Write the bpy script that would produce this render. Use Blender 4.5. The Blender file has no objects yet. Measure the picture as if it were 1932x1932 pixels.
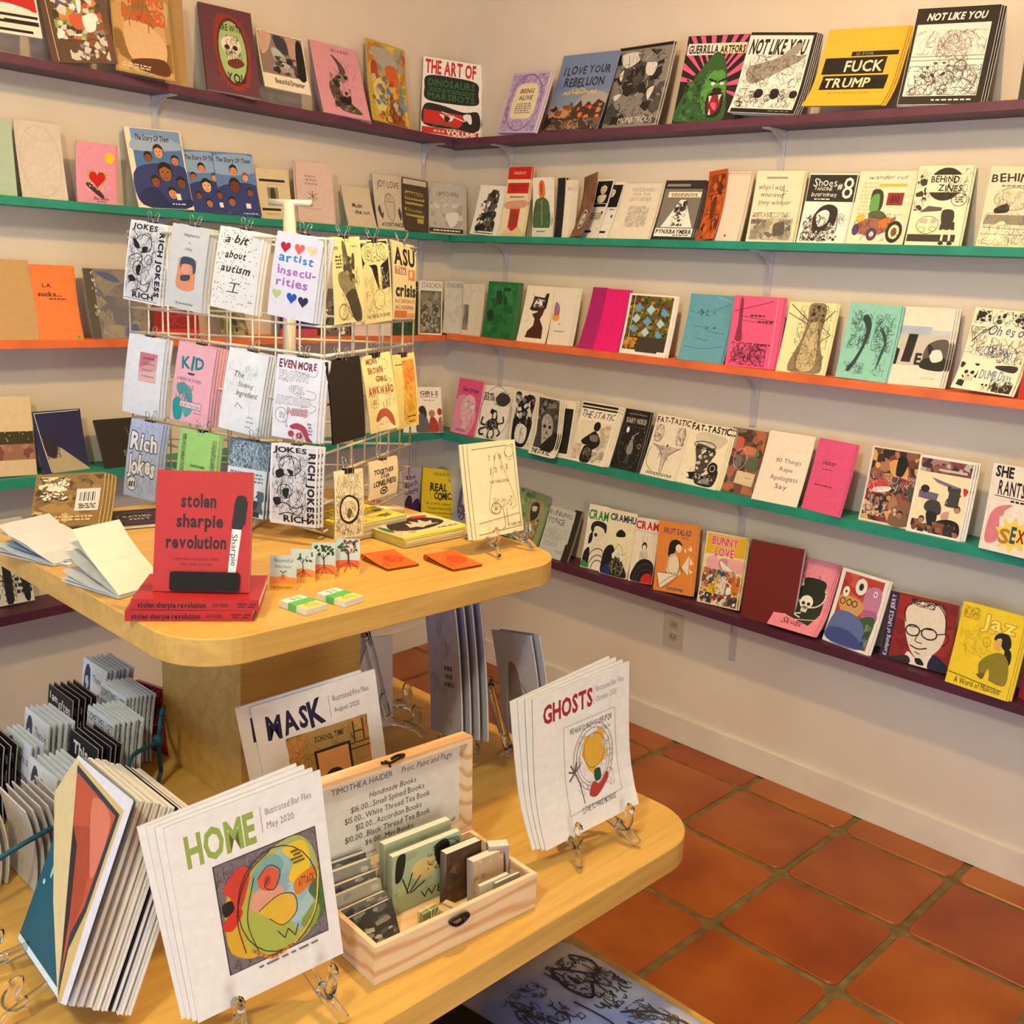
import bpy, bmesh, math, random
from math import sin, cos, pi
from mathutils import Vector, Matrix, Euler
from mathutils.geometry import tessellate_polygon

# ------------------------------------------------------------ camera, light, exposure
scene = bpy.context.scene
COL = scene.collection
cam_d = bpy.data.cameras.new('camera')
cam = bpy.data.objects.new('camera', cam_d)
COL.objects.link(cam)
cam.location = (2.95662, -2.6957, 1.47162)
a, b, c = 0.76049, 1.34337, 0.05453
cam.matrix_world = Matrix.Translation(cam.location) @ (Matrix.Rotation(a, 4, 'Z') @ Matrix.Rotation(b, 4, 'X') @ Matrix.Rotation(c, 4, 'Z'))
cam_d.sensor_width = 36.0
cam_d.lens = 36.0 * 1951.08 / 1932.0
cam_d.clip_start = 0.05
scene.camera = cam

world = bpy.data.worlds.new('world')
scene.world = world
world.use_nodes = True
world.node_tree.nodes['Background'].inputs[0].default_value = (0.45, 0.55, 0.75, 1)
world.node_tree.nodes['Background'].inputs[1].default_value = 0.15


def lamp(kind, name, loc, energy, color, **kw):
    d = bpy.data.lights.new(name, kind)
    d.energy = energy
    d.color = color
    for k, v in kw.items():
        if k != 'rot':
            setattr(d, k, v)
    o = bpy.data.objects.new(name, d)
    o.location = loc
    if 'rot' in kw:
        o.rotation_euler = kw['rot']
    COL.objects.link(o)
    return o


# a warm bulb in a shallow fixture over the table, an added whiter fill behind the camera, daylight from window and door
lamp('POINT', 'ceiling_bulb', (1.75, -1.35, 2.62), 42, (1.0, 0.59, 0.20), shadow_soft_size=0.05)
lamp('SPOT', 'ceiling_downlight', (1.75, -1.35, 2.66), 50, (1.0, 0.82, 0.40), shadow_soft_size=0.05, spot_size=2.75, spot_blend=0.85)
lamp('POINT', 'added_fill_light', (2.6, -3.3, 2.6), 90, (1.0, 1.0, 0.72), shadow_soft_size=0.12)
lamp('AREA', 'window_daylight', (0.28, -3.6, 1.42), 11, (0.25, 0.5, 1.0), shape='RECTANGLE', size=1.1, size_y=1.1, rot=(pi / 2, 0, -pi / 2))
lamp('AREA', 'glass_door_daylight', (2.6, -5.15, 0.75), 42, (0.2, 0.5, 1.0), shape='RECTANGLE', size=1.7, size_y=1.3, rot=(pi / 2, 0, 0))
lamp('AREA', 'doorway_daylight', (5.3, -3.0, 1.0), 44, (0.95, 0.98, 1.0), shape='RECTANGLE', size=1.0, size_y=2.0, rot=(pi / 2, 0, pi / 2))

vs = scene.view_settings
vs.view_transform = 'Standard'
vs.look = 'None'
vs.gamma = 1
vs.use_curve_mapping = False
vs.exposure = 0.0
try:
    scene.cycles.max_bounces = 7
    scene.cycles.transparent_max_bounces = 16
except Exception:
    pass


# ------------------------------------------------------------ helpers
def s2l(c):
    return c / 12.92 if c <= 0.04045 else ((c + 0.055) / 1.055) ** 2.4


PAL = dict(k='171313', K='2a2422', w='e4dfd8', W='eeebe6', g='8a8581', G='54504d', l='b9b4ae', r='c4231f', R='8e1a1a',
           o='e0702a', O='c85f1c', y='f0d028', Y='e6b93c', b='2d6fc0', B='1f2a66', n='7a5130', N='3b2416', t='1d8f86',
           T='126070', p='ef9fb4', P='e0588a', m='e0127a', v='8a6fb4', V='4b2f6b', e='5da052', E='1d6b34', s='dfae8a',
           c='efe3bd', C='d8c79a', u='8fc0d8', U='5f9fc4', L='c9b6dc', a='b98f6a', f='f6ecc4')


def hexc(h):
    h = PAL.get(h, h)
    if h.startswith('#'):
        h = h[1:]
    if len(h) == 3:
        h = ''.join(q * 2 for q in h)
    return tuple(s2l(int(h[i:i + 2], 16) / 255) for i in (0, 2, 4)) + (1,)


def nodes_mat(name, rough=0.5, spec=0.5):
    m = bpy.data.materials.new(name)
    m.use_nodes = True
    nt = m.node_tree
    bs = nt.nodes['Principled BSDF']
    bs.inputs['Roughness'].default_value = rough
    bs.inputs['Specular IOR Level'].default_value = spec
    return m, nt, bs


def noise_col(nt, bs, c1, c2, scale=8, detail=4, coord='Object', stretch=(1, 1, 1), bump=0.0, bdist=0.002, lo=0.35, hi=0.65):
    tc = nt.nodes.new('ShaderNodeTexCoord')
    mp = nt.nodes.new('ShaderNodeMapping')
    mp.inputs['Scale'].default_value = stretch
    nz = nt.nodes.new('ShaderNodeTexNoise')
    nz.inputs['Scale'].default_value = scale
    nz.inputs['Detail'].default_value = detail
    rp = nt.nodes.new('ShaderNodeValToRGB')
    rp.color_ramp.elements[0].color = hexc(c1)
    rp.color_ramp.elements[1].color = hexc(c2)
    rp.color_ramp.elements[0].position = lo
    rp.color_ramp.elements[1].position = hi
    nt.links.new(tc.outputs[coord], mp.inputs[0])
    nt.links.new(mp.outputs[0], nz.inputs[0])
    nt.links.new(nz.outputs[0], rp.inputs[0])
    nt.links.new(rp.outputs[0], bs.inputs['Base Color'])
    if bump:
        bp = nt.nodes.new('ShaderNodeBump')
        bp.inputs['Strength'].default_value = bump
        bp.inputs['Distance'].default_value = bdist
        nt.links.new(nz.outputs[0], bp.inputs['Height'])
        nt.links.new(bp.outputs[0], bs.inputs['Normal'])
    return nz, rp


_mats = {}


def flat(col, rough=0.55, metal=0.0, spec=0.4):
    key = (col, rough, metal, spec)
    if key not in _mats:
        m, nt, bs = nodes_mat('paint_' + str(len(_mats)), rough, spec)
        bs.inputs['Metallic'].default_value = metal
        h = hexc(col)
        d = tuple(x * 0.9 for x in h[:3]) + (1,)
        tc = nt.nodes.new('ShaderNodeTexCoord')
        nz = nt.nodes.new('ShaderNodeTexNoise')
        nz.inputs['Scale'].default_value = 30
        mx = nt.nodes.new('ShaderNodeMix')
        mx.data_type = 'RGBA'
        mx.inputs[6].default_value = d
        mx.inputs[7].default_value = h
        nt.links.new(tc.outputs['Object'], nz.inputs[0])
        nt.links.new(nz.outputs[0], mx.inputs[0])
        nt.links.new(mx.outputs[2], bs.inputs['Base Color'])
        _mats[key] = m
    return _mats[key]


def print_mat(name, rough, coat=0.0):
    m, nt, bs = nodes_mat(name, rough, 0.4)
    at = nt.nodes.new('ShaderNodeAttribute')
    at.attribute_name = 'Col'
    tc = nt.nodes.new('ShaderNodeTexCoord')
    nz = nt.nodes.new('ShaderNodeTexNoise')
    nz.inputs['Scale'].default_value = 60
    nz.inputs['Detail'].default_value = 3
    mr = nt.nodes.new('ShaderNodeMapRange')
    mr.inputs[3].default_value = 0.86
    mr.inputs[4].default_value = 1.08
    mx = nt.nodes.new('ShaderNodeMix')
    mx.data_type = 'RGBA'
    mx.blend_type = 'MULTIPLY'
    mx.inputs[0].default_value = 1
    nt.links.new(tc.outputs['Object'], nz.inputs[0])
    nt.links.new(nz.outputs[0], mr.inputs[0])
    nt.links.new(at.outputs[0], mx.inputs[6])
    nt.links.new(mr.outputs[0], mx.inputs[7])
    nt.links.new(mx.outputs[2], bs.inputs['Base Color'])
    if coat:
        bs.inputs['Coat Weight'].default_value = coat
        bs.inputs['Coat Roughness'].default_value = 0.15
    return m


PRINT = print_mat('printed_paper', 0.6)
GLOSS = print_mat('glossy_print', 0.45, 0.35)


def paper_mat():
    m, nt, bs = nodes_mat('page_edges', 0.7, 0.2)
    noise_col(nt, bs, 'd3c9ba', 'ebe6dc', 14, 3, stretch=(1, 60, 1))
    return m


PAPER = paper_mat()


def wood_mat(name, c1, c2, stretch, scale=3.0, rough=0.42):
    m, nt, bs = nodes_mat(name, rough, 0.45)
    tc = nt.nodes.new('ShaderNodeTexCoord')
    mp = nt.nodes.new('ShaderNodeMapping')
    mp.inputs['Scale'].default_value = stretch
    nz = nt.nodes.new('ShaderNodeTexNoise')
    nz.inputs['Scale'].default_value = scale
    nz.inputs['Detail'].default_value = 8
    nz.inputs['Roughness'].default_value = 0.65
    nz.inputs['Distortion'].default_value = 0.6
    rp = nt.nodes.new('ShaderNodeValToRGB')
    rp.color_ramp.elements[0].position = 0.36
    rp.color_ramp.elements[1].position = 0.62
    rp.color_ramp.elements[0].color = hexc(c1)
    rp.color_ramp.elements[1].color = hexc(c2)
    bp = nt.nodes.new('ShaderNodeBump')
    bp.inputs['Strength'].default_value = 0.15
    bp.inputs['Distance'].default_value = 0.0006
    L = nt.links.new
    L(tc.outputs['Object'], mp.inputs[0])
    L(mp.outputs[0], nz.inputs[0])
    L(nz.outputs[0], rp.inputs[0])
    L(rp.outputs[0], bs.inputs['Base Color'])
    L(nz.outputs[0], bp.inputs['Height'])
    L(bp.outputs[0], bs.inputs['Normal'])
    return m


BIRCH = wood_mat('birch_laminate', 'c2954a', 'd6ab5a', (14, 1.0, 14), 2.2)
def pine_mat():
    m, nt, bs = nodes_mat('pine_box_wood', 0.5, 0.4)
    tc = nt.nodes.new('ShaderNodeTexCoord')
    mp = nt.nodes.new('ShaderNodeMapping')
    mp.inputs['Scale'].default_value = (1.6, 7, 8)
    wv = nt.nodes.new('ShaderNodeTexWave')
    wv.wave_type = 'BANDS'
    wv.bands_direction = 'Z'
    wv.inputs['Scale'].default_value = 1.3
    wv.inputs['Distortion'].default_value = 7.0
    wv.inputs['Detail'].default_value = 2.5
    wv.inputs['Detail Scale'].default_value = 1.3
    rp = nt.nodes.new('ShaderNodeValToRGB')
    rp.color_ramp.elements[0].color = hexc('e6c8a2')
    rp.color_ramp.elements[1].color = hexc('cfa070')
    rp.color_ramp.elements[0].position = 0.55
    L = nt.links.new
    L(tc.outputs['Object'], mp.inputs[0])
    L(mp.outputs[0], wv.inputs[0])
    L(wv.outputs[0], rp.inputs[0])
    L(rp.outputs[0], bs.inputs['Base Color'])
    return m


PINE = pine_mat()


def plastic():
    m, nt, bs = nodes_mat('clear_acrylic', 0.06, 0.6)
    bs.inputs['Base Color'].default_value = (0.93, 0.95, 0.96, 1)
    bs.inputs['Transmission Weight'].default_value = 1.0
    bs.inputs['IOR'].default_value = 1.35
    return m


ACRYL = plastic()


def tag(o, label=None, cat=None, group=None, kind=None):
    for k, v in (('label', label), ('category', cat), ('group', group), ('kind', kind)):
        if v:
            o[k] = v
    return o


def link(name, me, mat=None, parent=None):
    o = bpy.data.objects.new(name, me)
    COL.objects.link(o)
    if mat is not None and not me.materials:
        me.materials.append(mat)
    if parent is not None:
        o.parent = parent
    return o


def obj(name, bm, mat, parent=None, smooth=False, bevel=0.0, seg=2):
    me = bpy.data.meshes.new(name)
    if bevel:
        bmesh.ops.bevel(bm, geom=[e for e in bm.edges if len(e.link_faces) == 2 and e.calc_face_angle(0) > 0.6], offset=bevel, segments=seg, affect='EDGES', profile=0.5)
    bmesh.ops.recalc_face_normals(bm, faces=bm.faces)
    bm.to_mesh(me)
    bm.free()
    if smooth:
        for f in me.polygons:
            f.use_smooth = True
    return link(name, me, mat, parent)


def empty(name, loc, rz=0.0):
    o = bpy.data.objects.new(name, None)
    o.empty_display_size = 0.05
    o.location = loc
    o.rotation_euler = (0, 0, rz)
    COL.objects.link(o)
    return o


def box(bm, x0, y0, z0, x1, y1, z1, M=None):
    vs_ = [bm.verts.new(v) for v in ((x0, y0, z0), (x1, y0, z0), (x1, y1, z0), (x0, y1, z0), (x0, y0, z1), (x1, y0, z1), (x1, y1, z1), (x0, y1, z1))]
    for f in ((0, 3, 2, 1), (4, 5, 6, 7), (0, 1, 5, 4), (1, 2, 6, 5), (2, 3, 7, 6), (3, 0, 4, 7)):
        bm.faces.new([vs_[i] for i in f])
    if M is not None:
        for v in vs_:
            v.co = M @ v.co
    return vs_


def tube(bm, pts, r, n=8, closed=False, flatten=None):
    pts = [Vector(p) for p in pts]
    rings = []
    N = len(pts)
    up = Vector((0.13, 0.21, 1)).normalized()
    prev = None
    for i, p in enumerate(pts):
        if closed:
            d = pts[(i + 1) % N] - pts[i - 1]
        else:
            d = pts[min(i + 1, N - 1)] - pts[max(i - 1, 0)]
        d.normalize()
        if prev is None:
            s = d.cross(up)
            if s.length < 1e-3:
                s = d.cross(Vector((1, 0, 0)))
            s.normalize()
        else:
            s = prev - d * prev.dot(d)
            s.normalize()
        prev = s
        t = d.cross(s)
        rr = r[i] if isinstance(r, (list, tuple)) else r
        fl = flatten or 1.0
        rings.append([bm.verts.new(p + s * rr * cos(2 * pi * k / n) + t * rr * fl * sin(2 * pi * k / n)) for k in range(n)])
    for i in range(N if closed else N - 1):
        A, B = rings[i], rings[(i + 1) % N]
        for k in range(n):
            bm.faces.new((A[k], A[(k + 1) % n], B[(k + 1) % n], B[k]))
    if not closed:
        bm.faces.new(rings[0][::-1])
        bm.faces.new(rings[-1])


def smooth_path(pts, k=6, closed=False):
    P = [Vector(p) for p in pts]
    n = len(P)
    out = []
    rng = range(n if closed else n - 1)
    for i in rng:
        if closed:
            p0, p1, p2, p3 = P[i - 1], P[i], P[(i + 1) % n], P[(i + 2) % n]
        else:
            p0, p1, p2, p3 = P[max(i - 1, 0)], P[i], P[i + 1], P[min(i + 2, n - 1)]
        for j in range(k):
            t = j / k
            out.append(0.5 * ((2 * p1) + (p2 - p0) * t + (2 * p0 - 5 * p1 + 4 * p2 - p3) * t * t + (3 * p1 - p0 - 3 * p2 + p3) * t ** 3))
    if not closed:
        out.append(P[-1])
    return out


def prism(bm, poly, z0, z1):
    lo = [bm.verts.new((x, y, z0)) for x, y in poly]
    hi = [bm.verts.new((x, y, z1)) for x, y in poly]
    n = len(poly)
    bm.faces.new(lo[::-1])
    bm.faces.new(hi)
    for i in range(n):
        bm.faces.new((lo[i], lo[(i + 1) % n], hi[(i + 1) % n], hi[i]))


def round_rect(x0, y0, x1, y1, r, n=8):
    out = []
    for cx, cy, a0 in ((x1 - r, y0 + r, -90), (x1 - r, y1 - r, 0), (x0 + r, y1 - r, 90), (x0 + r, y0 + r, 180)):
        for i in range(n + 1):
            t = math.radians(a0 + 90 * i / n)
            out.append((cx + r * cos(t), cy + r * sin(t)))
    return out


# ------------------------------------------------------------ lettering (built-in font, one mesh per glyph, cached)
_gl = {}


def glyph(ch, bold):
    key = (ch, bold)
    if key in _gl:
        return _gl[key]
    cu = bpy.data.curves.new('g', 'FONT')
    cu.body = ch
    cu.size = 1.0
    cu.resolution_u = 2
    cu.offset = bold
    o = bpy.data.objects.new('g', cu)
    COL.objects.link(o)
    dg = bpy.context.evaluated_depsgraph_get()
    me = bpy.data.meshes.new_from_object(o.evaluated_get(dg))
    me.calc_loop_triangles()
    V = [(v.co.x, v.co.y) for v in me.vertices]
    F = [tuple(t.vertices) for t in me.loop_triangles]
    x0 = min((v[0] for v in V), default=0)
    x1 = max((v[0] for v in V), default=0.22)
    bpy.data.objects.remove(o)
    bpy.data.curves.remove(cu)
    bpy.data.meshes.remove(me)
    _gl[key] = (V, F, x0, x1)
    return _gl[key]


CAP = 0.70


class Art:
    """Flat print on a cover: coloured polygons in page units (0..100 across, 0..100 down)."""

    def __init__(self, w, h, seed=0):
        self.w, self.h = w, h
        self.V, self.F, self.C = [], [], []
        self.layer = 0
        self.lim = (0.4, 99.6)
        self.rnd = random.Random(seed)

    def put(self, vs_, fs, col):
        b0 = len(self.V)
        z = self.layer
        self.V += [(x / 100.0, y / 100.0, z) for x, y in vs_]
        self.F += [tuple(i + b0 for i in f) for f in fs]
        self.C += [col] * len(fs)

    def poly(self, pts, col):
        lo, hi = self.lim
        pts = [(min(hi, max(lo, x)), min(hi, max(lo, y))) for x, y in pts]
        if len(pts) < 3:
            return
        fs = tessellate_polygon([[Vector((x, y, 0)) for x, y in pts]])
        self.put(pts, fs, col)

    def stroke(self, pts, wd, col):
        ar = self.w / self.h
        wd *= 0.85
        for (x0, y0), (x1, y1) in zip(pts, pts[1:]):
            dx, dy = x1 - x0, (y1 - y0) / ar
            L = math.hypot(dx, dy) or 1e-6
            nx, ny = -dy / L * wd / 2, dx / L * wd / 2 * ar
            ex, ey = dx / L * wd * 0.25, dy / L * wd * 0.25 * ar
            self.poly([(x0 + nx - ex, y0 + ny - ey), (x1 + nx + ex, y1 + ny + ey), (x1 - nx + ex, y1 - ny + ey), (x0 - nx - ex, y0 - ny - ey)], col)

    def ell(self, cx, cy, rx, ry, col, rot=0.0, n=22):
        ar = self.w / self.h
        r = math.radians(rot)
        pts = []
        for i in range(n):
            t = 2 * pi * i / n
            x, y = rx * cos(t), ry * sin(t) / ar
            pts.append((cx + x * cos(r) - y * sin(r), cy + (x * sin(r) + y * cos(r)) * ar))
        self.poly(pts, col)

    def text(self, col, fl, x0, x1, y0, y1, s):
        bold = 0.0
        if 'b' in fl:
            bold = 0.022
        if 'B' in fl:
            bold = 0.036
        if 'l' in fl:
            bold = -0.006
        cols = col.split('/')
        # advance
        xs, X = [], 0.0
        for ch in s:
            if ch == ' ':
                X += 0.26
                xs.append(None)
                continue
            V, F, a0, a1 = glyph(ch, bold)
            xs.append(X - a0)
            X += (a1 - a0) + (0.09 if 'B' not in fl else 0.05)
        X = max(X - 0.08, 0.1)
        sx = (x1 - x0) / X
        sy = (y1 - y0) / CAP
        passes = [(cols[0], bold)]
        if len(cols) > 1:
            passes = [(cols[1], bold + 0.04), (cols[0], bold)]
        rs = self.rnd.getstate()
        for cc, bo in passes:
            self.layer += 1
            self.rnd.setstate(rs)
            for ch, gx in zip(s, xs):
                if gx is None:
                    continue
                V, F, a0, a1 = glyph(ch, bo)
                jr = jx = jy = 0.0
                js = 1.0
                if 'h' in fl:
                    jr = self.rnd.uniform(-0.13, 0.13)
                    jy = self.rnd.uniform(-0.06, 0.06)
                    js = self.rnd.uniform(0.9, 1.1)
                sh = 0.25 if 'i' in fl else 0.0
                out = []
                mx = (a0 + a1) / 2
                for px, py in V:
                    qx, qy = (px - mx) * js, (py - 0.35) * js
                    rx, ry = qx * cos(jr) - qy * sin(jr), qx * sin(jr) + qy * cos(jr)
                    qx, qy = rx + mx + sh * py, ry + 0.35 + jy
                    ux, uy = (gx + qx) * sx, qy * sy
                    if 'u' in fl:      # reads upwards
                        out.append((x0 + uy, y1 - ux))
                    elif 'v' in fl:    # reads downwards
                        out.append((x1 - uy, y0 + ux))
                    else:
                        out.append((x0 + ux, y1 - uy))
                if out:
                    out = [(min(99.6, max(0.4, x)), min(99.6, max(0.4, y))) for x, y in out]
                    self.put(out, F, cc)

    def run(self, src):
        R_ = self.rnd
        for op in src.split(';'):
            op = op.strip()
            if not op:
                continue
            self.layer += 1
            k, _, rest = op.partition(' ')
            p = rest.split()
            if k == 'r':
                x0, y0, x1, y1 = map(float, p[:4])
                self.poly([(x0, y0), (x1, y0), (x1, y1), (x0, y1)], p[4])
            elif k == 'e':
                self.ell(*map(float, p[:4]), p[4], *(float(q) for q in p[5:6]))
            elif k == 'p':
                self.poly([tuple(map(float, q.split(','))) for q in p[1:]], p[0])
            elif k in ('l', 'L'):
                pts = [tuple(map(float, q.split(','))) for q in p[2:]]
                if k == 'L':
                    pts = [(v.x, v.y) for v in smooth_path([(x, y, 0) for x, y in pts], 5)]
                self.stroke(pts, float(p[1]), p[0])
            elif k == 'P':      # smooth closed blob
                pts = [tuple(map(float, q.split(','))) for q in p[1:]]
                self.poly([(v.x, v.y) for v in smooth_path([(x, y, 0) for x, y in pts], 5, True)], p[0])
            elif k == 't':
                col, fl = p[0], p[1]
                x0, x1, y0, y1 = map(float, p[2:6])
                txt = ' '.join(p[6:])
                if 'v' in fl or 'u' in fl:   # vertical run: y0..y1 length, x0..x1 letter height
                    self.vtext(col, fl, x0, x1, y0, y1, txt)
                else:
                    self.text(col, fl, x0, x1, y0, y1, txt)
            elif k == 's':      # loose pen strokes: col width n x0 y0 x1 y1 [len]
                col, wd, n = p[0], float(p[1]), int(p[2])
                x0, y0, x1, y1 = map(float, p[3:7])
                ln = float(p[7]) if len(p) > 7 else 12
                cs = col.split(',')
                for i in range(n):
                    x, y = R_.uniform(x0, x1), R_.uniform(y0, y1)
                    an = R_.uniform(0, 2 * pi)
                    pts = [(x, y)]
                    cu = R_.uniform(-0.9, 0.9)
                    for j in range(R_.randint(3, 5)):
                        an += cu
                        x += cos(an) * ln / 4
                        y += sin(an) * ln / 4
                        x, y = min(x1, max(x0, x)), min(y1, max(y0, y))
                        pts.append((x, y))
                    if len(cs) > 1:
                        self.layer += 0.03
                    self.stroke(pts, wd * R_.uniform(0.35, 0.85), R_.choice(cs))
            elif k == "b":      # patches: cols size n x0 y0 x1 y1
                cs = p[0].split(',')
                sz, n = float(p[1]), int(p[2])
                x0, y0, x1, y1 = map(float, p[3:7])
                for i in range(n):
                    x, y = R_.uniform(x0, x1), R_.uniform(y0, y1)
                    m = R_.randint(4, 7)
                    a0 = R_.uniform(0, 6)
                    rr = sz * R_.uniform(0.5, 1.2)
                    pts = []
                    for j in range(m):
                        q = rr * R_.uniform(0.6, 1.3)
                        pts.append((min(x1, max(x0, x + q * cos(a0 + 6.283 * j / m))), min(y1, max(y0, y + q * 0.7 * sin(a0 + 6.283 * j / m)))))
                    self.layer += 0.16
                    self.poly(pts, R_.choice(cs))
            elif k == 'h':      # rows of tiny type: col x0 y0 x1 y1 rows
                x0, y0, x1, y1 = map(float, p[1:5])
                n = int(p[5])
                for i in range(n):
                    y = y0 + (y1 - y0) * (i + 0.5) / n
                    hh = (y1 - y0) / n * 0.28
                    x = x0 + R_.uniform(0, 4)
                    while x < x1 - 3:
                        wl = R_.uniform(3, 9)
                        self.poly([(x, y - hh), (min(x + wl, x1), y - hh), (min(x + wl, x1), y + hh), (x, y + hh)], p[0])
                        x += wl + 2
            elif k == 'd':      # dots: col r n x0 y0 x1 y1
                x0, y0, x1, y1 = map(float, p[3:7])
                for i in range(int(p[2])):
                    self.ell(R_.uniform(x0, x1), R_.uniform(y0, y1), float(p[1]), float(p[1]) * self.w / self.h, p[0], 0, 6)
            elif k == 'o':      # ring: col width cx cy rx ry
                wd, cx, cy, rx, ry = map(float, p[1:6])
                self.stroke([(cx + rx * cos(2 * pi * i / 24), cy + ry * sin(2 * pi * i / 24)) for i in range(25)], wd, p[0])
            elif k == 'H':      # heart: col cx cy size
                cx, cy, sz = map(float, p[1:4])
                ar = self.w / self.h
                pts = []
                for i in range(24):
                    t = 2 * pi * i / 24
                    pts.append((cx + sz * 0.0625 * 16 * sin(t) ** 3, cy - sz * 0.0625 * ar * (13 * cos(t) - 5 * cos(2 * t) - 2 * cos(3 * t) - cos(4 * t))))
                self.poly(pts, p[0])
            elif k == 'f':      # face: skin hair cx cy size
                cx, cy, sz = map(float, p[2:5])
                ar = self.w / self.h
                self.ell(cx, cy - sz * 0.18 * ar, sz * 0.95, sz * 1.1 * ar, p[1])
                self.layer += 1
                self.ell(cx, cy, sz * 0.78, sz * ar, p[0])
                self.layer += 1
                self.poly([(cx - sz * .8, cy - sz * .35 * ar), (cx - sz * .5, cy - sz * 1.05 * ar), (cx + sz * .5, cy - sz * 1.05 * ar), (cx + sz * .8, cy - sz * .35 * ar), (cx, cy - sz * .72 * ar)], p[1])
                for q in (-1, 1):
                    self.ell(cx + q * sz * .33, cy - sz * .1 * ar, sz * .12, sz * .09 * ar, 'k', 0, 8)
                self.stroke([(cx, cy), (cx + sz * .08, cy + sz * .3 * ar)], sz * .08, 'N')
                self.stroke([(cx - sz * .28, cy + sz * .55 * ar), (cx, cy + sz * .62 * ar), (cx + sz * .28, cy + sz * .55 * ar)], sz * .12, 'R')
            elif k == 'S':      # skull: col dark cx cy size
                cx, cy, sz = map(float, p[2:5])
                ar = self.w / self.h
                self.ell(cx, cy, sz, sz * ar, p[0])
                self.poly([(cx - sz * .5, cy + sz * .6 * ar), (cx + sz * .5, cy + sz * .6 * ar), (cx + sz * .42, cy + sz * 1.45 * ar), (cx - sz * .42, cy + sz * 1.45 * ar)], p[0])
                self.layer += 1
                for q in (-1, 1):
                    self.ell(cx + q * sz * .4, cy + sz * .2 * ar, sz * .27, sz * .27 * ar, p[1], 0, 10)
                self.poly([(cx, cy + sz * .45 * ar), (cx + sz * .13, cy + sz * .75 * ar), (cx - sz * .13, cy + sz * .75 * ar)], p[1])
                for q in (-.25, 0, .25):
                    self.stroke([(cx + q * sz, cy + sz * .98 * ar), (cx + q * sz, cy + sz * 1.4 * ar)], sz * .07, p[1])
            else:
                raise ValueError('art op ' + op)

    def vtext(self, col, fl, x0, x1, y0, y1, s):
        """Text set along the page height: letters x0..x1 tall, run y0..y1 long."""
        ar = self.w / self.h
        bold = 0.05 if 'B' in fl else (0.022 if 'b' in fl else 0.0)
        xs, X = [], 0.0
        for ch in s:
            if ch == ' ':
                X += 0.26
                xs.append(None)
                continue
            V, F, a0, a1 = glyph(ch, bold)
            xs.append(X - a0)
            X += (a1 - a0) + 0.08
        sx = (y1 - y0) / max(X - 0.08, 0.1)
        sy = (x1 - x0) / CAP
        cols = col.split('/')
        for cc in cols[:1]:
            self.layer += 1
            for ch, gx in zip(s, xs):
                if gx is None:
                    continue
                V, F, a0, a1 = glyph(ch, bold)
                out = []
                for px, py in V:
                    if 'v' in fl:      # top of the letters to the right, read downwards
                        out.append((x0 + py * sy, y0 + (gx + px) * sx))
                    else:              # top of the letters to the left, read upwards
                        out.append((x1 - py * sy, y1 - (gx + px) * sx))
                out = [(min(99.6, max(0.4, x)), min(99.6, max(0.4, y))) for x, y in out]
                self.put(out, F, cc)


def slice_rows(V, F, C, n):
    """Cut print along the n page rows so that it lies flat on a bent page."""
    V = list(V)
    oF, oC = [], []
    for f, c_ in zip(F, C):
        ys = [V[i][1] * n for i in f]
        lo, hi = int(math.floor(min(ys) + 1e-7)), int(math.ceil(max(ys) - 1e-7))
        if hi - lo <= 1:
            oF.append(f)
            oC.append(c_)
            continue
        P0 = [V[i] for i in f]
        for r in range(lo, hi):
            pts = P0
            for lim, sg in ((r / n, 1), ((r + 1) / n, -1)):
                out = []
                for q in range(len(pts)):
                    A_, B_ = pts[q], pts[(q + 1) % len(pts)]
                    da, db = (A_[1] - lim) * sg, (B_[1] - lim) * sg
                    if da >= 0:
                        out.append(A_)
                    if (da > 0 and db < 0) or (da < 0 and db > 0):
                        t = da / (da - db)
                        out.append((A_[0] + (B_[0] - A_[0]) * t, lim, A_[2]))
                pts = out
                if len(pts) < 3:
                    break
            if len(pts) >= 3:
                b0 = len(V)
                V += pts
                for q in range(1, len(pts) - 1):
                    oF.append((b0, b0 + q, b0 + q + 1))
                    oC.append(c_)
    return V, oF, oC


def pose_matrix(P):
    bx, by, bz, yaw, lean, roll, w, h = P[:8]
    M = Matrix.Rotation(yaw, 4, 'Z') @ Matrix.Rotation(-lean, 4, 'X') @ Matrix.Rotation(roll, 4, 'Y')
    zmin = min((M @ Vector((x, 0, z)))[2] for x in (-w / 2, w / 2) for z in (0, h))
    return Matrix.Translation((bx, by, bz - zmin)) @ M


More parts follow.
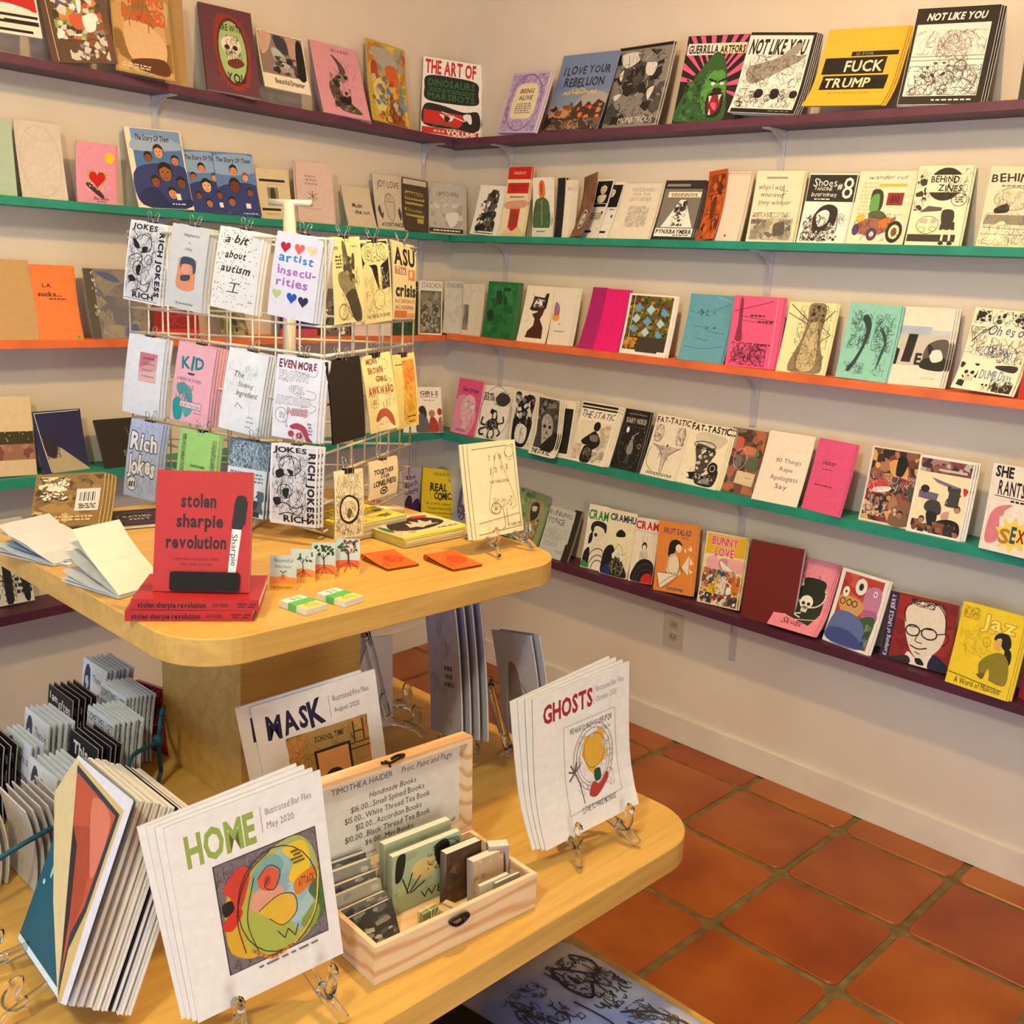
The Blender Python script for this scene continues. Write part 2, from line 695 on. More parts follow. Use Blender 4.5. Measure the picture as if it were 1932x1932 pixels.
def booklet(name, label, P, base='w', t=0.002, art='', cat='zine', group=None, bow=0.004, curl=0.0, gloss=False, spine=None,
            inset=0.001, pages=PAPER, hard=False, zlift=0.0, seed=None, wave=0.0):
    """One booklet: pages (a block) and front_cover (sheet wrapped round the fold, carrying its print)."""
    w, h = P[6], P[7]
    M = pose_matrix(P)
    root = bpy.data.objects.new(name, None)
    root.empty_display_size = 0.03
    COL.objects.link(root)
    root.matrix_world = M
    tag(root, label, cat, group)

    NX, NY = (1, 8) if (bow or curl) else (1, 1)

    def bow_at(v):
        return bow * 4 * v * (1 - v) - curl * max(0.0, v - 0.55) ** 2 * 5

    def bend(u, v):   # v 0..1 down from the top; straight between the NY rows
        j = min(NY - 1, int(v * NY + 1e-6))
        f = v * NY - j
        return bow_at(j / NY) * (1 - f) + bow_at((j + 1) / NY) * f

    def at(u, v, d):
        return ((u - 0.5) * w, d + bend(u, v), (1 - v) * h)

    # page block
    bm = bmesh.new()
    iu, iv = inset / w, inset / h
    grid = {}
    for s_, d in ((0, 0.0004), (1, t)):
        for i in range(NX + 1):
            for j in range(NY + 1):
                u, v = (0.0 if spine else 0) + i / NX * (1 - iu), iv + j / NY * (1 - 2 * iv)
                grid[s_, i, j] = bm.verts.new(at(u, v, d))
    for s_ in (0, 1):
        for i in range(NX):
            for j in range(NY):
                bm.faces.new([grid[s_, i, j], grid[s_, i + 1, j], grid[s_, i + 1, j + 1], grid[s_, i, j + 1]])
    for i in range(NX):
        for j in (0, NY):
            bm.faces.new([grid[0, i, j], grid[0, i + 1, j], grid[1, i + 1, j], grid[1, i, j]])
    for j in range(NY):
        for i in (0, NX):
            bm.faces.new([grid[0, i, j], grid[0, i, j + 1], grid[1, i, j + 1], grid[1, i, j]])
    obj('pages', bm, pages, root)
    # cover with print
    A = Art(w, h, seed if seed is not None else len(label) * 7)
    for i in range(NX):
        for j in range(NY):
            x0, x1, y0, y1 = i / NX * 100, (i + 1) / NX * 100, j / NY * 100, (j + 1) / NY * 100
            A.put([(x0, y0), (x1, y0), (x1, y1), (x0, y1)], [(0, 1, 2), (0, 2, 3)], base)
    nb = len(A.F)
    A.run(art)
    V, F, C_ = A.V, A.F, A.C
    if bow or curl:
        V2, F2, C2 = slice_rows(V, F[nb:], C_[nb:], NY)
        V, F, C_ = V2, F[:nb] + F2, C_[:nb] + C2
    LAY = 0.000035
    co = [at(x, y, -z * LAY) for x, y, z in V]
    F = [(f[0], f[2], f[1]) if ((V[f[1]][0] - V[f[0]][0]) * (V[f[2]][1] - V[f[0]][1]) - (V[f[1]][1] - V[f[0]][1]) * (V[f[2]][0] - V[f[0]][0])) > 0 else f for f in F]
    # fold / spine and back sheet
    n0 = len(co)
    sc = spine or base
    for d in (0.0, t + 0.0004):
        for j in range(NY + 1):
            co.append(at(0, j / NY, d) if d == 0 else (-w / 2, t + 0.0004 + bend(0, j / NY), (1 - j / NY) * h))
    for j in range(NY):
        F += [(n0 + j, n0 + j + 1, n0 + NY + 2 + j), (n0 + j, n0 + NY + 2 + j, n0 + NY + 1 + j)]
        C_ += [sc, sc]
    n1 = len(co)
    for j in range(NY + 1):
        co.append(at(0, j / NY, t + 0.0004))
        co.append(at(1, j / NY, t + 0.0004))
    for j in range(NY):
        q = n1 + 2 * j
        F += [(q, q + 2, q + 3), (q, q + 3, q + 1)]
        C_ += [base, base]
    me = bpy.data.meshes.new('front_cover')
    me.from_pydata(co, [], F)
    ca = me.color_attributes.new('Col', 'FLOAT_COLOR', 'CORNER')
    buf = []
    for c_ in C_:
        buf += list(hexc(c_)) * 3
    ca.data.foreach_set('color', buf)
    me.validate()
    link('front_cover', me, GLOSS if gloss else PRINT, root)
    return root


def copy_thing(o, M, label=None, group=None):
    c_ = o.copy()
    COL.objects.link(c_)
    c_.matrix_world = M
    if label:
        c_['label'] = label
    if group:
        c_['group'] = group
    for ch in o.children:
        d = ch.copy()
        COL.objects.link(d)
        d.parent = c_
        d.matrix_parent_inverse = ch.matrix_parent_inverse.copy()
        for g in ch.children:
            e = g.copy()
            COL.objects.link(e)
            e.parent = d
    return c_

P = {
 'artof': (0.106, -0.116, 1.920, 1.071, 0.161, 0.041, 0.216, 0.260),
 'alive': (0.409, -0.105, 1.916, -0.169, 0.244, 0.071, 0.214, 0.201),
 'rebel': (0.639, -0.097, 1.915, -0.074, 0.292, 0.043, 0.256, 0.251),
 'monst': (0.874, -0.094, 1.915, -0.157, 0.195, 0.034, 0.235, 0.243),
 'goril': (1.135, -0.080, 1.915, 0.208, 0.211, 0.031, 0.189, 0.250),
 'notl1': (1.342, -0.098, 1.915, 0.215, 0.272, 0.073, 0.188, 0.234),
 'fuckt': (1.581, -0.096, 1.915, 0.091, 0.336, 0.044, 0.212, 0.226),
 'notl2': (1.830, -0.107, 1.916, 0.229, 0.306, 0.020, 0.191, 0.246),
 'darkr': (2.076, -0.106, 1.916, 0.194, 0.279, -0.035, 0.119, 0.203),
 'uptown': (0.115, -0.127, 1.590, 1.001, 0.324, 0.016, 0.128, 0.187),
 'tower': (0.258, -0.086, 1.590, 0.084, 0.219, 0.058, 0.124, 0.174),
 'redtall': (0.395, -0.085, 1.590, 0.111, 0.160, -0.000, 0.099, 0.236),
 'greenman': (0.535, -0.084, 1.590, -0.003, -0.052, -0.000, 0.084, 0.190),
 'blackstr': (0.607, -0.081, 1.590, 0.036, 0.050, -0.024, 0.032, 0.189),
 'whitestr': (0.636, -0.079, 1.590, 0.051, 0.051, -0.003, 0.029, 0.182),
 'flyer1': (0.733, -0.082, 1.590, -0.068, 0.333, -0.000, 0.087, 0.198),
 'flyer2': (0.773, -0.080, 1.590, -0.025, 0.383, -0.000, 0.084, 0.193),
 'brownflap': (0.699, -0.105, 1.590, -0.582, 0.233, -0.048, 0.143, 0.200),
 'greyw': (0.903, -0.084, 1.590, 0.072, 0.366, -0.000, 0.142, 0.184),
 'pynx': (1.064, -0.084, 1.590, 0.121, 0.342, 0.004, 0.135, 0.188),
 'orangeold': (1.185, -0.091, 1.590, -0.204, 0.251, -0.085, 0.072, 0.206),
 'spiral': (1.248, -0.080, 1.590, 0.009, 0.233, -0.004, 0.084, 0.201),
 'sketchtxt': (1.395, -0.083, 1.590, 0.192, 0.208, -0.000, 0.136, 0.198),
 'shoes': (1.552, -0.087, 1.590, 0.183, 0.268, 0.009, 0.130, 0.190),
 'wander': (1.700, -0.083, 1.590, 0.101, 0.242, 0.007, 0.148, 0.191),
 'behind1': (1.854, -0.091, 1.590, 0.206, 0.327, -0.008, 0.128, 0.207),
 'behind2': (2.029, -0.092, 1.590, 0.246, 0.335, 0.011, 0.125, 0.200),
 'stan0': (0.119, -0.288, 1.236, 1.574, 0.042, -0.000, 0.075, 0.186),
 'stan1': (0.104, -0.179, 1.236, 0.896, 0.348, -0.000, 0.086, 0.201),
 'stan2': (0.142, -0.109, 1.243, 0.388, 0.070, -0.011, 0.077, 0.185),
 'stan3': (0.201, -0.101, 1.243, 0.123, 0.039, -0.004, 0.032, 0.180),
 'stan4': (0.230, -0.099, 1.243, 0.030, 0.073, -0.000, 0.032, 0.182),
 'stan5': (0.261, -0.097, 1.243, 0.038, 0.079, -0.000, 0.030, 0.183),
 'green': (0.364, -0.099, 1.243, 0.078, 0.135, -0.001, 0.137, 0.196),
 'statue': (0.523, -0.094, 1.243, 0.061, 0.248, -0.000, 0.127, 0.194),
 'blob': (0.645, -0.092, 1.243, 0.057, 0.197, -0.020, 0.093, 0.191),
 'mag1': (0.765, -0.094, 1.243, -0.011, 0.311, -0.000, 0.065, 0.206),
 'mag2': (0.849, -0.096, 1.243, 0.043, 0.285, -0.000, 0.092, 0.202),
 'pattern': (1.000, -0.097, 1.243, 0.021, 0.191, 0.004, 0.178, 0.188),
 'blue': (1.206, -0.090, 1.243, 0.064, 0.238, 0.004, 0.148, 0.201),
 'pink': (1.380, -0.093, 1.243, 0.085, 0.114, -0.008, 0.154, 0.200),
 'tree': (1.536, -0.091, 1.243, 0.040, 0.244, -0.011, 0.141, 0.197),
 'tealtree': (1.713, -0.088, 1.243, 0.061, 0.179, 0.021, 0.139, 0.200),
 'photo': (1.854, -0.080, 1.243, 0.041, 0.236, -0.015, 0.133, 0.203),
 'ohes': (2.028, -0.082, 1.243, 0.017, 0.237, 0.043, 0.144, 0.206),
 'redr': (2.171, -0.095, 1.243, -0.081, 0.075, 0.013, 0.117, 0.189),
 'girls': (0.109, -0.198, 0.880, 1.123, 0.304, -0.001, 0.151, 0.170),
 'skullp': (0.191, -0.084, 0.876, -0.023, 0.187, 0.017, 0.135, 0.205),
 'octo': (0.333, -0.078, 0.876, 0.033, 0.241, -0.043, 0.146, 0.196),
 'swim': (0.497, -0.097, 0.876, -0.122, 0.116, -0.000, 0.131, 0.199),
 'static1': (0.650, -0.133, 0.876, -0.139, 0.060, -0.000, 0.117, 0.195),
 'static2': (0.715, -0.118, 0.876, 0.149, 0.190, -0.011, 0.063, 0.193),
 'static3': (0.817, -0.116, 0.876, -0.035, 0.316, -0.000, 0.160, 0.202),
 'space': (0.965, -0.095, 0.876, -0.031, 0.266, -0.000, 0.103, 0.196),
 'fat1': (1.099, -0.102, 0.876, -0.082, 0.329, -0.000, 0.140, 0.197),
 'fat2': (1.245, -0.105, 0.876, -0.050, 0.302, -0.000, 0.150, 0.190),
 'collage': (1.377, -0.094, 0.876, 0.003, 0.275, -0.000, 0.118, 0.192),
 'things': (1.516, -0.112, 0.876, 0.053, 0.364, -0.000, 0.141, 0.206),
 'pinkz': (1.655, -0.109, 0.876, -0.194, 0.218, 0.001, 0.125, 0.201),
 'people1': (1.827, -0.090, 0.876, 0.002, 0.168, -0.002, 0.134, 0.201),
 'people2': (1.966, -0.102, 0.876, -0.002, 0.137, -0.000, 0.139, 0.199),
 'sherants': (2.164, -0.130, 0.876, -0.124, 0.052, -0.000, 0.153, 0.211),
 'chicks': (0.012, -0.148, 0.514, 1.579, -0.027, -0.132, 0.079, 0.204),
 'yellowc': (0.073, -0.075, 0.514, 1.422, 0.229, 0.155, 0.159, 0.198),
 'greyblue': (0.151, -0.035, 0.514, 0.046, 0.133, 0.082, 0.104, 0.207),
 'greenz': (0.498, -0.062, 0.514, 0.041, 0.249, 0.085, 0.138, 0.197),
 'yonge': (0.662, -0.084, 0.513, -0.015, 0.316, 0.009, 0.120, 0.175),
 'yonge2': (0.733, -0.087, 0.513, -0.021, 0.344, 0.002, 0.036, 0.184),
 'cra1': (0.843, -0.080, 0.513, 0.026, 0.184, -0.030, 0.085, 0.216),
 'cra2': (0.942, -0.082, 0.513, 0.031, 0.190, -0.021, 0.112, 0.217),
 'cra3': (1.045, -0.071, 0.513, 0.063, 0.191, -0.062, 0.091, 0.209),
 'fruit': (1.182, -0.083, 0.513, 0.089, 0.132, -0.068, 0.138, 0.222),
 'bunny': (1.341, -0.073, 0.513, 0.025, 0.175, -0.047, 0.140, 0.220),
 'maroon': (1.519, -0.087, 0.513, 0.067, 0.138, -0.011, 0.165, 0.234),
 'pskull': (1.610, -0.084, 0.513, -0.003, 0.363, -0.005, 0.144, 0.216),
 'eyes': (1.769, -0.090, 0.513, -0.139, 0.269, 0.008, 0.147, 0.211),
 'uncle': (1.955, -0.077, 0.513, -0.062, 0.167, -0.046, 0.187, 0.181),
 'jazz': (2.133, -0.117, 0.513, -0.058, 0.190, -0.000, 0.154, 0.212),
 'redlow': (2.293, -0.085, 0.513, -0.169, 0.108, -0.036, 0.144, 0.192),
 'farl': (0.193, -1.643, 1.965, 1.474, 0.291, -0.025, 0.166, 0.174),
 'collp': (0.204, -1.456, 1.920, 1.345, 0.218, -0.131, 0.159, 0.208),
 'damag': (0.218, -1.302, 1.920, 1.410, 0.377, 0.057, 0.153, 0.248),
 'damag2': (0.165, -1.188, 1.920, 1.485, 0.229, 0.045, 0.067, 0.241),
 'skully': (0.191, -1.024, 1.920, 1.386, 0.384, 0.035, 0.155, 0.263),
 'dreamer': (0.146, -0.814, 1.964, 1.546, 0.338, 0.020, 0.159, 0.176),
 'river': (0.152, -0.598, 1.920, 1.515, 0.420, 0.027, 0.175, 0.244),
 'goldt': (0.134, -0.402, 1.920, 1.573, 0.267, 0.069, 0.160, 0.268),
 'sage': (0.173, -1.674, 1.590, 1.358, 0.223, -0.000, 0.084, 0.188),
 'lace': (0.170, -1.558, 1.590, 1.524, 0.226, -0.000, 0.114, 0.195),
 'heart': (0.162, -1.420, 1.590, 1.660, -0.028, -0.000, 0.112, 0.153),
 'story1': (0.156, -1.218, 1.590, 1.598, 0.261, -0.041, 0.170, 0.221),
 'story2': (0.146, -1.070, 1.590, 1.583, 0.305, -0.046, 0.122, 0.183),
 'story3': (0.145, -0.971, 1.590, 1.518, 0.252, -0.047, 0.130, 0.185),
 'beige': (0.132, -0.842, 1.590, 1.562, 0.170, -0.036, 0.114, 0.149),
 'spstar': (0.123, -0.691, 1.590, 1.488, 0.152, -0.000, 0.139, 0.188),
 'madecut': (0.111, -0.494, 1.590, 1.606, 0.353, -0.000, 0.121, 0.139),
 'joy': (0.103, -0.359, 1.590, 1.637, 0.222, -0.000, 0.139, 0.185),
 'stripes': (0.101, -0.259, 1.590, 1.509, 0.147, 0.048, 0.105, 0.179),
 'tan': (0.196, -1.657, 1.236, 1.635, 0.261, -0.000, 0.121, 0.206),
 'lasucks': (0.198, -1.545, 1.236, 1.560, 0.246, -0.000, 0.112, 0.196),
 'bluegrey': (0.187, -1.375, 1.236, 1.510, 0.310, -0.000, 0.158, 0.195),
 'honey': (0.175, -1.204, 1.236, 1.480, 0.121, -0.000, 0.134, 0.147),
 'olive': (0.151, -1.000, 1.236, 1.665, 0.384, -0.000, 0.101, 0.150),
 'purple': (0.146, -0.770, 1.236, 1.520, 0.051, -0.000, 0.136, 0.153),
 'bw2': (0.140, -0.618, 1.236, 1.545, 0.140, -0.000, 0.104, 0.154),
 'whitepk': (0.135, -0.466, 1.236, 1.460, 0.149, -0.000, 0.155, 0.155),
 'dkgreen': (0.125, -0.318, 1.236, 1.500, 0.139, -0.000, 0.108, 0.132),
 'landsc': (0.184, -1.692, 0.880, 1.612, 0.203, 0.041, 0.145, 0.208),
 'night': (0.183, -1.542, 0.880, 1.686, 0.234, -0.000, 0.136, 0.168),
 'sear': (0.192, -1.375, 0.880, 1.635, 0.433, -0.000, 0.127, 0.142),
 'bwlow': (0.142, -1.695, 0.514, 1.337, 0.042, -0.091, 0.127, 0.237),
 'w_jokes': (0.863, -1.654, 1.364, 0.416, 0.065, 0.112, 0.094, 0.164),
 'w_imag': (0.997, -1.633, 1.358, 0.365, 0.057, 0.115, 0.094, 0.165),
 'w_autism': (1.143, -1.609, 1.364, 0.428, 0.072, 0.124, 0.101, 0.155),
 'w_artist': (1.303, -1.583, 1.360, 0.380, 0.061, 0.110, 0.102, 0.154),
 'w_woman': (1.347, -1.478, 1.359, 1.915, 0.057, -0.061, 0.100, 0.157),
 'w_gak': (1.282, -1.357, 1.355, 1.880, 0.058, -0.076, 0.100, 0.162),
 'w_asu': (1.214, -1.233, 1.358, 2.183, 0.053, 0.039, 0.181, 0.159),
 'w_redsq': (0.867, -1.665, 1.129, 0.483, 0.059, 0.101, 0.090, 0.167),
 'w_kid': (1.023, -1.639, 1.131, 0.474, 0.056, 0.124, 0.088, 0.161),
 'w_cursive': (1.172, -1.615, 1.131, 0.495, 0.053, 0.140, 0.087, 0.160),
 'w_evenmore': (1.326, -1.589, 1.140, 0.389, 0.054, 0.052, 0.099, 0.155),
 'w_black': (1.376, -1.496, 1.138, 1.818, 0.072, -0.063, 0.098, 0.155),
 'w_more': (1.294, -1.344, 1.133, 1.546, 0.073, -0.142, 0.073, 0.158),
 'w_hug': (1.235, -1.231, 1.127, 1.743, 0.078, -0.063, 0.073, 0.159),
 'w_rich1': (0.897, -1.688, 0.956, 0.489, 0.067, 0.111, 0.078, 0.166),
 'w_green': (1.071, -1.657, 0.965, 0.157, 0.122, 0.000, 0.121, 0.161),
 'w_waves': (1.220, -1.632, 0.974, 0.554, 0.066, 0.073, 0.086, 0.151),
 'w_jokes2': (1.354, -1.609, 0.985, 0.470, 0.033, -0.000, 0.097, 0.152),
 'w_totem': (1.456, -1.556, 0.976, 1.561, 0.041, -0.000, 0.063, 0.126),
 'w_togeth': (1.347, -1.387, 1.013, 1.903, 0.016, -0.000, 0.105, 0.075),
 'sharpie': (1.613, -1.946, 0.983, 0.852, 0.289, -0.006, 0.141, 0.181),
 'tinyjoys': (1.617, -1.315, 0.980, 1.596, 0.211, 0.002, 0.131, 0.179),
 'dvd': (1.051, -1.915, 0.955, 0.622, 0.576, -0.136, 0.138, 0.107),
 'card1': (1.589, -1.787, 0.950, 0.829, 0.161, -0.005, 0.043, 0.057),
 'card2': (1.575, -1.739, 0.950, 0.911, 0.177, -0.003, 0.041, 0.057),
 'card3': (1.578, -1.700, 0.950, 0.805, 0.114, -0.008, 0.040, 0.063),
 'card4': (1.589, -1.657, 0.950, 0.923, 0.192, -0.004, 0.040, 0.065),
 'home': (1.943, -2.034, 0.530, 1.381, 0.014, -0.128, 0.202, 0.282),
 'ghosts': (1.938, -1.393, 0.530, 1.433, 0.017, -0.109, 0.217, 0.272),
 'ghosts_s': (1.938, -1.393, 0.530, 1.433, 0.017, -0.109, 0.217, 0.272),
 'home_s': (1.943, -2.034, 0.530, 1.381, 0.014, -0.128, 0.202, 0.282),
 'mask': (1.666, -1.731, 0.530, 1.243, -0.147, -0.193, 0.204, 0.273),
 'sleeve1': (1.581, -1.378, 0.530, -0.523, -0.170, -0.290, 0.493, 0.213),
}
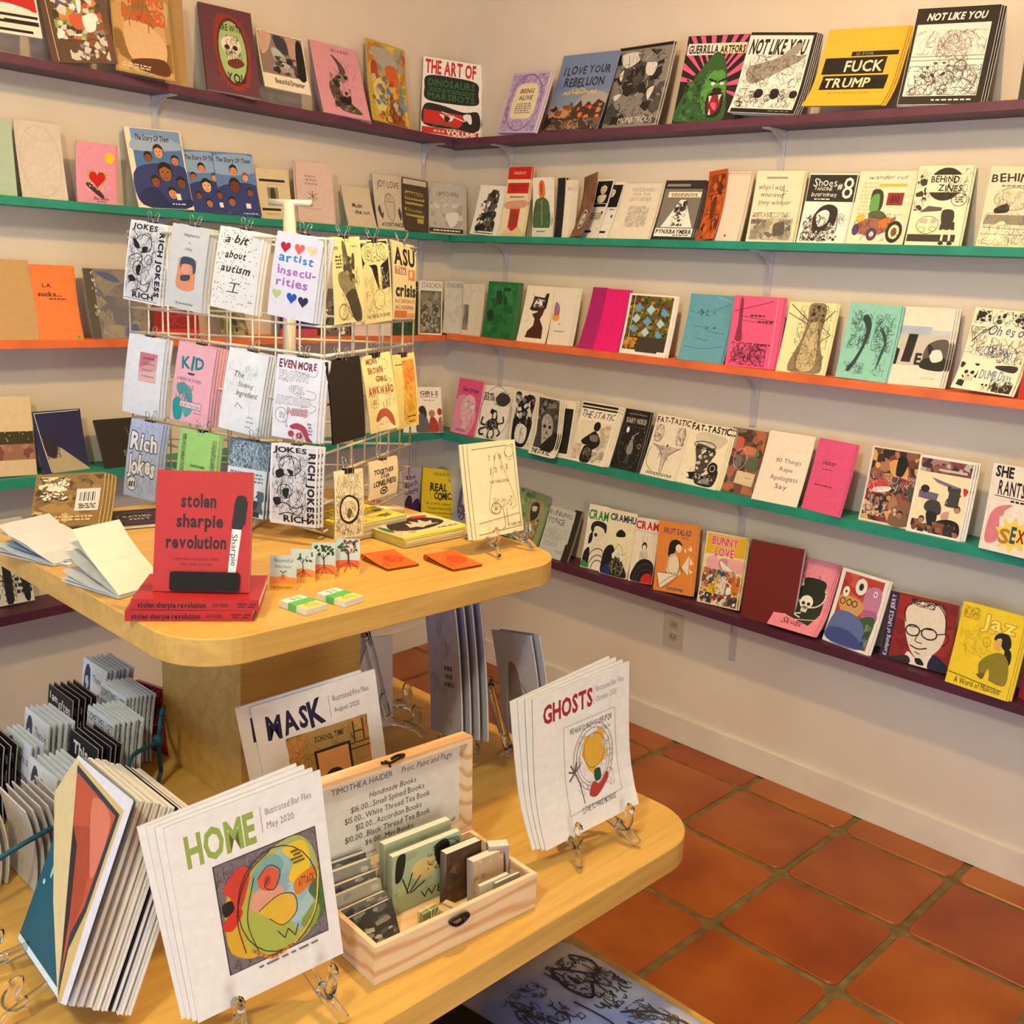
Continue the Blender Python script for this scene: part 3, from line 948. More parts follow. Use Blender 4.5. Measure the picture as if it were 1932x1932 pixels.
A1 = '''
artof|comic_book|w|5|2|comic collection with red and black cover standing across the shelf corner|r 0 0 100 100 W;t r Bb 4 88 3 20 THE ART OF;P k 8,24 50,22 90,25 94,40 92,54 50,57 8,55 4,40;t E b 10 88 27 36 DINOSAURS;t E b 10 88 45 53 MARSBOTS;h E 10 38 90 44 2;P k 5,62 30,60 70,66 95,64 96,88 60,90 5,88;p r 4,68 72,70 66,88 4,86;P w 30,72 45,74 55,72 50,80 38,78;P k 38,74 48,76 42,82;l w 2 34,69 72,78;P W 70,70 82,68 84,80 74,78;p k 76,76 92,92 60,90;l E 2 20,89 40,84 60,90;r 2 91 98 99 r;t W Bb 42 98 92 98.5 VOLUME 1;h p 20 92 40 98 1|
alive|zine|L|5|1|narrow lavender ornamental zine on the top shelf beside the corner|r 5 4 95 96 L;o v 2.5 50 50 42 46;s v 1.3 90 4 4 96 20 12;s v 1.3 80 4 78 96 96 12;s v 1.2 60 4 20 20 78 10;s v 1.2 60 80 20 96 78 10;P c 22,26 50,18 78,26 80,70 50,76 20,70;t G bi 32 68 27 34 BEING;t G bi 32 68 38 45 ALIVE;h g 28 50 72 68 5|
rebel|comic_book|6f86b4|2|0|blue adventure comic with hand-lettered black title over a brown skyline|r 0 48 100 72 7f90ac;P a9a6a8 55,55 80,50 100,56 100,72 50,70;t k hb 10 92 16 26 I LOVE YOUR;t k hb 16 86 31 42 REBELLION;t y bi 18 78 48 52 ADVENTURE;h y 30 45 60 47 1;p N 0,78 12,74 20,78 28,66 34,72 40,62 46,70 56,60 62,70 70,62 78,68 86,60 100,66 100,100 0,100;b n,o,a,N,R 7 34 4 66 96 84;b K,N,G,n 10 22 0 84 100 99;s c 1 14 10 86 90 98 14|g
monst|comic_book|8b8984|4|1|black and grey monster comic with white drips and the word MONSTROUS|r 0 0 100 4 k;b G,K,g,4a4846 13 60 0 6 100 97;P w 8,10 40,8 44,18 20,26;P w 60,20 78,24 74,38 60,34;P w 10,34 18,28 16,42;P w 70,56 82,52 76,68;P w 8,60 22,58 14,66;P 8b8984 40,10 60,6 70,16 90,4 96,14 80,22 50,20;s w 1.2 12 10 10 90 90 8;s k 1.4 60 4 6 96 96 14;t w hi 28 92 88 95 MONSTROUS|
goril|comic_book|k|5|1|black and pink comic with roaring green gorilla|p P 4,0 12,0 46,50;p P 20,0 28,0 50,50;p P 38,0 46,0 52,50;p P 56,0 64,0 54,50;p P 74,0 82,0 56,48;p P 90,0 99,0 58,48;p P 99,8 99,18 60,50;p P 99,28 99,38 60,54;p P 99,48 99,56 62,58;p P 99,66 99,72 64,60;p P 0,10 0,20 40,48;p P 0,30 0,38 38,52;p P 0,46 0,52 36,54;r 3 9 54 22 W;r 54 9 97 21 c;t k Bb 5 53 11 20 GUERRILLA;t k Bb 56 96 12 20 ARTFORS;P 2c5a2a 6,76 22,50 46,22 58,20 70,32 78,60 78,99 4,99;P 4f9440 40,56 52,40 68,40 76,56 76,80 56,92 40,76;P 2c5a2a 46,26 60,24 68,36 54,40;b 2a5a28,3f7a38,183d18 5 34 10 44 44 98;s 6fae54 1.8 50 40 40 74 90 8;l k 4 48,50 60,53;l k 4 64,53 76,49;e 55 55 3.5 2 W;e 69 55 3.5 2 W;P k 58,60 68,60 70,64 56,64;P k 50,68 74,66 74,90 54,92;P R 53,71 71,69 70,86 57,89;P P 57,78 67,77 66,86;p W 52,69 55,77 57,69;p W 67,68 70,76 73,67;p W 56,91 58,84 61,91;s k 1.2 60 8 50 74 98 8|
notl1|comic_book|W|3|3|smaller of the two black-bordered drawing magazines titled NOT LIKE YOU|r 0 0 100 4 k;r 95 0 100 96 k;t k Bbi 4 88 9 26 NOT LIKE YOU;r 3 94 100 99.6 k;P 9a958c 8,44 30,36 52,30 74,14 84,16 76,28 92,26 84,34 60,46 44,54 18,62;P W 40,58 60,46 90,40 84,60 46,64;s K,G 1 130 4 28 92 66 12;s k 1.1 120 3 68 92 92 12;e 36 74 7 6 k;e 60 74 7 7 k;e 88 74 6 5 k;h g 60 95.5 90 97.5 1|bow=.002;curl=.018
fuckt|zine|Y|2|2|mustard yellow zine with punched label-tape lettering|r 38 28 96 33.5 k;t g b 44 66 29 32.5 IS FOR;r 6 35 84 55 k;t c b 34 82 39 52 FUCK;r 10 57 92 75 k;t c b 14 72 60 72 TRUMP;h c79a20 22 78 78 82 1|curl=.03;bow=.001
notl2|comic_book|W|4|2|taller black-bordered magazine titled NOT LIKE YOU at the shelf's right end|r 0 0 100 99.6 k;t W Bbi 14 84 6 13 NOT LIKE YOU;r 4 17 92 91 W;r 4 17 92 50 ece6e0;l g 1.4 4,50 92,50;l g 1.4 4,54 92,54;s G,g 0.9 70 6 24 90 48 14;s g,7a5a6a 0.9 110 34 24 74 66 14;s K,G 1 190 5 60 91 90 14;b K,G 3 14 20 56 60 76;o G 1.2 66 60 7 5;h W 40 94 88 96.5 1|
darkr|book|2a2a2a|8|0|black book cut off by the picture's right edge on the top shelf|r 6 8 92 30 555555|
uptown|zine|b4b0aa|2|3|grey photo zine titled UPTOWN CHICAGO in the corner|t G h 22 84 16 25 UPTOWN;t w/G h 22 84 29 37 CHICAGO;b c8c4be,a09c96,b4b0aa 12 34 4 38 96 86;P d8d4ce 50,60 84,56 76,80 60,84;r 2 88 98 97 K;h c 10 90 90 95 1|
tower|zine|W|2|2|white zine with a dark tower of boxes drawn on it|b K,G,4a4846 9 36 34 8 78 56;b K,G,5a5856 11 40 12 52 84 92;b g,K 6 20 18 30 80 90;e 24 88 8 6 k;h K 14 94 86 98 1|
redtall|comic_book|e9d9b6|3|1|tallest narrow cream booklet with red headers|r 0 0 100 18 r;t c i 24 76 7 11 HOLIDAY;r 4 23 96 38 r;h R 20 26 84 35 2;h n 20 41 80 45 1;P cf9a86 8,50 92,48 88,58 12,60;r 28 58 72 88 cf8a76;p r 30,60 70,60 70,86 50,94 30,86;r 36 64 64 84 8b3a30;P C 6,96 30,88 50,92 74,86 96,94 96,99 6,99|
greenman|zine|W|3|1|narrow booklet with an orange-faced figure in a green coat|P e07838 34,8 58,6 66,26 52,36 34,30;P b84a28 40,10 52,12 50,28 42,26;P 4f6b45 10,44 34,34 66,34 88,46 92,84 6,84;s 2c3c28 2.4 40 8 40 90 82 14;l W 1.5 48,38 52,80;r 0 84 100 100 dfe0d8;h G 24 88 70 92 1|
blackstr|zine|1c1a1e|6|1|thin black booklet standing edge-on between white ones|s G 3 8 20 20 80 90 10|
whitestr|zine|e6ddd0|5|2|thin white booklet just right of the black edge-on one|h l 30 10 90 20 1|
flyer1|zine|W|2|0|black and white portrait flyer behind a folded brown cover|r 22 3 96 40 k;f e6dcd4 K 60 16 20;P w 40,28 80,26 74,38 46,38;r 14 41 92 46 k;h G 20 56 84 68 4;e 84 56 4 3 K;r 28 86 60 90 K|
flyer2|zine|W|3|1|second portrait flyer just right of the one in the folded cover|r 22 5 94 44 k;f e6dcd4 K 50 18 20;h G 60 46 90 50 1;e 84 60 4 3 K;r 46 86 80 90 K|
brownflap|zine|8a6048|1|0|brown cover folded open with a round white badge|b 7a5440,9a6e50,6a4638 10 40 2 2 98 60;b a8742e,7a5a28 10 20 2 62 98 98;e 54 70 24 16 W;e 54 70 20 13.5 K;e 54 70 15 10 W;t K b 42 66 68 73 ZINE|bow=.014
greyw|zine|e2dacd|2|1|pale zine with faint grey lettering and a smudgy drawing|t b0aaa2 hb 24 82 8 14 FOOLISHNESS;t b0aaa2 hb 30 74 17 22 FOR THE;t b0aaa2 hb 22 80 25 31 OUTSIDER;b d0c8bc,c4bcb0 7 30 26 40 80 78;s 9a948c 0.8 110 26 40 80 78 12|
pynx|zine|K|3|2|grey and black zine with a spotlit tower drawing and PYNXBAYMERR lettering|r 3 3 97 82 77736f;r 3 3 97 14 K;r 6 6 64 10 g;r 14 19 96 28 c;h G 20 21 90 27 2;p W 48,32 60,32 92,78 14,78;b K,W,G 6 34 38 34 66 76;s k 1.2 40 36 34 70 76 8;r 3 80 97 94 W;t k Bb 6 94 82 89 PYNXBAYMERR;h K 50 90 90 93 1|
orangeold|zine|b8521c|2|0|orange and black print cover bent forward beside a spiral notebook|r 6 6 96 30 8a3e18;b 5a2a12,b8521c,d0682a 12 50 4 6 96 98;l 3a1c0e 3 10,34 92,32;l 3a1c0e 3 8,60 94,64;P 6a3216 40,40 60,38 62,66 38,66;s 3a1c0e 1.6 60 6 8 94 96 14|bow=.012
spiral|notebook|e8d4c4|4|1|pale spiral notebook with a pink-orange back cover|h c8a898 4 16 10 94 14;l o 2 4,2 96,3;r 44 90 50 93 k|
sketchtxt|zine|ece0c4|3|1|cream zine with handwritten lines over a grey waterside drawing|r 22 8 66 11 a09888;t G hi 8 60 18 26 when I was;t G hi 14 66 29 36 wherever;t G hi 12 80 40 47 they whisper;l G 1.4 62,20 62,46;l G 1 56,27 72,28;s G 1.2 60 4 58 84 64 10;r 4 66 92 97 c4bca8;b 8a8478,a09a8c,6a665c 9 30 4 68 90 96;P G 54,74 74,72 76,88 56,90;s K 1 40 4 66 92 96 14|
shoes|zine|W|2|1|half-black zine titled Shoes with a large number eight|r 1 2 98 40 k;t W h 12 60 7 18 Shoes;t W h 16 52 19 24 FANZINE;t W hi 10 62 26 33 Interviews;h W 18 35 50 38 1;t W b 62 72 14 22 #;t W h 74 94 8 36 8;P k 24,64 36,48 56,44 72,52 70,74 60,70 54,82 40,80 30,86;P W 30,60 44,52 56,56 54,70 38,76;s k 1.8 130 6 58 76 97 12;b k,G 5 22 10 76 82 96;s k 1 30 66 56 92 74 8|
wander|zine|f0e4c8|2|0|cream zine titled wander rut with a green-haired figure in a go-kart|t k hil 16 84 5 11 wander rut;h C 6 14 40 60 9;r 38 17 86 21 Y;r 56 29 84 46 R;t k b 62 78 33 42 $10;P 3c2c22 28,28 38,24 48,30 50,48 42,58 30,52;P e 30,34 42,32 44,54 36,58 28,50;P 4a5a3a 30,56 50,54 62,62 56,70 34,68;P 9a6050 10,74 30,64 60,66 78,62 72,78 44,88 16,84;P o 52,68 68,62 66,74 54,78;e 80 82 14 15 k;e 80 82 9 10 c;e 80 82 5 6 n;e 42 86 9 9 V;e 42 86 4 4 c;e 12 80 6 8 V;P Y 10,62 22,58 24,66 12,70;s K 1.2 50 6 58 92 95 10|
behind1|zine|f0e6c8|3|1|cream zine with BEHIND ZINES in a black circle and a woman at a copier|s K 1 40 2 2 30 50 8;b G,K,l 6 16 2 2 26 56;o K 2 54 23 31 20;e 54 23 31 20 k;r 20 11.5 90 33 f0e6c8;t k hb 26 78 13 21 BEHIND;t k hb 42 86 24 32 ZINES;p c 14,64 56,62 56,84 14,86;o G 1.4 35 74 20 11;r 20 66 34 72 l;r 40 66 50 72 l;r 20 77 32 83 c;o K 1 26 80 6 3;o K 1 46 79 6 3;p G 16,58 30,50 56,52 56,56;P f 60,52 74,50 76,58 64,60;P K 58,56 78,56 80,70 62,74;p K 60,70 84,70 86,80 58,80;l c 4 66,80 66,94;l c 4 78,80 80,94;e 66 97 5 2 k;e 82 97 5 2 k;r 2 86 90 95 K;l c 5 66,80 66,93;l c 5 78,80 80,93;o G 1.2 84 42 14 8;h G 76 38 92 46 3;s K 1 50 60 4 96 40 8|
behind2|zine|e8dcc0|3|0|second cream BEHIND ZINES issue with a hand on a keyboard, at the right edge|t K hb 4 90 9 19 BEHIND;h g 20 22 80 26 1;o G 1.4 50 40 34 14;r 20 30 80 52 e0d4b8;P k 20,52 40,46 44,56 22,58;s G 1 60 20 30 80 54 10;p 8f8878 8,60 96,60 96,72 4,72;P f 14,90 20,78 30,70 40,68 48,76 44,90 30,96;s G 1 80 4 58 96 98 14;l G 1 4,76 96,78;l G 1 4,84 96,85|
stan0|book|2a2624|4|0|dark journal mostly hidden at the corner beside the STANCHION issues|t c n 60 96 10 18 S;b G,K 12 20 8 24 92 96|
stan1|zine|ddd6ca|3|0|STANCHION journal with a framed grey photograph, left of its twin|t G n 12 96 3 13 STANCHION;r 8 18 96 97 4a4640;b 6a665c,35322c,7d7768,8d8778 12 50 10 20 94 60;b 5f5a50,8a8474,3a362f,a39d8c 7 60 10 56 94 95;l 2a2622 2 50,66 50,92|
stan2|zine|c9c4bc|1|0|STANCHION journal with a pale cover standing open|t G nl 12 96 3 12 STANCHION;s 8a8680 1 30 40 40 80 66 12;b bdb8b0,c9c4bc 16 20 8 20 92 80|bow=.008
stan3|zine|d6cfc0|2|0|pale copy fanned beside the open STANCHION journal, grey photo strip showing|r 10 40 90 90 8a8474;b 6a665c,9d978a 16 20 12 42 88 88|
stan4|zine|ddd6c8|3|0|plain pale copy in the middle of the fanned STANCHION group|h c4bcae 20 10 80 16 1|
stan5|zine|d8d0c0|4|0|plain pale copy at the right of the fanned STANCHION group|h c4bcae 20 10 80 16 1|
green|zine|1f6b38|2|3|dark green zine with a dim photograph|b 1f6b38,175a2e,2a7a44 16 30 2 4 98 98;P 123f24 30,18 46,16 50,34 36,36;P 0f3a1e 6,54 24,50 30,64 14,70;b 123f24 8 8 40 10 96 40|
statue|zine|ece3d4|2|0|white zine with a torn photograph and dark brown hourglass shape|p K 30,18 66,20 70,12 80,12 78,38 62,44 34,44 22,42 28,30;b W,l,G 6 20 32 22 68 38;p 4a2018 60,38 76,34 70,50 64,58 80,72 84,92 26,92 30,80 46,70 46,58 34,50 50,46;h C 10 60 30 66 2;l k 1.2 22,14 34,20|
blob|zine|e6ddd4|3|2|white zine with a small purple and orange blot|P v 10,26 24,28 34,38 24,48 8,44;P e0a030 6,46 28,42 36,52 26,58 6,56;P b05a80 12,36 30,38 32,46 12,48;r 40 62 44 64 K;h g 20 74 70 78 1|
mag1|zine|a81c72|1|0|magenta zine folded open, darker left leaf|r 92 0 99.6 100 c0207e|bow=.006
mag2|zine|m|2|1|bright magenta zine folded open, right leaf|l c00a68 1 46,2 44,98;l c00a68 1 52,2 50,98|bow=.006
pattern|zine|W|3|1|square zine with photograph of blue diamonds on patterned wall|r 5 3 94 92 5d5a24;b 8a7a24,4a4a1e,a08a30,6e3a2a 6 110 5 3 94 70;d K 2.2 60 6 4 93 68;p U 24,14 34,22 26,30 16,24;p a8cfe0 50,16 60,24 52,34 42,26;p U 76,20 88,28 82,36 72,30;p a8cfe0 22,32 32,40 24,48 14,42;p U 46,36 56,44 50,52 38,46;p a8cfe0 74,38 84,46 76,54 68,48;p U 18,50 30,58 22,64 12,58;p a8cfe0 46,54 56,62 48,70 38,62;p U 72,58 84,66 76,72 68,66;r 5 70 94 92 3a3428;r 8 72 30 90 a8701e;b d08a20,7a4a18,c06018 5 14 6 72 36 90;r 34 74 80 95 3a362c;l c 1.2 14,2 14,96|
blue|zine|5f9fb8|3|1|blue zine with faint strings of bunting|L 3a6a80 1.2 6,26 30,28 60,22 94,12;L 3a6a80 1.2 20,48 40,48 60,54 90,56;L 3a6a80 1.2 6,78 40,80 70,78 94,74;b 2f5f78 2.6 16 24 22 62 32;b 2f5f78 2.4 8 40 46 76 58;L 3a6a80 1.4 30,66 40,65 50,68 58,66;l a8d4e4 1 60,3 96,9|bow=.006
pink|zine|P|3|1|pink zine with an ink drawing of a chimney and weeds|P 8a2a4a 14,6 20,6 22,40 26,62 12,62 14,40;l 6a1f38 1.3 4,22 80,6;l 6a1f38 1.2 20,28 90,34;l 6a1f38 1 20,34 84,38;h 4a1428 36 25 66 29 1;h 4a1428 52 33 84 37 1;h 4a1428 60 65 84 69 1;s 5a1a30 1.4 190 8 66 78 97 12;l f0a8bc 1.4 88,2 88,98|
tree|zine|f4e6b4|2|1|pale yellow zine with an ink drawing of a split tree trunk|P 8a7c5c 46,2 76,2 80,24 78,50 92,97 24,97 40,50 44,24;P c8b88c 52,30 68,30 76,90 40,90;l 4a3c28 2 46,26 6,4;l 4a3c28 1.6 44,30 2,16;l 4a3c28 2.2 76,28 97,10;l 4a3c28 1.6 78,34 97,44;l 4a3c28 1.6 97,44 78,54;s 4a3c28 1 200 26 4 92 96 16;b K,5a4c34 5 14 44 4 82 30|
tealtree|zine|8ccdc0|3|1|teal zine with two leaning trees|P 2a4040 36,14 46,20 50,34 44,56 34,78 24,90 18,88 30,72 40,50 40,32 30,20;P 35504c 72,30 84,46 80,70 74,84 76,64 80,50 70,34;s 24403c 1.3 120 10 10 50 60 12;s 24403c 1.2 110 56 12 94 60 14;s 24403c 1.4 40 12 78 50 92 10;s 24403c 1 40 66 50 90 92 10|
photo|zine|ece2d4|3|2|white zine with a blurred blue band and black pillars|r 0 24 62 34 a8b8cc;r 60 28 98 38 c0c8d0;r 4 34 97 74 c8c2b8;p k 20,34 38,34 32,70 14,70;p k 0,52 8,54 6,74 0,74;P G 60,46 96,40 98,72 58,70;P k 58,64 96,62 98,78 54,76;P w 66,56 84,52 92,64 74,68;P k 60,46 70,50 66,60;t k Bb 40 52 58 72 E;l d8d0c4 1 0,80 96,82;h b8b0a8 56 88 90 90 1|bow=.007
ohes|zine|f2ead0|3|1|crowded ink cartoon zine with skulls and handwritten Oh es oh|b k 7 10 6 3 30 16;s k 1.4 60 4 2 96 18 10;b k,G 4 12 40 4 96 20;t 2f3a78 hi 30 96 18 30 Oh es oh;s k 1 60 2 22 40 56 12;l k 2 8,40 26,24;l k 2 22,30 34,22;t 4a6a9c h 26 80 44 56 GOOD Things;S f2ead0 k 24 74 15;b k 8 8 2 66 34 98;S f2ead0 k 20 76 13;s k 1 70 40 34 96 62 12;t 4a78a8 h 38 90 72 84 DUMB Days;P k 60,66 92,64 90,72 64,70;S f2ead0 k 52 90 8;s k 1.2 70 60 84 96 98 10;b k 5 8 66 86 96 98|curl=.02
redr|book|c03028|5|0|red book partly out of the picture on the orange shelf|h 8a1a1a 20 20 80 30 1|
'''
